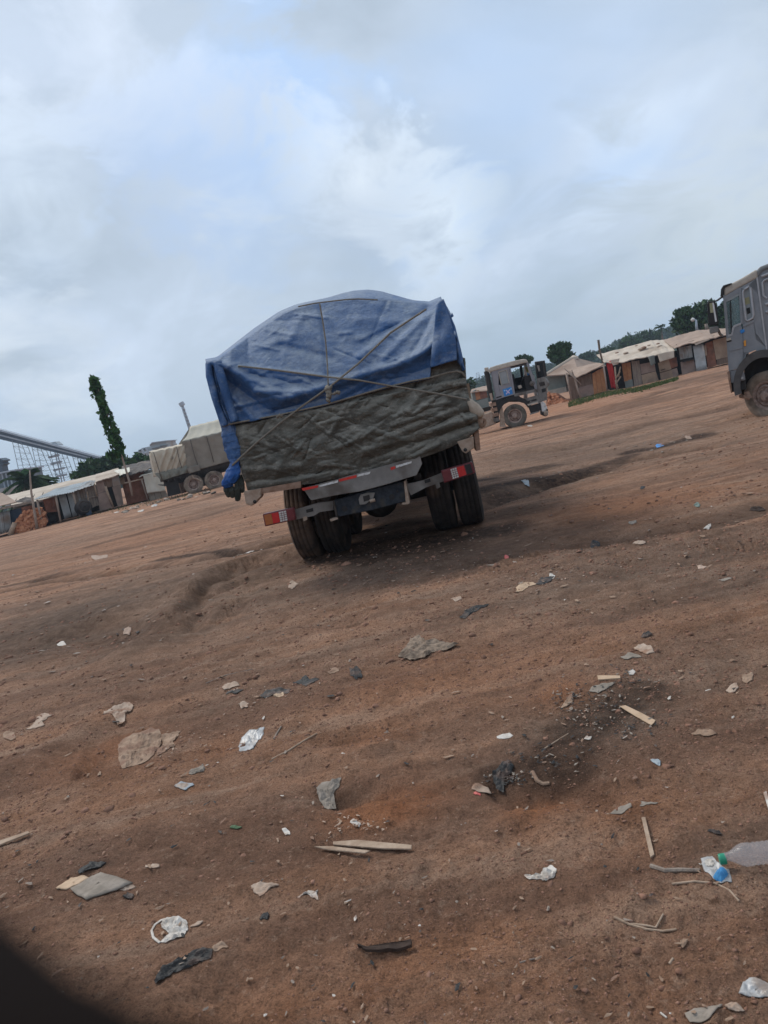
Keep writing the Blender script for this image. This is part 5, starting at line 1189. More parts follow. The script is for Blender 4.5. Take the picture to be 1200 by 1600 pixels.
# dusty variants of the two tarpaulins: dust lies in the weave and where the sheet slopes up
def tarp_mat(name, ca, cb, dustc, amount, thr, wr, crk=.6):
    m = bpy.data.materials.new(name); m.use_nodes = True; n = m.node_tree.nodes; l = m.node_tree.links; p = n['Principled BSDF']
    p.inputs['Roughness'].default_value = .78; p.inputs['Specular IOR Level'].default_value = .22
    geo = n.new('ShaderNodeNewGeometry')
    def no(s, d=8, r=.6, st=(1, 1, 1), dist=0, off=(0, 0, 0)):
        mp = n.new('ShaderNodeMapping'); mp.inputs['Scale'].default_value = st; mp.inputs['Location'].default_value = off; l.new(geo.outputs['Position'], mp.inputs[0])
        q = n.new('ShaderNodeTexNoise'); q.inputs['Scale'].default_value = s; q.inputs['Detail'].default_value = d; q.inputs['Roughness'].default_value = r; q.inputs['Distortion'].default_value = dist; l.new(mp.outputs[0], q.inputs[0]); return q.outputs[0]
    def ramp(v, a, b, ca_, cb_):
        q = n.new('ShaderNodeValToRGB'); e = q.color_ramp.elements; e[0].position = a; e[1].position = b; e[0].color = (*ca_, 1); e[1].color = (*cb_, 1); l.new(v, q.inputs[0]); return q.outputs[0]
    def M2(op, a, b, cl=False):
        q = n.new('ShaderNodeMath'); q.operation = op; q.use_clamp = cl
        for k, v in ((0, a), (1, b)):
            if isinstance(v, (int, float)): q.inputs[k].default_value = v
            else: l.new(v, q.inputs[k])
        return q.outputs[0]
    base = ramp(no(2.5, 8, .65), .35, .65, ca, cb)
    sx = n.new('ShaderNodeSeparateXYZ'); l.new(geo.outputs['Normal'], sx.inputs[0])
    up = M2('MULTIPLY', M2('MAXIMUM', sx.outputs[2], 0.0), 1.4, True)
    d = M2('ADD', M2('MULTIPLY', up, amount), thr)
    d = M2('MULTIPLY', d, ramp(no(1.7, 9, .68, dist=.6), .30, .72, (.35, .35, .35), (1.3, 1.3, 1.3)), True)
    d2 = M2('MULTIPLY', ramp(no(7, 10, .75, (1, 1, 2.2), dist=1.0, off=(3, 1, 8)), .52, .68, (0, 0, 0), (.5, .5, .5)), wr)
    d3 = M2('MULTIPLY', ramp(no(15, 9, .82, (1, 1, 3.2), dist=2.0, off=(9, 4, 2)), .56, .66, (0, 0, 0), (.5, .5, .5)), wr)
    d = M2('ADD', d, d2, True); d = M2('ADD', d, d3, True)
    mx_ = n.new('ShaderNodeMixRGB'); l.new(d, mx_.inputs[0]); l.new(base, mx_.inputs[1]); mx_.inputs[2].default_value = (*dustc, 1)
    fine = n.new('ShaderNodeMixRGB'); fine.blend_type = 'OVERLAY'; fine.inputs[0].default_value = .75; l.new(mx_.outputs[0], fine.inputs[1]); l.new(ramp(no(38, 8, .8), .32, .68, (.36, .36, .36), (.64, .64, .64)), fine.inputs[2])
    l.new(fine.outputs[0], p.inputs['Base Color'])
    b1 = n.new('ShaderNodeBump'); b1.inputs['Strength'].default_value = .3; b1.inputs['Distance'].default_value = .03; l.new(no(4.5, 5, .5, (1, 1, 2.6), dist=2.2), b1.inputs['Height'])
    b2 = n.new('ShaderNodeBump'); b2.inputs['Strength'].default_value = .25; b2.inputs['Distance'].default_value = .01; l.new(no(40, 6, .7), b2.inputs['Height']); l.new(b1.outputs[0], b2.inputs['Normal']); prev = b2
    for sc_, st_, dist_, h_ in ((1.7, (1, 1, 1.5), .6, .020), (4.2, (1.1, 1, 1.9), .5, .009)):
        mp = n.new('ShaderNodeMapping'); mp.inputs['Scale'].default_value = st_; mp.inputs['Rotation'].default_value = (0, .5, .2)
        wn = n.new('ShaderNodeTexNoise'); wn.inputs['Scale'].default_value = sc_ * 1.1; wn.inputs['Detail'].default_value = 4; l.new(geo.outputs['Position'], wn.inputs['Vector'])
        va_ = n.new('ShaderNodeVectorMath'); va_.operation = 'MULTIPLY_ADD'; va_.inputs[1].default_value = (dist_, dist_, dist_); l.new(wn.outputs['Color'], va_.inputs[0]); l.new(geo.outputs['Position'], va_.inputs[2]); l.new(va_.outputs[0], mp.inputs[0])
        vo = n.new('ShaderNodeTexVoronoi'); vo.feature = 'DISTANCE_TO_EDGE'; vo.inputs['Scale'].default_value = sc_; l.new(mp.outputs[0], vo.inputs['Vector'])
        rr_ = n.new('ShaderNodeMapRange'); rr_.inputs[1].default_value = 0; rr_.inputs[2].default_value = .16; rr_.interpolation_type = 'SMOOTHERSTEP'; l.new(vo.outputs['Distance'], rr_.inputs[0])
        bb = n.new('ShaderNodeBump'); bb.inputs['Strength'].default_value = crk; bb.inputs['Distance'].default_value = h_; l.new(rr_.outputs[0], bb.inputs['Height']); l.new(prev.outputs[0], bb.inputs['Normal']); prev = bb
    l.new(prev.outputs[0], p.inputs['Normal'])
    return m
M['bluedust'] = tarp_mat('dusty_blue_tarpaulin', (.018, .072, .20), (.034, .115, .29), (.26, .30, .36), .75, .11, .8, .22)
M['greydust'] = tarp_mat('dusty_grey_tarpaulin', (.062, .061, .052), (.105, .100, .082), (.32, .29, .24), .6, .08, 1.1, .5)
M['bundle_top'] = tarp_mat('mid_blue_tarpaulin_fold', (.025, .075, .20), (.05, .125, .29), (.24, .26, .29), .6, .08, .6)
M['bundle_blue'] = tarp_mat('bright_blue_tarpaulin_end', (.018, .075, .26), (.025, .11, .36), (.20, .22, .25), .5, .02, .3)
blue_tarp()
GF = [(560, 708, 742, 652, 5, .07), (580, 716, 744, 661, 5, -.06), (600, 700, 735, 640, 6, -.05), (590, 690, 728, 636, 5, .05), (640, 715, 745, 672, 6, .04), (700, 600, 690, 650, 7, .05), (725, 590, 715, 640, 6, -.04), (668, 598, 640, 640, 6, .045), (650, 605, 610, 660, 7, -.04),
      (640, 600, 560, 650, 6, .035), (560, 625, 500, 690, 9, .03), (430, 655, 480, 720, 7, .04), (400, 665, 460, 745, 8, -.04), (380, 680, 420, 720, 6, .05), (385, 735, 470, 728, 5, .04), (390, 752, 520, 735, 5, -.045), (400, 758, 560, 738, 4, .04), (520, 700, 620, 660, 8, .035), (470, 690, 560, 660, 8, -.03),
      (430, 745, 450, 700, 5, .03), (540, 735, 560, 690, 6, .03), (610, 725, 640, 700, 6, .03), (450, 680, 520, 740, 7, .03), (660, 640, 600, 650, 8, .03), (510, 640, 525, 740, 3, .025), (380, 670, 386, 760, 5, .04)]
CREASE = []
_r = random.Random(17)
for _ in range(95):
    a_, b_ = _r.uniform(385, 740), _r.uniform(600, 760); an = rad(_r.choice([-28, -20, -14, -35, -62, 12, 30]) + _r.uniform(-10, 10)); l_ = _r.uniform(12, 60)
    c_, d_ = a_ + math.cos(an) * l_, b_ + math.sin(an) * l_; w_ = _r.uniform(1.3, 3.2)
    CREASE.append((a_, b_, c_, d_, w_, _r.choice([1, 1, -1]) * _r.uniform(.008, .028), min(a_, c_) - 9, max(a_, c_) + 9, min(b_, d_) - 9, max(b_, d_) + 9))
def grey_off(x, y):
    o = .06 + .10 * math.sin(max(0, min(1, (y - 600 + (x - 550) * .25) / 150)) * math.pi)
    for (a, b, c, d, w_, h) in GF:
        dd, tt, _ = sd(x, y, (a, b), (c, d)); o += h * .6 * math.exp(-(dd / w_) ** 2)
    xx, yy = np.array([x]), np.array([y])
    a_, b_ = (xx * .86 - yy * .5), (xx * .5 + yy * .86); wv = float(fbm(xx / 60, yy / 40, 2)[0]) * 20
    n1 = float(fbm((a_ + wv) / 46, (b_ + wv) / 9, 3, .5)[0]); n2 = float(fbm((xx * .97 + yy * .24 + wv) / 52 + 9, (yy - xx * .12 + wv) / 7, 3, .5)[0])
    o += .017 * (.32 - abs(n1)) + .015 * (.3 - abs(n2)) + .05 * float(fbm(xx / 55, yy / 28, 2)[0])
    for (a, b, c, d, w_, h, x0, x1, y0, y1) in CREASE:
        if x0 < x < x1 and y0 < y < y1:
            dd, tt, _ = sd(x, y, (a, b), (c, d)); o += h * math.exp(-(dd / w_) ** 2)
    return o
def grey_tarp():
    root = thing('grey_tarpaulin', 'dusty dark grey tarpaulin hanging over the tail of the truck below the blue one', 'tarpaulin', T(0, 0, 1.2))
    top = [(357, 664), (366, 660), (435, 647), (510, 630), (560, 615), (600, 604), (640, 594), (672, 560), (700, 552), (727, 560)]
    left = [(357, 664), (368, 690), (377, 730), (387, 766)]; right = [(727, 560), (729, 600), (735, 630), (745, 650), (749, 669)]
    bottom = [(387, 766), (415, 765), (450, 760), (490, 755), (520, 748), (560, 743), (600, 734), (640, 722), (670, 711), (700, 700), (725, 688), (749, 669)]
    g = coons(top, right, bottom, left, 200, 90)
    rows = [[TF.pt(x, y, grey_off(x, y) - (.07 if y < 640 - (x - 510) * .21 - 3 else 0)) for x, y in r] for r in g]
    grid_mesh(rows, 'rear_sheet', 'greydust', root)
    for edge, sg in ((left, -1), (right, 1)):
        es = [TF.pt(*interp(edge, k / 16), grey_off(*interp(edge, k / 16))) for k in range(17)]
        grid_mesh([[p + Tf * (1.4 * s) - Tr * sg * (.10 * s + .03 * math.sin(s * 20)) for p in es] for s in [i / 12 for i in range(13)]], 'side_sheet', 'greydust', root)
grey_tarp()
def ropes():
    def rope(pts, name, label, r=.013, extra=.035, grp='ropes lashing the tarpaulin'):
        P3 = []
        for (a, b) in zip(pts[:-1], pts[1:]):
            n = max(2, int(math.dist(a[:2], b[:2]) / 6))
            for k in range(n):
                s = k / n; x, y = a[0] + (b[0] - a[0]) * s, a[1] + (b[1] - a[1]) * s; P3.append((x, y))
        P3.append(pts[-1][:2])
        mo = [max(blue_off(x, y) if y < 662 - (x - 366) * .232 else -9, grey_off(x, y)) for x, y in P3]
        # taut between the crests
        m2 = []
        for i in range(len(mo)): m2.append(max(mo[max(0, i - 2):i + 3]))
        for _ in range(4): m2 = [m2[0]] + [max(mo[i], (m2[i - 1] + m2[i] + m2[i + 1]) / 3) for i in range(1, len(m2) - 1)] + [m2[-1]]
        r *= .8
        return tag(MB().tube([TF.pt(x, y, o + extra) for (x, y), o in zip(P3, m2)], r, 7).build(name, M['rope'], smooth=True), label, 'rope', grp)
    rope([(363, 727), (400, 692), (436, 662), (470, 636), (513, 606), (560, 568), (610, 520), (640, 500), (666, 483)], 'rope', 'diagonal rope from the blue corner bundle up to the right shoulder of the load', .014, .05)
    rope([(372, 572), (420, 577), (460, 582), (512, 589), (560, 594), (600, 601), (660, 611), (690, 616), (730, 624)], 'rope', 'long rope crossing from the left shoulder down to the right side of the tail', .013, .045)
    rope([(499.5, 474.5), (504, 500), (509, 535), (511.5, 570), (513, 606)], 'rope', 'short upright rope from the ridge down to the knot', .010, .03)
    rope([(347, 668), (353, 664), (372, 660), (435, 648.5), (510, 632), (560, 617.5), (600, 606), (640, 596), (672, 590), (700, 582), (714, 580), (722, 582), (728, 590)], 'rope', 'rope running level where blue and grey tarpaulin meet', .012, .03)
    rope([(466, 479), (490, 474), (510, 471.5), (540, 468), (560, 467), (590, 468.5)], 'rope', 'short rope lying along the ridge of the load', .009, .02)
    o = blue_off(512, 607) + .09
    k = thing('rope_knot', 'big rope knot with a loose tail at the middle of the load', 'knot', TF.pt(513, 620, o))
    mb = MB()
    for i, (a, b, c, d) in enumerate([(508, 609, 518, 604), (509, 605, 517, 609), (511, 603, 515, 612), (510, 612, 517, 615), (511, 618, 516, 621), (511, 623, 515, 628)]): mb.tube([TF.pt(a, b, o), TF.pt((a + c) / 2, (b + d) / 2, o + .03), TF.pt(c, d, o)], .016, 7)
    mb.tube([TF.pt(513, 606, o), TF.pt(514.5, 616, o + .01), TF.pt(512, 628, o - .01)], [.024, .03, .018], 8); mb.build('knot_wraps', M['rope'], k, smooth=True)
    mb = MB().tube([TF.pt(514, 618, o), TF.pt(521, 615, o + .02), TF.pt(528, 613, o + .02)], .011, 6)
    for q in ((523, 614.5), (526.5, 613), (529.5, 613.5)): mb.tube([TF.pt(q[0] - 1, q[1] + 2.2, o + .02), TF.pt(q[0] + 1, q[1] - 2.2, o + .03)], .014, 6)
    mb.build('loose_tail', M['rope'], k, smooth=True)
    tag(MB().tube([TF.pt(433, 652, .24), TF.pt(437, 648, .26), TF.pt(441, 651, .24)], .018, 7).build('rope_knot', M['rope'], smooth=True), 'small rope knot on the left part of the level rope', 'knot')
    # rolled cloth hanging at the right side
    t = thing('rolled_cloth', 'rolled beige cloth dangling from the right rear side of the load', 'cloth', TF.pt(745, 660, .1))
    MB().tube([TF.pt(726, 622, .12), TF.pt(733, 629, .14), TF.pt(742, 638, .13), TF.pt(750, 647, .12), TF.pt(755, 650, .12)], [.02, .045, .06, .055, .03], 12).build('cloth_roll', M['cloth2'], t, smooth=True)
    MB().lathe([(.02, .01), (.045, .02), (.055, .0), (.06, -.12), (.05, -.3)], TF.pt(753, 660, .05), -Tf + Tr * .5, 16).build('cloth_end', M['cloth'], t, smooth=True)
    MB().tube([TF.pt(738, 640, .06), TF.pt(746, 655, .06), TF.pt(752, 667, .05)], [.03, .06, .03], 10).build('cloth_fold', M['tan'], t, smooth=True)
M['cloth2'] = mat('beige_cloth', (.36, .29, .22), (.46, .38, .30), 9, .85, .4, 40)
ropes()
# ---------------------------------------------------------------- side-on cab truck in the middle
def cab_truck():
    Y0 = 35.0
    f = Face(P(740, 683, Y0 + .4), P(860, 655, Y0 - .2))
    t = thing('cab_truck', 'grey cab truck seen side-on with its door wide open, blue sticker on the side', 'truck', f.pt(804, 668))
    pp = lambda px, off, th, nm, m, parent=t, **k: MB().prism([f.pt(a, c, off) for a, c in px], -f.n * th).build(nm, M[m], parent, **k)
    W_ = 2.3
    # shell of the cab: side skins with the openings left free
    rear = pp([(766.5, 581), (779, 577.3), (779, 603), (783.5, 621.8), (774.5, 625)], 0, .05, 'side_panel', 'cab')
    pp([(779, 577.3), (795, 573), (795.6, 577), (779, 581)], 0, .05, 'side_panel', 'cab'); pp([(791.5, 578), (795.6, 577), (802, 617), (797, 618.2), (795.5, 598)], 0, .05, 'side_panel', 'cab')
    pp([(779, 601), (783.5, 602.5), (795.5, 598.5), (798, 618), (783.5, 621.8)], 0, .05, 'side_panel', 'cab')
    pp([(779.3, 581.2), (791.3, 578), (795.2, 598), (783.3, 602)], -.02, .02, 'rear_window', 'glassgrey')
    MB().tube([f.pt(a, c, .01) for a, c in [(779, 581), (791.5, 577.8), (795.5, 598), (783.5, 602.3), (779, 581)]], .018, 6).build('window_rim', M['roofc'], t)
    pp([(795.6, 573.5), (797.6, 573), (805, 616), (802, 617)], .01, .07, 'door_pillar', 'cab'); pp([(796, 573), (823, 566.5), (823.5, 568.5), (796.5, 575)], .0, .07, 'door_header', 'black')
    pp([(822, 567), (825.5, 566), (841, 610), (837, 611.5)], .0, .10, 'front_pillar', 'cab')
    pp([(803, 615.5), (838, 607.5), (840, 612), (804, 620)], .02, .3, 'door_sill', 'plate')
    # far side with its window, back wall, floor, roof
    fo = -W_
    pp([(766, 580), (798, 572.5), (798, 612), (774, 620)], fo, .05, 'far_side', 'seat'); pp([(797.5, 573), (824, 567), (824, 570), (797.5, 576)], fo, .05, 'far_side', 'seat'); pp([(797.5, 592), (832, 586), (838, 607), (800, 613)], fo, .05, 'far_side', 'seat'); pp([(811.5, 571), (815.5, 570), (818, 590), (814, 591)], fo, .05, 'far_pillar', 'seat')
    pp([(766.5, 581), (768, 580.5), (776, 624.5), (774.5, 625)], 0, W_, 'back_wall', 'cab')
    pp([(800, 613), (838, 605), (839, 609), (801, 617.5)], -.05, W_ - .1, 'floor', 'black')
    pp([(764, 576), (766, 574), (775, 571), (800, 564.2), (818, 560.8), (823, 561.5), (825.5, 566.2), (796, 573.2), (766.5, 581.2), (764.5, 581)], .03, W_ + .06, 'cab_roof', 'roofc', bevel=.05)
    pp([(818, 588), (834, 584.5), (839, 606), (822, 610)], -.25, W_ - .5, 'dashboard', 'black', bevel=.04)
    pp([(823.5, 568), (825.5, 567.5), (838, 602), (836, 602.5)], -.1, W_ - .2, 'windscreen', 'glass')
    pp([(832, 586), (834.5, 585.5), (843, 622), (840.5, 623)], -.02, W_ - .04, 'front_panel', 'cab2')
    # seats, wheel
    for o_ in (-.3, -1.5):
        pp([(798.5, 585), (803, 584), (806, 604), (801, 605.5)], o_, .5, 'seat_back', 'seat', bevel=.04); pp([(801, 604), (812, 601), (813, 606), (802, 609.5)], o_, .5, 'seat', 'seat', bevel=.04)
    c_ = f.pt(817, 592, -.55); ax = (f.u * -.75 + Vector((0, 0, .66))).normalized(); MB().lathe([(.21, 0), (.225, .018), (.24, 0), (.225, -.018), (.21, 0)], c_, ax, 24).build('steering_wheel', M['black'], t, smooth=True)
    MB().tube([c_, c_ - ax * .5], .03, 6).build('steering_column', M['black'], t)
    pp([(820, 574), (825, 572.5), (828, 580), (823, 582)], -1.2, .05, 'yellow_card', 'amber2'); pp([(823.5, 584), (827, 583.2), (828, 588), (824.5, 589)], -.9, .05, 'blue_card', 'sticker')
    MB().lathe([(.02, .03), (.1, .02), (.13, -.02)], f.pt(832, 599, -.02), f.n, 14).build('speaker_cover', M['plate'], t)
    pp([(809, 603), (814, 601), (816, 605.5), (811, 608)], -.15, .2, 'gear_cover', 'roofc', bevel=.02)
    # open door, swung forward and outward
    q = [(835.5, 565.3), (849.5, 563.7), (856, 597), (853, 606), (853.5, 625), (843.5, 629), (838, 610)]
    hinge = f.pt(838, 600, .03)
    def dpt(px, py, k=0.0):
        # door plane: through the hinge, turned 60 degrees out towards the viewer
        n_ = (f.n * math.cos(rad(55)) - f.u * math.sin(rad(55))).normalized(); d = ray(px, py); o = hinge + n_ * k; return CAM + d * ((o - CAM).dot(n_) / d.dot(n_))
    n_ = (f.n * math.cos(rad(55)) - f.u * math.sin(rad(55))).normalized()
    dp = lambda px, k, th, nm, m, parent: MB().prism([dpt(a, c, k) for a, c in px], -n_ * th).build(nm, M[m], parent)
    door = dp([(838.6, 591.5), (850.5, 588.5), (856.5, 597), (857, 601), (853, 606), (853.5, 625), (844, 628.5), (839.5, 610)], 0, .06, 'door', 'plate', t)
    dp([(835.3, 565.5), (837.5, 565.2), (841, 591), (838.6, 591.6)], 0, .06, 'door_frame', 'black', door); dp([(836, 565.3), (849.5, 563.5), (849.8, 566.3), (836.4, 568.3)], 0, .06, 'door_frame', 'black', door); dp([(847.5, 564), (849.7, 563.6), (853, 588), (850.5, 588.8)], 0, .06, 'door_frame', 'black', door)
    dp([(837.3, 568), (848, 566.2), (850.8, 588.6), (840.6, 591.2)], -.02, .015, 'door_window', 'blackglass', door)
    dp([(842, 598), (850, 596), (851, 602), (844, 604)], .02, .03, 'door_pocket', 'chassis', door); dp([(846, 608), (852, 606.5), (852, 612), (847, 613.5)], .02, .03, 'door_handle', 'black', door); dp([(839, 571), (842, 570.5), (844, 580), (841.5, 580.6)], .02, .02, 'mirror_plate', 'plate', door)
    # lower front: steps, bumper corner
    pp([(820, 622.5), (841.5, 617), (844.5, 628), (824.5, 634)], .04, .3, 'step_panel', 'plate', bevel=.02); pp([(823, 626.8), (838, 622.8), (838.8, 625.6), (824, 629.6)], .05, .02, 'step_recess', 'black'); pp([(828, 626.4), (830, 625.9), (830.6, 628.2), (828.6, 628.8)], .06, .02, 'step_tread', 'plate')
    pp([(824, 631.5), (840.5, 627.2), (841, 629.4), (825, 634)], .10, .15, 'step_bar', 'roofc'); pp([(825.5, 635), (844, 629.5), (846, 641), (829.5, 645.5)], 0, .35, 'battery_box', 'black', bevel=.02); pp([(827.5, 646.2), (842.5, 642.2), (843, 643.8), (828.5, 648)], .08, .15, 'step_bar', 'plate')
    pp([(844, 627.5), (846, 626), (852, 630), (855.5, 638), (850.5, 643), (847.5, 644)], .06, W_, 'bumper', 'white', bevel=.03)
    pp([(848, 643.5), (856, 638.5), (857, 646), (852, 651), (848.5, 649)], .0, W_ - .1, 'lower_bumper', 'chassis', bevel=.03)
    MB().lathe([(.02, .03), (.09, .025), (.12, 0), (.13, -.05)], f.pt(854, 645.5, .08), f.n * .7 + f.u * .7, 14).build('fog_light', M['tan'], t, smooth=True)
    # wheel arch, mud flap, stack, tank, frame
    c0 = f.pt(804, 649.5, 0); R0 = .70
    mb = MB(); arc = []
    for k in range(19):
        a = rad(5 + k * 9.5 + 13); arc.append((c0 + f.u * math.cos(a) * R0 + Vector((0, 0, math.sin(a) * R0)), c0 + f.u * math.cos(a) * (R0 + .17) + Vector((0, 0, math.sin(a) * (R0 + .17)))))
    for (a, b), (c, d) in zip(arc[:-1], arc[1:]): mb.prism([a + f.n * .08, c + f.n * .08, d + f.n * .08, b + f.n * .08], -f.n * .6)
    mb.build('wheel_arch', M['black'], t)
    pp([(774, 625.5), (784, 622), (784, 632), (778, 640), (775, 640)], 0, W_, 'lower_body', 'black'); pp([(783, 622), (802, 617.2), (812, 619), (819, 630), (812, 628), (795, 628), (783, 634)], -.1, W_ - .2, 'lower_body', 'black')
    pp([(777.5, 636), (784, 632), (787, 645), (789.5, 664), (791, 667), (781, 667), (781, 650)], .02, .5, 'mud_flap', 'tan')
    wheel(t, f.pt(804.5, 649.8, -.14), f.n, .535, .30, 'tyre_mid', 'rim', .03)
    wheel(t, f.pt(804.5, 649.8, -W_ + .2), -f.n, .535, .30, 'tyre_mid', 'rim')
    MB().tube([f.pt(804.5, 649.8, -.3), f.pt(804.5, 649.8, -W_ + .3)], .07, 8).build('axle', M['chassis'], t)
    MB().tube([f.pt(760, 580, -.1), f.pt(764, 600, -.1), f.pt(767.5, 622, -.1)], [.12, .12, .12], 8).build('exhaust_stack', M['black'], t); pp([(756.5, 574.8), (763, 573.5), (764.5, 581), (758, 583)], 0, .4, 'stack_top', 'roofc', bevel=.03); pp([(764.5, 615), (768.5, 614), (770.5, 625), (767, 626)], .05, .2, 'pipe_cover', 'tan')
    pp([(768, 626), (775, 624), (780, 660), (774, 662)], -.2, 1.6, 'engine_block', 'chassis')
    for a, c in ((770, 632), (772, 640), (774, 648), (775, 656)): MB().box(f.pt(a, c, 0), (.25, .3, .16)).build('valve_box', M['rust' if c < 650 else 'plate'], t)
    MB().tube([f.pt(769, 630, .02), f.pt(775, 642, .05), f.pt(776, 660, .02)], .03, 6).build('hose', M['black'], t)
    pp([(740, 655), (752, 648.5), (767, 643), (770, 644.5), (775.5, 662), (758, 669), (742, 674)], .06, .6, 'fuel_tank', 'tan', bevel=.05)
    pp([(700, 652), (768, 634), (769, 640), (701, 660)], -.5, .1, 'chassis_rail', 'chassis'); pp([(700, 652), (768, 634), (769, 640), (701, 660)], -1.4, .1, 'chassis_rail', 'chassis')
    wheel(t, f.pt(700, 676, -.14), f.n, .535, .3, 'tyre_mid', 'rim'); wheel(t, f.pt(660, 686, -.14), f.n, .535, .3, 'tyre_mid', 'rim')
    s = pp([(785.3, 608.5), (799, 604.2), (801.3, 615), (788.3, 619.5)], .006, .008, 'sticker', 'sticker')
    pp([(789.5, 609.5), (791.5, 609), (797, 614), (795.5, 615.2)], .009, .006, 'emblem_stroke', 'sticker2', s); pp([(796.2, 607.8), (797.6, 608.8), (791.4, 616.4), (790.2, 615.4)], .012, .006, 'emblem_stroke', 'sticker2', s); pp([(787, 609.5), (789, 609), (789.6, 611), (787.6, 611.6)], .009, .006, 'emblem_dot', 'lightblue', s); pp([(797.5, 606.3), (799, 606), (799.5, 608.5), (798, 609)], .009, .006, 'emblem_dot', 'lightblue', s)
    pp([(775.5, 620.5), (783.5, 618), (784, 620), (776, 622.5)], .006, .02, 'vent', 'black')
M['amber2'] = mat('yellow_card', (.45, .38, .10), (.5, .42, .14), 20, .7, 0)
M['blackglass'] = mat('dark_window', (.01, .012, .013), (.014, .016, .017), 4, .12, 0, spec=.5)
cab_truck()

# ---------------------------------------------------------------- grey truck at the right edge
def right_truck():
    A_ = P(1140, 668, 17.0); f = Face(A_, A_ + Vector((1, -.53, 0)))
    t = thing('grey_truck', 'large grey truck cab entering at the right edge, seen side-on', 'truck', f.pt(1190, 657))
    pp = lambda px, off, th, nm, m, parent=t, **k: MB().prism([f.pt(a, c, off) for a, c in px], -f.n * th).build(nm, M[m], parent, **k)
    W_ = 2.4
    # body skin pieces round the windows and the arch
    pp([(1129.5, 461), (1133.5, 459.5), (1139, 522), (1141, 577), (1141.5, 612), (1139, 585), (1135.3, 535)], 0, .12, 'front_pillar', 'cab2')
    door = pp([(1135, 524), (1142.5, 523), (1145, 511), (1157.5, 505.5), (1160, 516), (1161, 548), (1160, 556), (1160, 574), (1141, 579), (1138, 545)], .015, .06, 'door', 'cab2')
    pp([(1132, 463), (1154.5, 449.5), (1155, 457), (1132.5, 468.5)], .015, .06, 'door_frame', 'cab2', door); pp([(1154, 450), (1157.5, 448.5), (1160.5, 506), (1157.3, 507)], .015, .06, 'door_frame', 'cab2', door); pp([(1132.4, 468), (1134, 467.5), (1138.8, 523), (1136, 524)], .015, .06, 'door_frame', 'cab2', door)
    pp([(1140, 474), (1142, 473), (1144, 519), (1142, 520)], .03, .06, 'window_bar', 'black', door)
    pp([(1134, 472), (1140.5, 469.5), (1142.3, 520), (1138.2, 523)], -.02, .01, 'vent_glass', 'teal', door); pp([(1142, 469), (1154.5, 461.5), (1157.3, 505), (1146, 510), (1144, 515)], -.01, .01, 'door_glass', 'teal', door)
    pp([(1133, 466), (1154.5, 456), (1154.8, 461.5), (1141.5, 469), (1134, 472)], -.0, .03, 'shade_strip', 'glassgrey', door)
    pp([(1149.5, 479), (1153, 475), (1155.5, 482), (1154.5, 488), (1150.5, 487)], -.05, .02, 'hanging_cloth', 'tealcloth', door)
    for q in ([(1144, 512.5), (1146.3, 508.3), (1157.6, 504), (1158.3, 506.8), (1147.3, 511.3), (1144.5, 524), (1137.5, 526), (1137, 523.3), (1142.3, 521.5)],): pp(q, .03, .02, 'window_sill', 'roofc2', door)
    pp([(1134.5, 529.5), (1141.5, 527.5), (1142.5, 530.8), (1136, 533)], .05, .04, 'door_handle', 'roofc', door); pp([(1135, 533), (1143, 531.2), (1143, 533.5), (1136, 535)], .022, .02, 'handle_recess', 'black', door)
    # behind the door: panel with a framed window
    pp([(1157.5, 448.5), (1182, 435), (1184, 460), (1172, 446), (1160, 452.3), (1161, 470)], 0, .06, 'side_panel', 'cab2'); pp([(1157.6, 450), (1161, 451), (1166.5, 503), (1178, 499), (1181, 520), (1199, 545), (1198, 556), (1180, 547), (1168, 552), (1161.5, 560), (1160.5, 508)], 0, .06, 'side_panel', 'cab2')
    pp([(1171, 445), (1182.5, 434.5), (1190, 480), (1199.5, 545), (1181, 530), (1177, 499)], 0, .06, 'side_panel', 'cab2')
    pp([(1160.5, 452), (1171.5, 446), (1177.5, 498), (1166.5, 503)], -.03, .02, 'rear_window', 'glassgrey'); pp([(1163.5, 466), (1170.5, 463.5), (1172, 474), (1165, 476.5)], -.025, .01, 'window_card', 'olive'); pp([(1166, 482), (1171.5, 480), (1173, 489), (1167.6, 491)], -.025, .01, 'window_card', 'black')
    MB().tube([f.pt(a, c, .02) for a, c in [(1162, 453), (1170, 447), (1172.5, 449.5), (1177.5, 492), (1176, 497), (1168, 501.5), (1165, 499), (1160.5, 457), (1162, 453)]], .025, 6).build('window_rim', M['roofc2'], t, smooth=True)
    pp([(1160.3, 507), (1178, 499.5), (1178.5, 503), (1161, 511)], .02, .03, 'trim_ledge', 'cab2')
    pp([(1181.5, 434), (1184, 433), (1200.5, 556), (1198, 556)], .02, .04, 'panel_seam', 'roofc2')
    pp([(1184, 424), (1260, 385), (1270, 560), (1200.5, 556), (1184, 433)], -.02, .06, 'sleeper_side', 'cab2')
    for (a, c) in ((1190, 432), (1196, 476), (1197, 488)): MB().tube([f.pt(a, c, .02), f.pt(a + 12, c - 5, .02)], .03, 6).build('louvre', M['roofc2'], t)
    MB().tube([f.pt(a, c, .02) for a, c in [(1198, 466), (1193, 462), (1191, 442), (1194, 438), (1212, 431)]], .022, 6).build('window_rim', M['roofc2'], t)
    # roof, sun visor
    pp([(1131, 459.5), (1131, 451), (1134, 447.5), (1160, 434), (1182, 420.5), (1184, 424), (1184.5, 433.5), (1156, 449), (1132, 463)], .02, W_ + .04, 'cab_roof', 'roofc', bevel=.04)
    pp([(1182, 422), (1188, 416.5), (1215, 406), (1262, 385), (1262, 392), (1190, 424), (1184, 434)], .03, W_ + .06, 'high_roof', 'roofc3', bevel=.04)
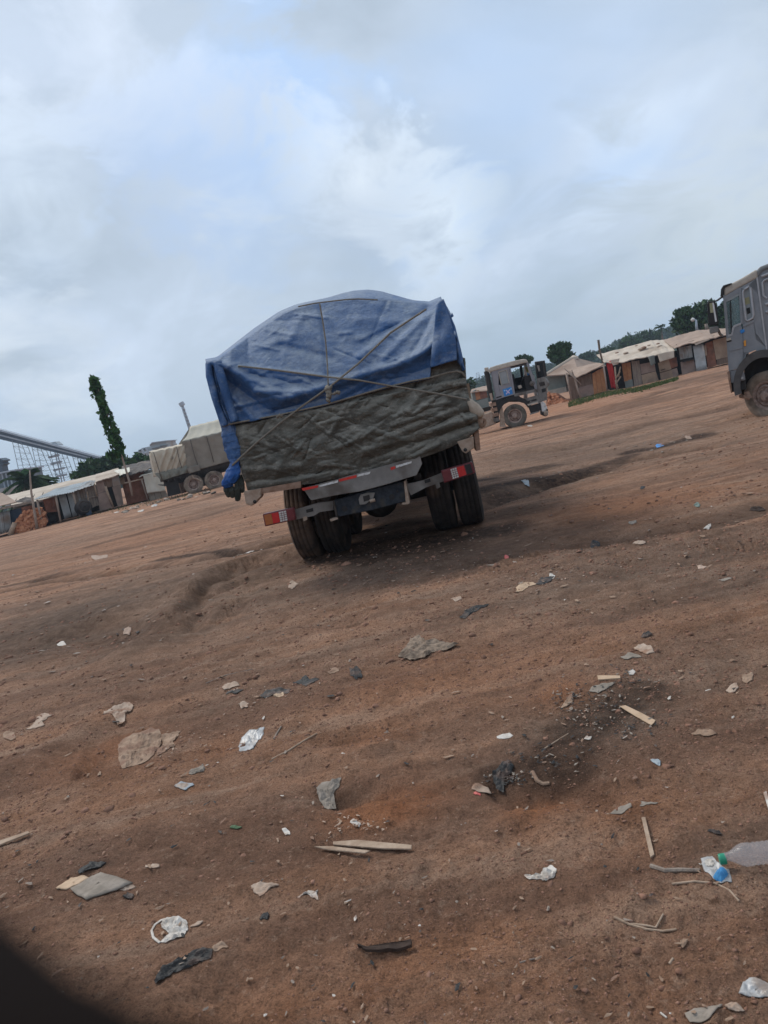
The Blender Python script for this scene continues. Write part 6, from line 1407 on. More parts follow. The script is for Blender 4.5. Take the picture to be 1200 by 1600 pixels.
    pp([(1125.5, 463), (1126.5, 452), (1130, 446), (1143, 442), (1143, 444), (1132, 449), (1130, 459), (1128.5, 463.5)], .05, W_ + .1, 'sun_visor', 'black')
    pp([(1129.5, 461), (1132, 460), (1139, 540), (1136, 541)], -.1, W_ - .2, 'windscreen', 'glass'); pp([(1135.5, 535), (1138, 535), (1141, 608), (1139, 585)], -.05, W_ - .1, 'front_panel', 'cab2')
    # behind openings
    pp([(1136, 470), (1180, 440), (1184, 505), (1142, 525)], -W_ + .1, .05, 'far_side', 'seat'); pp([(1150, 470), (1156, 468), (1160, 515), (1152, 517)], -.5, .5, 'seat_back', 'tealcloth'); pp([(1141, 520), (1165, 512), (1168, 560), (1143, 566)], -.2, W_ - .4, 'floor_box', 'black')
    # lower body
    pp([(1138.5, 546), (1160.5, 541), (1160.5, 544), (1139, 549)], .03, .02, 'crease', 'cab2')
    low = pp([(1141, 579.5), (1160, 574.5), (1164, 588), (1164.5, 594), (1144, 599), (1141.5, 597)], .0, .1, 'step_panel', 'cab2', bevel=.02); pp([(1147, 592), (1161, 588.7), (1162, 591.5), (1148, 595)], .06, .05, 'step_bar', 'roofc2'); pp([(1141, 597), (1165, 593), (1166, 608), (1143, 613)], -.05, 1.0, 'step_well', 'black')
    pp([(1135.5, 581), (1139.5, 579), (1144.5, 613.5), (1142, 614.5)], .06, W_, 'bumper', 'rust', bevel=.02)
    pp([(1159, 552), (1168, 549), (1161, 570), (1161, 575)], .0, .06, 'arch_corner', 'cab2')
    c0 = f.pt(1196, 601, 0); mb = MB(); arc = []
    for k in range(17):
        a = rad(2 + k * 11 + 10); r0 = .46
        q = lambda rr: c0 + f.u * math.cos(a) * rr * .98 + Vector((0, 0, math.sin(a) * rr * 1.18))
        arc.append((q(.50), q(.64)))
    for (a, b), (c, d) in zip(arc[:-1], arc[1:]): mb.prism([a + f.n * .07, c + f.n * .07, d + f.n * .07, b + f.n * .07], -f.n * .5)
    mb.build('wheel_arch', M['arch'], t, smooth=False)
    pp([(1162, 600), (1163, 575), (1172, 556), (1190, 548), (1230, 545), (1240, 600)], -.45, .1, 'wheel_well', 'black')
    ax = (f.n * math.cos(rad(30)) - f.u * math.sin(rad(30))).normalized()
    wheel(t, f.pt(1203, 616.5, -.25), ax, .53, .30, 'tyre_mud', 'rim', -.02)
    wheel(t, f.pt(1203, 616.5, -W_ + .3), ax, .53, .30, 'tyre_mud', 'rim')
    pp([(1199, 560), (1280, 545), (1290, 610), (1214, 622)], -.1, .5, 'side_tank', 'tan', bevel=.05)
    pp([(1150, 606), (1170, 602), (1200, 640), (1180, 640)], -.6, 1.2, 'axle_beam', 'chassis')
    MB().tube([f.pt(1157, 619, -.2), f.pt(1163, 620, -.1), f.pt(1172, 622, -.1)], .045, 7).build('steering_rod', M['rust'], t); pp([(1163, 613), (1170, 611), (1176, 622), (1165, 620)], -.1, .1, 'bracket', 'rust')
    wheel(t, f.pt(1380, 578, -.25), f.n, .53, .3, 'tyre_mud', 'rim'); 
    pp([(1260, 385), (1500, 300), (1520, 480), (1270, 545)], -.1, W_ - .2, 'load_body', 'taupe')
    pp([(1156, 517.5), (1158, 515), (1163, 514.5), (1163.5, 518.5), (1158, 521.5)], .03, .03, 'badge', 'sticker', bevel=.004); pp([(1161.8, 533), (1165.3, 531), (1166, 540.5), (1162.6, 541)], .03, .04, 'side_marker', 'orange', bevel=.004)
    # mirrors
    MB().tube([f.pt(1127, 465, .1), f.pt(1120, 470, .4), f.pt(1116, 471, .5)], .02, 6).build('mirror_arm', M['black'], t)
    pp([(1104.5, 474), (1107, 471), (1116, 470.5), (1118.5, 474), (1123, 503), (1120.5, 508), (1109, 509), (1106.5, 505)], .5, .10, 'mirror', 'black', bevel=.015)
    pp([(1108.5, 474), (1113, 473), (1115.5, 488), (1110, 489)], .506, .01, 'mirror_glass', 'olive'); pp([(1112.8, 473), (1115.3, 473), (1120.3, 502), (1117.5, 503)], .51, .012, 'mirror_glass', 'white')
    pp([(1108, 511.5), (1120, 509.5), (1122.5, 511), (1123, 518.5), (1110, 522), (1108.5, 519)], .5, .12, 'wide_mirror', 'plate', bevel=.015); MB().tube([f.pt(1128, 524, .1), f.pt(1125, 522, .3), f.pt(1122, 515, .45)], .03, 6).build('mirror_arm', M['plate'], t)
M['teal'] = glassmat('greenish_cab_glass', (.22, .30, .29), .08)
M['tealcloth'] = mat('teal_cloth', (.02, .30, .34), (.04, .36, .38), 20, .8, 0)
M['olive'] = mat('olive_card', (.30, .28, .16), (.36, .34, .2), 20, .8, 0)
M['roofc2'] = mat('pale_grey_trim', (.36, .35, .35), (.44, .43, .43), 8, .6, 0)
M['roofc3'] = mat('grey_roof', (.18, .19, .19), (.24, .24, .24), 8, .6, 0, dust=.2)
right_truck()

# ---------------------------------------------------------------- tarpaulined trailer on the left
def trailer():
    f = Face(P(302, 771.5, 44.5), P(362, 757.5, 45.2))
    t = thing('trailer', 'long trailer behind the left side of the blue load with two muddy wheels in view', 'trailer', f.pt(320, 768))
    pp = lambda px, off, th, nm, m, parent=t, **k: MB().prism([f.pt(a, c, off) for a, c in px], -f.n * th).build(nm, M[m], parent, **k)
    pp([(252, 746), (292, 737), (400, 710), (402, 716), (294, 744), (254, 753)], -.05, 2.3, 'bed_floor', 'chassis')
    pp([(255, 750), (296, 741), (400, 716), (402, 724), (298, 751), (257, 760)], -.5, .15, 'chassis_rail', 'chassis'); pp([(255, 750), (296, 741), (400, 716), (402, 724), (298, 751), (257, 760)], -1.6, .15, 'chassis_rail', 'chassis')
    for a in (262, 272, 282, 292, 310, 322): MB().tube([f.pt(a, 749 - (a - 262) * .235, 0), f.pt(a + 1.2, 753 - (a - 262) * .235, 0)], .05, 5).build('hook', M['chassis'], t)
    pp([(259, 754), (278, 749), (283, 771), (263, 776)], -.3, .3, 'mud_flap', 'black'); pp([(246, 757), (259, 757), (260, 759.5), (250, 758.5)], .1, .1, 'rear_bumper', 'black')
    pp([(279, 748), (288, 746), (292, 769), (284, 771)], -.7, .5, 'support', 'rust')
    pp([(287, 745), (345, 731), (349, 752), (292, 766)], -.55, 1.0, 'suspension', 'brownwood')
    for (a, c) in ((302.3, 756.8), (334.5, 750.4), (367, 743)):
        wheel(t, f.pt(a, c, -.1), f.n, .555, .3, 'tyre_mud', 'rim', .08); wheel(t, f.pt(a, c, -1.9), -f.n, .555, .3, 'tyre_mud', 'rim'); MB().tube([f.pt(a, c, -.2), f.pt(a, c, -1.9)], .06, 7).build('axle', M['chassis'], t)
    MB().tube([f.pt(300, 742, .05), f.pt(302, 747, .1), f.pt(308, 748, .1), f.pt(314, 752, .08)], .05, 6).build('mud_bracket', M['tan'], t)
    # cream tarpaulin over the rear load
    def sheet(q, off, nm, m, parent, fold, nu=60, nv=30):
        rows = [[f.pt(*bil(q, i / nu, j / nv), off + fold(i / nu, j / nv)) for i in range(nu + 1)] for j in range(nv + 1)]; return grid_mesh(rows, nm, m, parent, .02)
    c = thing('cream_tarpaulin', 'cream tarpaulin with slanting creases over the low rear load of the left trailer', 'tarpaulin', f.pt(262, 748))
    def creases(u, v):
        s = 0
        for (u0, w_) in ((.05, .04), (.28, .035), (.42, .03), (.60, .04), (.78, .03), (.95, .04)):
            s += .11 * math.exp(-((u - u0 - (1 - v) * .42) / w_) ** 2)
        return s + .08 * math.sin(v * math.pi) + .04 * float(fbm(np.array([u * 7]), np.array([v * 5]), 3)[0])
    sheet([(235.5, 707.5), (288, 695.5), (293, 733), (243.5, 745)], .02, 'side_sheet', 'cream', c, creases)
    sheet([(241.5, 740), (292.5, 727), (294, 738), (252, 751)], .14, 'hem', 'hemgrey', c, lambda u, v: .05 * math.sin(u * 20 + v * 4) * v + .04 * math.sin(v * 3))
    e0 = [f.pt(*bil([(235.5, 707.5), (288, 695.5)] * 2, 0, 0))]
    def top(a, b, dz, m, parent, n=12):
        A, B = f.pt(*a, .03), f.pt(*b, .03); rows = [[A.lerp(B, i / 20) - f.n * (2.3 * j / n) + Vector((0, 0, dz * math.sin(j / n * math.pi) + .03 * math.sin(i * 1.3 + j))) for i in range(21)] for j in range(n + 1)]; return grid_mesh(rows, 'top_sheet', m, parent, .02)
    top((235.5, 707.5), (288, 695.5), .12, 'cream', c)
    A = [f.pt(*bil([(235.5, 707.5), (288, 695.5), (293, 733), (243.5, 745)], 0, j / 10), .02) for j in range(11)]
    grid_mesh([[p - f.n * (2.3 * s / 8) for p in A] for s in range(9)], 'end_sheet', 'cream', c, .02)
    MB().prism([f.pt(a, b, .16) for a, b in [(266, 714), (270, 713), (271.5, 717), (268, 718.5)]], -f.n * .08).build('patch', M['taupe'], c)
    for pts, wh in (([(240, 707), (247, 730), (254, 752)], 'at its rear end'), ([(276, 698), (280, 718), (284, 731)], 'near the taller load')):
        tag(MB().tube([f.pt(a, b, .24) for a, b in pts], .022, 5).build('rope', M['rope2'], smooth=True), 'dark lashing rope over the cream tarpaulin ' + wh, 'rope', 'lashing ropes on the cream tarpaulin')
    # taupe tarpaulin over the front load
    g = thing('taupe_tarpaulin', 'grey beige tarpaulin with a pale sloping top over the tall front trailer load', 'tarpaulin', f.pt(325, 738))
    wv = lambda u, v: .04 * math.sin(u * 30) * v * v + .05 * float(fbm(np.array([u * 6 + 3]), np.array([v * 4]), 3)[0])
    sheet([(284, 690.5), (400, 663), (404, 708), (293, 739)], .10, 'side_sheet', 'taupe', g, wv, 70, 26)
    rdg = [(292, 683), (296, 668), (334, 657.5), (400, 641), (400, 641)]
    A0, A1 = f.pt(284, 690.5, .10), f.pt(400, 663, .10); B0, B1 = f.pt(297, 667, -1.15), f.pt(400, 641.5, -1.15); C0, C1 = A0 - f.n * 2.4, A1 - f.n * 2.4
    for (p0, p1, q0, q1) in ((A0, A1, B0, B1), (B0, B1, C0, C1)):
        grid_mesh([[p0.lerp(p1, i / 30).lerp(q0.lerp(q1, i / 30), j / 8) + Vector((0, 0, .015 * math.sin(i * 1.7) - .08 * math.sin(j / 8 * math.pi))) for i in range(31)] for j in range(9)], 'top_sheet', 'cream2', g, .02)
    D0, E0 = f.pt(293, 739, .10), f.pt(293, 739, .10) - f.n * 2.4
    MB().prism([A0, B0, C0, E0, D0], f.u * .02).build('end_sheet', M['taupe'], g)
    sheet([(291, 732), (311, 726), (313, 735), (296, 740)], .22, 'hem', 'taupe', g, lambda u, v: .06 * math.sin(u * 9), 16, 8)
    for pts, wh in (([(297, 686), (304, 712), (312, 735)], 'near its rear corner'), ([(322.5, 681), (328, 700), (334, 722)], 'between its two trailer wheels')):
        tag(MB().tube([f.pt(a, b, .19) for a, b in pts], .022, 5).build('rope', M['rope2'], smooth=True), 'dark lashing rope down the grey beige tarpaulin ' + wh, 'rope', 'lashing ropes on the grey beige tarpaulin')
M['cream2'] = mat('pale_cream_tarpaulin', (.42, .38, .30), (.50, .455, .37), 1.6, .75, .2, 14)
M['hemgrey'] = mat('grey_green_hem', (.15, .15, .12), (.24, .23, .19), 6, .8, .4, 14)
M['rope2'] = mat('dark_rope', (.08, .065, .055), (.14, .12, .10), 20, .9, .3, 60)
trailer()

# ---------------------------------------------------------------- dark bar added close to the lens for the blurred black corner
def ledge():
    pts = []
    for (a, c, d) in [(-900, 1130, .34), (-500, 1330, .20), (-200, 1520, .11), (0, 1640, .075), (200, 1745, .062), (420, 1850, .055), (800, 2060, .05)]:
        d *= .36; c += 84; a += 6
        pts.append(CAM + (fwd + RV * ((a - 600) / F) + UV * ((800 - c) / F)) * d)
    o = MB().tube(pts, [p * .36 for p in (.050, .034, .019, .0118, .0105, .0105, .011)], 20).build('near_lens_bar', M['ledge'], smooth=True)
    tag(o, 'black blurred bar added close to the lens at the bottom left corner', 'window frame')
ledge()

# ---------------------------------------------------------------- litter and stones on the ground
def blobpath(cx_, cy_, rx, ry, rot, seed, n=44, jag=.3):
    """torn outline: a few uneven corners joined by ragged, nearly straight edges"""
    r = random.Random(seed); m = r.randint(6, 9); cs = []
    for k in range(m):
        a = (k + r.uniform(-.32, .32)) / m * 6.2832; q = 1 + r.uniform(-jag, jag * .6)
        cs.append((rx * q * math.cos(a), ry * q * math.sin(a)))
    out_ = []
    for (a, b) in zip(cs, cs[1:] + cs[:1]):
        for k in range(6):
            s_ = k / 6; jx = r.uniform(-.05, .05) * rx if k else 0; jy = r.uniform(-.06, .06) * ry if k else 0
            out_.append((a[0] + (b[0] - a[0]) * s_ + jx, a[1] + (b[1] - a[1]) * s_ + jy))
    cr, sr = math.cos(rot), math.sin(rot)
    return [(cx_ + x * cr - y * sr, cy_ + x * sr + y * cr) for x, y in out_]
def scrap(name, label, cat, px, py, rx, ry, m, rot=-.2, seed=1, crumple=.02, jag=.42, rings=7, th=.004, outline=None, dome=0.0, group=None):
    path = outline or blobpath(px, py, rx, ry, rot, seed, jag=jag); n = len(path)
    c_ = (sum(p[0] for p in path) / n, sum(p[1] for p in path) / n)
    g = G(*c_); mb = MB(); vs = []; 
    for k in range(rings + 1):
        s = k / rings
        for (x, y) in path:
            q = flat(c_[0] + (x - c_[0]) * s, c_[1] + (y - c_[1]) * s, g.z); vs.append([q.x, q.y, s])
    A = np.array(vs); gzv = ght(A[:, 0], A[:, 1]); sc_ = 46 / max(.5, g.y / 2)
    nz = fbm(A[:, 0] * sc_ + seed * 3.1, A[:, 1] * sc_ + seed, 4, .6); nz2 = 1.4 * (.25 - np.abs(fbm(A[:, 0] * sc_ * 1.4 + seed, A[:, 1] * sc_ * 1.4, 3)))
    fine_top = gzv
    sm = np.median(gzv) * .35 + gzv * .65
    Z = np.maximum(sm, gzv) + .002 + crumple * (.12 + nz * 1.1 + nz2 * .7).clip(-.05, 3) * np.where(A[:, 2] < .95, 1, .25) + dome * (1 - A[:, 2] ** 2)
    mb.v = [(A[i, 0], A[i, 1], Z[i]) for i in range(len(A))]
    mb.f = [(k * n + i, (k + 1) * n + i, (k + 1) * n + (i + 1) % n, k * n + (i + 1) % n) for k in range(1, rings) for i in range(n)] + [(i, n + i, n + (i + 1) % n) for i in range(n)]
    o = mb.build(name, M[m], smooth=crumple < .012, loc=g)
    s_ = o.modifiers.new('thickness', 'SOLIDIFY'); s_.thickness = th; s_.offset = 1
    return tag(o, label, cat, group)
def stick(name, label, cat, pts, r, m, flatness=1.0, lift=.01):
    r = r * .7; P3 = [G(a, c, r * .5) for a, c in pts]; mx_ = max(p.z for p in P3) if len(P3) < 3 else None
    rs = r if isinstance(r, list) else [r * (1 - .25 * i / len(P3)) for i in range(len(P3))]
    o = MB().tube(P3, [(q, q * flatness) for q in rs], 7).build(name, M[m]); return tag(o, label, cat)
def plank(name, label, px, th, m, lift=.003, cat='plank'):
    g = [G(a, c) for a, c in px]; z = max(p.z for p in g) + lift
    o = MB().prism([Vector((p.x, p.y, p.z * .4 + z * .6)) for p in g], (0, 0, th)).build(name, M[m], bevel=.001); return tag(o, label, cat)
LIT = [
 ('sack', 'half buried brown cloth sack with many creases in the lower left', 'sack', 219, 1172, 33, 26, 'cloth', -.7, .045, .03),
 ('cloth_rag', 'torn brown rag spreading right of the creased brown sack', 'rag', 262, 1160, 19, 14, 'cloth', -.5, .03, 0),
 ('crumpled_bag', 'torn cream plastic bag lying left of centre above the brown sack', 'bag', 184, 1117, 25, 10, 'paper', -.45, .03, 0),
 ('paper_scrap', 'pale cream scrap above the ground left of the torn cream bag', 'scrap', 65, 1125, 17, 8, 'paper', -.3, .02, 0),
 ('paper_scrap', 'pinkish scrap near the left edge below the first cream scrap', 'scrap', 14, 1150, 13, 9, 'cloth', -.2, .02, 0),
 ('plastic_wrap', 'pale blue grey plastic wrapper lying alone left of centre', 'wrapper', 289, 1228, 21, 7, 'bagblue', -.12, .012, .02),
 ('plastic_bag', 'dusty clear plastic piece beside the thin white stick', 'plastic', 393, 1159, 21, 12, 'bagclear', -.6, .02, 0),
 ('paper_scrap', 'crumpled grey paper just above the pale blue wrapper', 'scrap', 307, 1205, 16, 9, 'card', -.3, .03, 0),
 ('paper_scrap', 'small tan scrap above the pale grey plastic piece', 'scrap', 381, 1105, 9, 6, 'paper', -.5, .02, 0),
 ('black_bag', 'flat black plastic film left of the small blue black bag', 'bag', 478, 1066, 21, 5, 'bagblack', -.1, .02, 0),
 ('black_bag', 'upright little blue black bag in the middle of the ground', 'bag', 555, 1050, 9, 11, 'bagblack', -.3, .035, .02),
 ('black_bag', 'black and yellow torn film left of the flat black film', 'bag', 430, 1083, 23, 6, 'bagblack', -.15, .02, 0),
 ('paper_scrap', 'yellowish scrap lying on the torn black film', 'scrap', 436, 1086, 9, 4, 'cardtan', -.1, .03, 0),
 ('paper_scrap', 'tan lump right beside the little blue black bag', 'scrap', 522, 1046, 9, 6, 'cloth', -.3, .03, .01),
 ('dark_scrap', 'thin dark scrap left of the torn black film', 'scrap', 365, 1081, 15, 4, 'bagblack', -.25, .01, 0),
 ('paper_scrap', 'cream scrap above the thin dark scrap', 'scrap', 362, 1072, 15, 5, 'paper', -.3, .012, 0),
 ('ribbed_cloth', 'pleated grey brown cloth lying below the truck in the middle', 'cloth', 668, 1012, 38, 14, 'pleat', -.1, .05, .01),
 ('plastic_bag', 'grey torn bag with a dark top right of the pleated cloth', 'bag', 741, 950, 21, 9, 'bagblack', -.35, .03, 0),
 ('paper_scrap', 'pale triangular paper above the dark topped torn bag', 'scrap', 713, 935, 10, 6, 'paper', -.5, .01, 0),
 ('cardboard_scrap', 'tan flat cardboard behind the truck to the right', 'cardboard', 822, 914, 15, 7, 'cardtan', -.15, .01, 0),
 ('black_bag', 'black scrap touching the tan cardboard behind the truck', 'scrap', 849, 906, 13, 5, 'bagblack', -.2, .02, 0),
 ('paper_scrap', 'tiny white scrap at the tip of the black scrap behind the truck', 'scrap', 863, 903, 6, 4, 'bagwhite', -.1, .02, 0),
 ('dark_stone', 'dark stone on the ground far right of the truck wheels', 'stone', 929, 853, 9, 5, 'bagblack', -.5, .03, .03),
 ('black_bag', 'small black lump between the burnt ground and the truck', 'bag', 1011, 993, 12, 5, 'bagblack', -.1, .03, .01),
 ('green_scrap', 'greenish grey flattened bag right of the ground centre', 'bag', 985, 1026, 17, 6, 'card', .1, .015, 0),
 ('cloth_rag', 'beige torn rag next to the greenish flattened bag', 'rag', 1007, 1018, 16, 10, 'paper', .3, .025, 0),
 ('paper_scrap', 'white folded paper below the greenish flattened bag', 'scrap', 985, 1051, 8, 5, 'bagwhite', -.1, .012, 0),
 ('cardboard_scrap', 'grey brown card under the thin tan strip on the burnt patch', 'cardboard', 941, 1073, 20, 8, 'card', -.15, .01, 0),
 ('paper_scrap', 'pale ochre leaf shaped card left of the tan board', 'scrap', 893, 1093, 14, 8, 'cloth', -.3, .015, 0),
 ('rag', 'dark grey rag hanging on the rim of the burnt hollow', 'rag', 788, 1208, 15, 17, 'bagblack', -.9, .05, .02),
 ('paper_scrap', 'white torn paper above the dark grey rag', 'scrap', 787, 1151, 15, 4, 'bagwhite', -.1, .015, 0),
 ('paper_scrap', 'small white paper left of the tan board on the burnt patch', 'scrap', 918, 1154, 7, 4, 'bagwhite', -.3, .01, 0),
 ('cardboard_scrap', 'pale flat card at the lower edge of the dark grey rag', 'cardboard', 750, 1232, 17, 6, 'paper', .05, .01, 0),
 ('red_scrap', 'small red scrap under the pale card by the dark rag', 'scrap', 747, 1242, 8, 4, 'pink', .1, .02, 0),
 ('cardboard_scrap', 'light brown split cardboard right of the burnt patch', 'cardboard', 1145, 1078, 11, 7, 'paper', -.1, .02, .01),
 ('paper_scrap', 'tan scrap above the light brown split cardboard', 'scrap', 1168, 1060, 12, 10, 'cloth', -.9, .02, 0),
 ('paper_scrap', 'pale pink scrap right of the tan board', 'scrap', 1097, 1144, 22, 8, 'cloth', .15, .02, 0),
 ('plastic_scrap', 'light grey plastic bit at the right end of the burnt patch', 'plastic', 1025, 1191, 10, 6, 'bagblue', .4, .02, 0),
 ('grey_lump', 'grey crumpled bag at the edge of the reddish hollow', 'bag', 513, 1255, 15, 15, 'card', -.5, .06, .03),
 ('plastic_bag', 'small white and blue bag below the reddish hollow', 'bag', 557, 1286, 12, 8, 'bagwhite', .4, .03, .01),
 ('paper_scrap', 'small white hooked scrap left of the wooden planks', 'scrap', 447, 1302, 8, 5, 'bagwhite', .5, .02, 0),
 ('leaf_scrap', 'green leaf lying left of the small white hooked scrap', 'leaf', 369, 1294, 10, 3, 'greenleaf', -.15, .01, 0),
 ('paper_scrap', 'long white scrap left of centre above the torn cardboard', 'scrap', 240, 1355, 14, 4, 'paper', .05, .012, 0),
 ('paper_scrap', 'torn pale paper at the lower middle left of the white shreds', 'scrap', 412, 1391, 20, 10, 'paper', -.2, .025, 0),
 ('paper_scrap', 'white shreds right of the torn pale paper', 'scrap', 478, 1398, 18, 7, 'bagwhite', -.35, .03, 0),
 ('plastic_bag', 'white plastic bag with a loop in the lower left', 'bag', 268, 1454, 27, 21, 'bagwhite', -.3, .04, .015),
 ('paper_scrap', 'pale strip trailing right from the white looped bag', 'scrap', 305, 1446, 13, 4, 'paper', -.4, .02, 0),
 ('black_bag', 'black crumpled film stretched along the bottom left', 'bag', 292, 1502, 43, 15, 'bagblack', -.35, .045, .01),
 ('paper_scrap', 'pinkish scrap at the right tip of the black crumpled film', 'scrap', 344, 1481, 14, 8, 'cloth', -.5, .02, 0),
 ('plastic_lace', 'bright white lacy plastic scrap in the lower middle right', 'plastic', 846, 1369, 25, 9, 'bagwhite', -.12, .05, 0),
 ('black_scrap', 'faint black film scrap below the torn pale paper', 'scrap', 414, 1432, 9, 9, 'bagblack', -.9, .02, 0),
 ('black_scrap', 'small black scrap beside the grey cardboard', 'scrap', 203, 1402, 10, 7, 'bagblack', 0, .02, 0),
 ('plastic_sheet', 'clear crumpled plastic at the lower right edge', 'plastic', 1184, 1548, 30, 14, 'bagclear', .25, .03, 0),
 ('cardboard_scrap', 'flat dull card in the bottom right corner', 'cardboard', 1101, 1587, 30, 12, 'card', -.1, .012, 0),
 ('paper_scrap', 'pink white scrap between the clear plastic and the dull card', 'scrap', 1149, 1575, 17, 6, 'paper', .3, .02, 0),
 ('leaf_scrap', 'dry curled leaf right of the fibre strands', 'leaf', 1070, 1474, 9, 6, 'cloth', -.8, .02, 0),
 ('black_scrap', 'thin black scrap above the plastic bottle', 'scrap', 1118, 1302, 12, 5, 'bagblack', .2, .02, 0),
 ('label_scrap', 'grey and blue torn wrapper under the bottle neck', 'wrapper', 1124, 1360, 27, 20, 'bagclear', .5, .015, 0),
 ('cloth_scrap', 'white rag at the tip of the torn wrapper by the bottle', 'rag', 1108, 1350, 15, 9, 'bagwhite', .2, .03, 0),
 ('paper_scrap', 'grey folded card under the reddish hollow far right', 'cardboard', 971, 1266, 20, 7, 'card', -.45, .015, 0),
 ('paper_scrap', 'grey flat card right of the grey folded card', 'cardboard', 1010, 1256, 17, 5, 'card', -.15, .012, 0),
 ('stone', 'pale tan stone on the left far ground below the huts', 'stone', 157, 871, 14, 5, 'stone', -.1, .04, .05),
 ('stone', 'pale lump near the left berm', 'stone', 199, 985, 9, 6, 'stone', -.2, .04, .04),
 ('paper_scrap', 'small white scrap left of the pale lump', 'scrap', 96, 1007, 7, 4, 'bagwhite', 0, .02, 0),
 ('paper_scrap', 'pale scrap beside the left rear wheel', 'scrap', 392, 862, 12, 4, 'bagwhite', -.3, .03, 0),
 ('paper_scrap', 'pale triangular scrap in front of the left rear wheel', 'scrap', 459, 915, 9, 5, 'paper', -.2, .03, 0),
 ('red_scrap', 'tiny red wrapper behind the right rear wheel', 'wrapper', 792, 870, 5, 3, 'pink', 0, .03, 0),
 ('blue_scrap', 'pale blue wrapper beside the right gully', 'wrapper', 821, 752, 7, 4, 'bagblue', 0, .04, .02),
 ('blue_scrap', 'blue bag in the right gully', 'bag', 1030, 697, 8, 4, 'sticker', 0, .05, .03),
 ('stone', 'pale stone right of the blue bag in the gully', 'stone', 1076, 684, 6, 3, 'stone', 0, .04, .06),
 ('dark_scrap', 'small dark lump on the plain right of the truck', 'lump', 1004, 762, 6, 3, 'bagblack', -.4, .03, .03),
 ('green_bottle', 'small greenish bag at the right beyond the plain', 'bag', 1088, 790, 6, 4, 'greenbag', 0, .04, .03),
 ('paper_scrap', 'pale flat stick like scrap right of the truck', 'scrap', 1000, 848, 12, 3, 'paper', -.1, .02, 0),
 ('paper_scrap', 'dull pale block on the plain right of the truck', 'scrap', 988, 817, 9, 4, 'card', 0, .03, .03),
 ('white_scrap', 'white curled scrap near the right edge', 'scrap', 1105, 817, 9, 3, 'bagwhite', -.3, .03, 0),
 ('dark_strip', 'dark flat strip near the right edge', 'strip', 1180, 789, 15, 3, 'darkwood', -.1, .02, 0),
 ('brown_scrap', 'flat brown scrap right of the pale triangular ground', 'scrap', 1133, 906, 13, 4, 'card', -.25, .02, 0),
 ('stone', 'pale square stone right of centre', 'stone', 1096, 886, 9, 5, 'stone', 0, .02, .03),
 ('paper_scrap', 'white scrap on the road in front of the grey cab wheel', 'scrap', 829, 666, 5, 1.6, 'bagwhite', 0, .05, .03),
 ('burnt_patch', 'charred black lumps behind the grey torn cardboard', 'ash', 140, 1354, 24, 8, 'bagblack', -.3, .03, .005),
]
M['greenleaf'] = mat('green_leaf', (.06, .11, .05), (.09, .14, .07), 20, .7, 0)
M['greenbag'] = mat('dull_green_bag', (.10, .14, .11), (.25, .28, .24), 20, .6, .2)
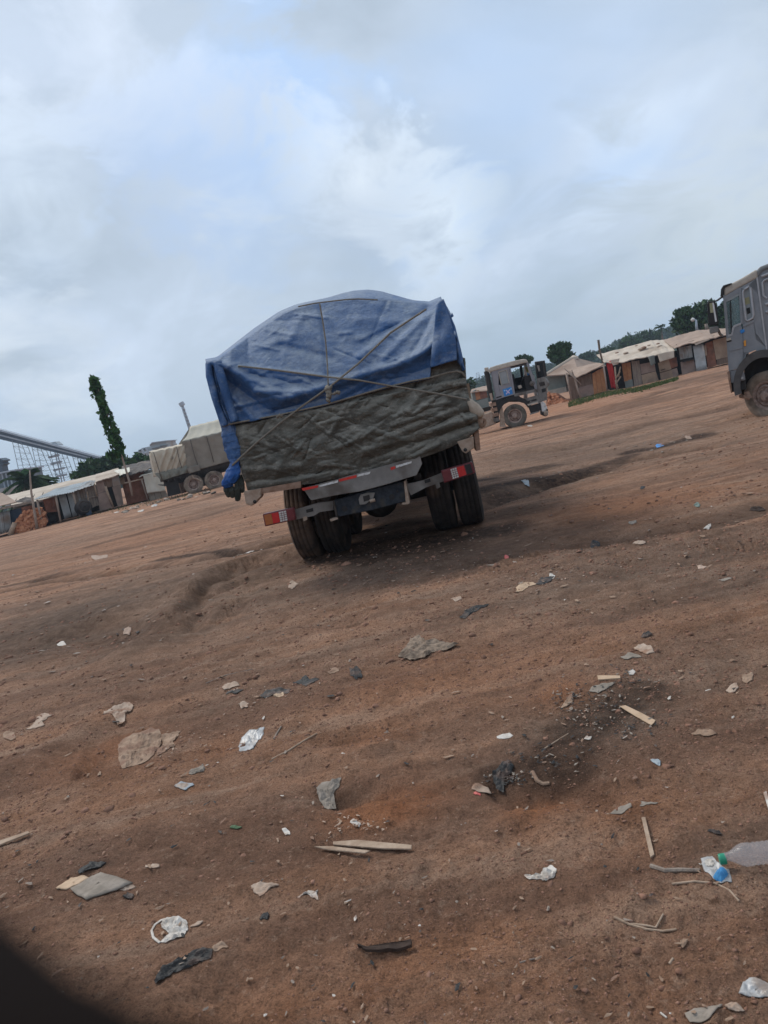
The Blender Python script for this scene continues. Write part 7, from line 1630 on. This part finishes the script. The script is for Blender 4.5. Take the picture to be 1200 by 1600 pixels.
OUTL = {
 'half buried brown cloth sack with many creases in the lower left': [(185, 1165), (195, 1157), (212, 1150), (235, 1143), (250, 1142), (253, 1155), (249, 1172), (240, 1185), (222, 1197), (205, 1204), (192, 1206), (186, 1190)],
 'torn brown rag spreading right of the creased brown sack': [(252, 1150), (268, 1146), (284, 1142), (278, 1152), (270, 1160), (275, 1170), (260, 1178), (248, 1186), (246, 1175), (255, 1165)],
 'torn cream plastic bag lying left of centre above the brown sack': [(162, 1130), (175, 1121), (188, 1112), (205, 1105), (210, 1108), (206, 1117), (198, 1121), (196, 1129), (185, 1137), (180, 1128), (172, 1126)],
 'pale cream scrap above the ground left of the torn cream bag': [(40, 1142), (52, 1132), (58, 1122), (70, 1117), (82, 1118), (74, 1124), (66, 1127), (70, 1134), (54, 1140)],
 'dusty clear plastic piece beside the thin white stick': [(372, 1165), (378, 1155), (392, 1147), (402, 1148), (415, 1142), (412, 1152), (400, 1160), (396, 1168), (384, 1172), (374, 1174)],
 'white plastic bag with a loop in the lower left': [(262, 1437), (280, 1433), (292, 1441), (294, 1452), (288, 1463), (275, 1470), (262, 1477), (250, 1474), (258, 1466), (266, 1459), (254, 1452), (252, 1444)],
 'black crumpled film stretched along the bottom left': [(242, 1532), (250, 1515), (262, 1508), (285, 1500), (300, 1488), (318, 1484), (333, 1486), (330, 1497), (312, 1502), (295, 1512), (275, 1518), (258, 1520), (250, 1530), (244, 1540)],
 'torn pale paper at the lower middle left of the white shreds': [(393, 1388), (405, 1383), (425, 1382), (437, 1384), (424, 1390), (414, 1398), (405, 1402), (398, 1396)],
 'white shreds right of the torn pale paper': [(463, 1404), (478, 1395), (482, 1391), (492, 1393), (497, 1390), (495, 1397), (498, 1405), (488, 1403), (480, 1400), (468, 1406)],
 'pleated grey brown cloth lying below the truck in the middle': [(622, 1028), (634, 1018), (642, 1003), (655, 998), (668, 1008), (682, 1003), (700, 1006), (716, 1006), (700, 1014), (680, 1020), (664, 1028), (640, 1031)],
 'dark grey rag hanging on the rim of the burnt hollow': [(775, 1205), (785, 1192), (797, 1190), (803, 1198), (798, 1210), (790, 1215), (786, 1230), (774, 1226), (770, 1214)],
 'bright white lacy plastic scrap in the lower middle right': [(820, 1372), (828, 1368), (845, 1367), (850, 1360), (862, 1357), (871, 1363), (868, 1372), (858, 1378), (846, 1376), (830, 1379)],
 'grey crumpled bag at the edge of the reddish hollow': [(499, 1250), (508, 1242), (530, 1238), (538, 1235), (533, 1245), (524, 1252), (526, 1268), (518, 1278), (508, 1272), (502, 1262)],
 'clear crumpled plastic at the lower right edge': [(1155, 1556), (1162, 1540), (1175, 1533), (1210, 1542), (1215, 1562), (1170, 1560)],
 'flat dull card in the bottom right corner': [(1070, 1585), (1085, 1580), (1130, 1575), (1125, 1586), (1100, 1600), (1078, 1598)],
 'flat black plastic film left of the small blue black bag': [(457, 1067), (470, 1063), (478, 1056), (484, 1062), (500, 1062), (494, 1070), (478, 1074), (470, 1069)],
 'black and yellow torn film left of the flat black film': [(405, 1090), (418, 1080), (440, 1075), (456, 1080), (452, 1085), (430, 1086), (414, 1091)],
 'upright little blue black bag in the middle of the ground': [(545, 1042), (550, 1045), (556, 1038), (563, 1045), (566, 1057), (556, 1062), (548, 1058)],
 'tan lump right beside the little blue black bag': [(512, 1052), (522, 1042), (530, 1045), (530, 1051), (518, 1055)],
 'tan flat cardboard behind the truck to the right': [(807, 918), (815, 911), (832, 908), (838, 911), (826, 915), (816, 923), (806, 924)],
 'black scrap touching the tan cardboard behind the truck': [(836, 912), (845, 904), (858, 902), (866, 901), (860, 908), (848, 914)],
 'grey torn bag with a dark top right of the pleated cloth': [(718, 966), (728, 955), (738, 948), (750, 946), (765, 944), (752, 953), (740, 958), (728, 968)],
 'beige torn rag next to the greenish flattened bag': [(990, 1012), (1005, 1006), (1018, 1012), (1024, 1022), (1012, 1025), (1002, 1019)],
 'grey brown card under the thin tan strip on the burnt patch': [(920, 1080), (926, 1072), (945, 1068), (962, 1066), (950, 1074), (934, 1082)],
 'pale ochre leaf shaped card left of the tan board': [(876, 1108), (884, 1096), (897, 1086), (896, 1096), (886, 1104)],
 'pale pink scrap right of the tan board': [(1080, 1148), (1092, 1141), (1110, 1140), (1120, 1146), (1105, 1150)],
 'grey folded card under the reddish hollow far right': [(952, 1273), (962, 1262), (985, 1256), (988, 1262), (972, 1272)],
 'grey and blue torn wrapper under the bottle neck': [(1095, 1342), (1112, 1340), (1120, 1350), (1140, 1362), (1144, 1378), (1125, 1379), (1112, 1370), (1100, 1360)],
}
def rag_edge(pl, seed):
    r = random.Random(seed); return [(a[0] + (b[0] - a[0]) * k / 5 + (r.uniform(-.9, .9) if k else 0), a[1] + (b[1] - a[1]) * k / 5 + (r.uniform(-.7, .7) if k else 0)) for a, b in zip(pl, pl[1:] + pl[:1]) for k in range(5)]
M['pleat'] = mat('brown_grey_sackcloth', (.17, .125, .09), (.30, .22, .16), 26, .9, .6, 50, c3=(.10, .07, .05))
for i, (nm, lb, ct, px, py, rx, ry, m, rot, cr, dm) in enumerate(LIT):
    d = max(1.0, G(px, py).y / 3.0)
    made = scrap(nm, lb, ct, px, py, rx * .88, ry * .82, m, rot, i + 3, cr * min(d, 1.3) * .36, dome=dm * .15, th=.0015, rings=10, jag=.5, outline=rag_edge(OUTL[lb], i) if lb in OUTL else None)
    if 'with a loop' in lb:
        h = stick('bag_handle', None, None, [(264, 1436), (252, 1439), (242, 1446), (237, 1455), (240, 1466), (250, 1474)], .008, 'bagwhite', flatness=.5)
        h.parent = made; h.matrix_parent_inverse = Matrix.Translation(-made.location)
# torn cardboard, three pieces
c = thing('torn_cardboard', 'grey torn cardboard with tan corners in the lower left', 'cardboard', G(155, 1385))
def cardpiece(outl, nm, m, seed):
    o = scrap(nm, None, None, 0, 0, 0, 0, m, 0, seed, .008, outline=outl, th=.006, rings=5); w_ = o.location.copy(); o.parent = c; o.matrix_parent_inverse = Matrix.Translation(-c.location); return o
def densify(pl, n=6): return [(a[0] + (b[0] - a[0]) * k / n + random.uniform(-.5, .5), a[1] + (b[1] - a[1]) * k / n + random.uniform(-.5, .5)) for a, b in zip(pl, pl[1:] + pl[:1]) for k in range(n)]
cardpiece(densify([(110, 1389), (141, 1370), (158, 1364), (206, 1377), (176, 1392), (135, 1408)]), 'card_sheet', 'card', 91)
cardpiece(densify([(88, 1388), (112, 1373), (132, 1372), (141, 1377), (118, 1388), (105, 1394)]), 'card_corner', 'cardtan', 92)
cardpiece(densify([(180, 1390), (202, 1379), (212, 1384), (196, 1392)]), 'card_corner', 'paper', 93)
plank('tan_board', 'flat tan cardboard strip on the burnt patch right of centre', densify([(968, 1105), (977, 1104), (1025, 1127), (1018, 1136)], 2), .004, 'cardtan', cat='cardboard')
plank('wood_strip', 'thin tan strip above the flat tan cardboard', [(934, 1059), (969, 1058), (970, 1062), (935, 1065)], .008, 'cardtan', cat='strip')
plank('wooden_plank', 'longer pale plank lying in the lower centre', [(521, 1318), (560, 1317), (645, 1327), (644, 1332), (600, 1331), (521, 1323)], .006, 'palewood')
plank('wooden_plank', 'thinner pale plank just below the longer one', [(491, 1324), (520, 1327), (580, 1336), (572, 1340), (515, 1333)], .005, 'palewood')
plank('flat_stick', 'upright pale slat lying right of the lower centre', [(1003, 1281), (1009, 1280), (1023, 1338), (1017, 1344)], .006, 'palewood', cat='slat')
plank('charred_plank', 'dark charred piece of wood at the bottom centre', densify([(562, 1491), (600, 1482), (645, 1477), (646, 1488), (610, 1494), (575, 1497)], 3), .010, 'darkwood')
plank('wood_splinter', 'pale splinter at the far left edge', [(-5, 1318), (45, 1304), (48, 1307), (0, 1324)], .008, 'palewood', cat='splinter')
plank('white_tube', 'white stick cut by the right edge', [(1194, 1245), (1199, 1243), (1206, 1268), (1201, 1268)], .012, 'bagwhite', cat='stick')
stick('white_stick', 'thin white stick pointing up right beside the clear plastic', 'stick', [(425, 1187), (450, 1174), (475, 1158), (495, 1147)], .007, 'palewood')
stick('twig', 'thin twig on the burnt patch', 'twig', [(850, 1171), (870, 1158), (888, 1147)], .005, 'palewood')
stick('twig', 'brown twig above the torn pale bag in the middle left', 'twig', [(428, 1155), (433, 1146), (439, 1134)], .007, 'wood')
stick('fibre_strand', 'long pale fibre strand in the lower right', 'fibre', [(960, 1434), (985, 1446), (1010, 1453), (1035, 1456), (1057, 1453)], .006, 'palewood')
stick('fibre_strand', 'short pale fibre strand crossing the long one', 'fibre', [(985, 1444), (1010, 1447), (1025, 1450), (1038, 1436)], .005, 'palewood')
stick('fibre_strand', 'long curved straw passing under the torn wrapper', 'fibre', [(1050, 1382), (1085, 1378), (1118, 1381), (1140, 1392), (1155, 1409)], .005, 'palewood')
stick('twig', 'brown root like twig left of the bottle', 'twig', [(1018, 1355), (1040, 1362), (1062, 1361), (1094, 1362)], .011, 'wood')
stick('rag_strip', 'curled tan rag strip below the burnt hollow', 'rag', [(832, 1208), (840, 1222), (850, 1232), (862, 1240)], .013, 'cloth')
stick('twig', 'thin dark twig in the bottom right area', 'twig', [(812, 1505), (830, 1500), (845, 1497)], .004, 'wood')
stick('splinter', 'tiny pale splinter at the bottom right', 'splinter', [(1046, 1507), (1052, 1498)], .005, 'palewood')
stick('match_stick', 'tiny white stick near the bottom right corner', 'stick', [(1032, 1583), (1042, 1591)], .004, 'bagwhite')
stick('stone_stick', 'thin brown stick in the left middle ground', 'stick', [(322, 1068), (350, 1056), (395, 1046)], .006, 'wood')
# bottle
def bottle():
    a, b = G(1140, 1358), G(1225, 1355); ax = (b - a); ax.z = 0; ax.normalize(); 
    c0 = G(1127, 1361); c0.z = G(1160, 1358).z + .034
    t = thing('plastic_bottle', 'clear empty plastic bottle with a green cap lying at the right edge', 'bottle', c0)
    c0 = c0 + Vector((0, 0, .0))
    MB().lathe([(.002, .0), (.014, .0), (.0155, .003), (.0155, .016), (.0145, .019)], c0 - Vector((0, 0, .006)), ax + Vector((0, 0, .02)), 20).build('cap', M['green'], t, smooth=False)
    prof = [(.0115, .016), (.013, .030), (.018, .040), (.027, .055), (.0325, .070), (.0325, .085)]
    for k in range(9): prof += [(.0325, .09 + k * .013), (.030, .0955 + k * .013)]
    prof += [(.0325, .21), (.032, .225), (.024, .232), (.004, .228)]
    MB().lathe(prof, c0, ax, 28).build('bottle_body', M['bottle'], t, smooth=True)
    o = scrap('blue_label', 'light blue printed patch on the torn wrapper below the bottle cap', 'label', 1127, 1371, 12, 7, 'blueprint', -.1, 77, .012, dome=.02)
bottle()
# line of rubble and rags along the left road edge
r_ = random.Random(21)
for i in range(46):
    s = r_.random() ** .8; px = 175 + s * 160; py = 802 - (px - 175) * .225 + r_.gauss(0, 3.2)
    if i < 14:
        scrap('road_litter', 'pale flattened litter in the rubble line along the left road edge', 'litter', px, py, r_.uniform(2, 6), r_.uniform(.5, 1.2), r_.choice(['bagwhite', 'paper', 'card', 'bagclear']), -.2, 200 + i, .03, dome=.02, group='litter in the rubble line by the trailer')
    else:
        p = G(px, py, .03); o = MB().lathe([(.02, .6), (.7, .4), (1, 0), (.7, -.4), (.02, -.6)], (0, 0, 0), (0, 0, 1), 7).build('rubble_stone', M[r_.choice(['stone', 'card', 'tan', 'chassis'])], loc=(0, 0, 0)); o.location = p; q = r_.uniform(.05, .16); o.scale = (q * 1.3, q, q * .7); o.rotation_euler = (r_.uniform(-.3, .3), r_.uniform(-.3, .3), r_.uniform(0, 3))
        tag(o, 'loose stone in the rubble line along the left road edge', 'stone', 'stones in the rubble line by the trailer')
# pebbles and clods: nobody could count them
def pebbles(n, name, m, smin, smax, seed, flatz=.6, label=None, rmax=30, rmin=1.1, ang=44):
    r = np.random.RandomState(seed)
    ico = np.array([(0, 0, 1), (.9, 0, .3), (.28, .85, .3), (-.72, .52, .3), (-.72, -.52, .3), (.28, -.85, .3), (.72, .52, -.35), (-.28, .85, -.35), (-.9, 0, -.35), (-.28, -.85, -.35), (.72, -.52, -.35), (0, 0, -.8)])
    F_ = [(0, 1, 2), (0, 2, 3), (0, 3, 4), (0, 4, 5), (0, 5, 1), (1, 6, 2), (2, 7, 3), (3, 8, 4), (4, 9, 5), (5, 10, 1), (6, 7, 2), (7, 8, 3), (8, 9, 4), (9, 10, 5), (10, 6, 1)]
    rr = rmin * (rmax / rmin) ** (r.rand(n) ** 1.1); th = np.radians(90 - r.uniform(-ang, ang, n)); x, y = rr * np.cos(th), rr * np.sin(th)
    keep = fbm(x * .9 + 5, y * .9, 3) + r.uniform(-.35, .35, n) > -.08; x, y, rr = x[keep], y[keep], rr[keep]; n = len(x)
    s = smin * (smax / smin) ** (r.rand(n) ** 2.2) * np.clip(rr / 3.2, .75, 2.6); z = ght(x, y) + s * .12
    V = ico[None] * (1 + .35 * r.normal(size=(n, 12, 1)).clip(-1, 1)) * s[:, None, None] * np.stack([r.uniform(.7, 1.3, n), r.uniform(.7, 1.3, n), np.full(n, flatz)], -1)[:, None]
    a = r.uniform(0, 6.28, n); ca, sa = np.cos(a)[:, None], np.sin(a)[:, None]; X = V[..., 0] * ca - V[..., 1] * sa; Y = V[..., 0] * sa + V[..., 1] * ca
    V = np.stack([X + x[:, None], Y + y[:, None], V[..., 2] + z[:, None]], -1).reshape(-1, 3)
    Fa = (np.array(F_)[None] + np.arange(n)[:, None, None] * 12).reshape(-1)
    me = bpy.data.meshes.new(name); me.vertices.add(len(V)); me.vertices.foreach_set('co', V.astype(np.float32).ravel()); nf = len(Fa) // 3; me.loops.add(nf * 3); me.polygons.add(nf)
    me.loops.foreach_set('vertex_index', Fa.astype(np.int32)); me.polygons.foreach_set('loop_start', np.arange(0, nf * 3, 3, dtype=np.int32)); me.update(calc_edges=True); me.materials.append(M[m])
    o = bpy.data.objects.new(name, me); col.objects.link(o); tag(o, label, kind='stuff')
pebbles(70000, 'fine_crumbs', 'clod', .0016, .006, 36, label='fine reddish soil crumbs over the near ground', rmax=7)
pebbles(42000, 'soil_crumbs', 'clod', .0020, .0095, 31, label='small reddish soil crumbs strewn over the ground')
pebbles(3200, 'gravel', 'stone', .0012, .006, 32, label='small pale pebbles strewn over the ground')
pebbles(2600, 'clods', 'clod', .006, .018, 35, label='larger reddish clods strewn over the ground')
def chips(n, name, ms, seed, label, spots=None):
    r = np.random.RandomState(seed); mb = MB()
    for _ in range(n):
        rr = 1.3 * (26 / 1.3) ** r.rand(); th = rad(90 - r.uniform(-36, 36)); x, y = rr * math.cos(th), rr * math.sin(th)
        if spots:
            sx, sy, sr_ = spots[r.randint(len(spots))]; q = G(sx + r.normal() * sr_, sy + r.normal() * sr_ * .33 - r.normal() * 2); x, y, rr = q.x, q.y, max(q.y * .55, 1.3)
        elif float(fbm(np.array([x * .7 + 50]), np.array([y * .7]), 3)[0]) + r.uniform(-.3, .3) < .02: continue
        s = r.uniform(.0022, .0075) * min(max(rr / 2.8, .8), 3); z = gz(x, y) + .006; a = r.uniform(0, 6.28); e = r.uniform(1.0, 3.2)
        pts = []
        for k in range(6):
            q = k / 6 * 6.28 + r.uniform(-.4, .4); u, v = math.cos(q) * s * e, math.sin(q) * s * r.uniform(.6, 1.2); pts.append(Vector((x + u * math.cos(a) - v * math.sin(a), y + u * math.sin(a) + v * math.cos(a), z + r.uniform(0, s * .9))))
        c_ = sum(pts, Vector()) / 6 + Vector((0, 0, s * .3)); mb.add(pts + [c_], [(k, (k + 1) % 6, 6) for k in range(6)])
    o = mb.build(name, M[ms], loc=(0, 0, 0)); tag(o, label, kind='stuff')
chips(1300, 'paper_crumbs', 'cloth', 41, 'tiny pale paper and plastic crumbs over the ground')
chips(130, 'white_crumbs', 'bagwhite', 42, 'tiny white scraps over the ground')
chips(420, 'straw_bits', 'wood', 43, 'tiny straw and wood bits over the ground')
chips(420, 'dark_crumbs', 'bagblack', 44, 'tiny black crumbs over the ground')

BURN = [(920, 1110, 45), (960, 1140, 40), (860, 1190, 45), (900, 1090, 30), (990, 1060, 30), (800, 1220, 20)]
chips(300, 'burnt_debris', 'bagblack', 51, 'black and grey debris crumbs on the burnt patch right of centre', BURN)
chips(120, 'ash_debris', 'card', 52, 'grey paper and ash bits on the burnt patch right of centre', BURN)
chips(260, 'pale_debris', 'paper', 53, 'pale torn bits scattered behind the truck and over the ground', [(920, 1110, 45), (700, 880, 60), (830, 905, 40), (600, 905, 40), (560, 1290, 20), (400, 1090, 60), (300, 1160, 40), (1000, 850, 80)])
chips(90, 'gully_debris', 'card', 54, 'mixed litter bits lying in the right hand gully', [(1040, 695, 28), (1010, 702, 20), (1070, 686, 14), (860, 748, 26)])

# thin air that turns the far hills blue
hb = MB().box((0, 0, 31), (2300, 2300, 68)).build('haze', None, loc=(0, 0, 0)); tag(hb, kind='stuff')
hm_ = bpy.data.materials.new('haze_air'); hm_.use_nodes = True; n_ = hm_.node_tree.nodes; n_.remove(n_['Principled BSDF'])
pv = n_.new('ShaderNodeVolumePrincipled'); pv.inputs['Color'].default_value = (.72, .84, 1, 1); pv.inputs['Density'].default_value = .0005
pv.inputs['Density Attribute'].default_value = ''; pv.inputs['Color Attribute'].default_value = ''; pv.inputs['Temperature Attribute'].default_value = ''
hm_.node_tree.links.new(pv.outputs[0], n_['Material Output'].inputs['Volume']); hb.data.materials.append(hm_)
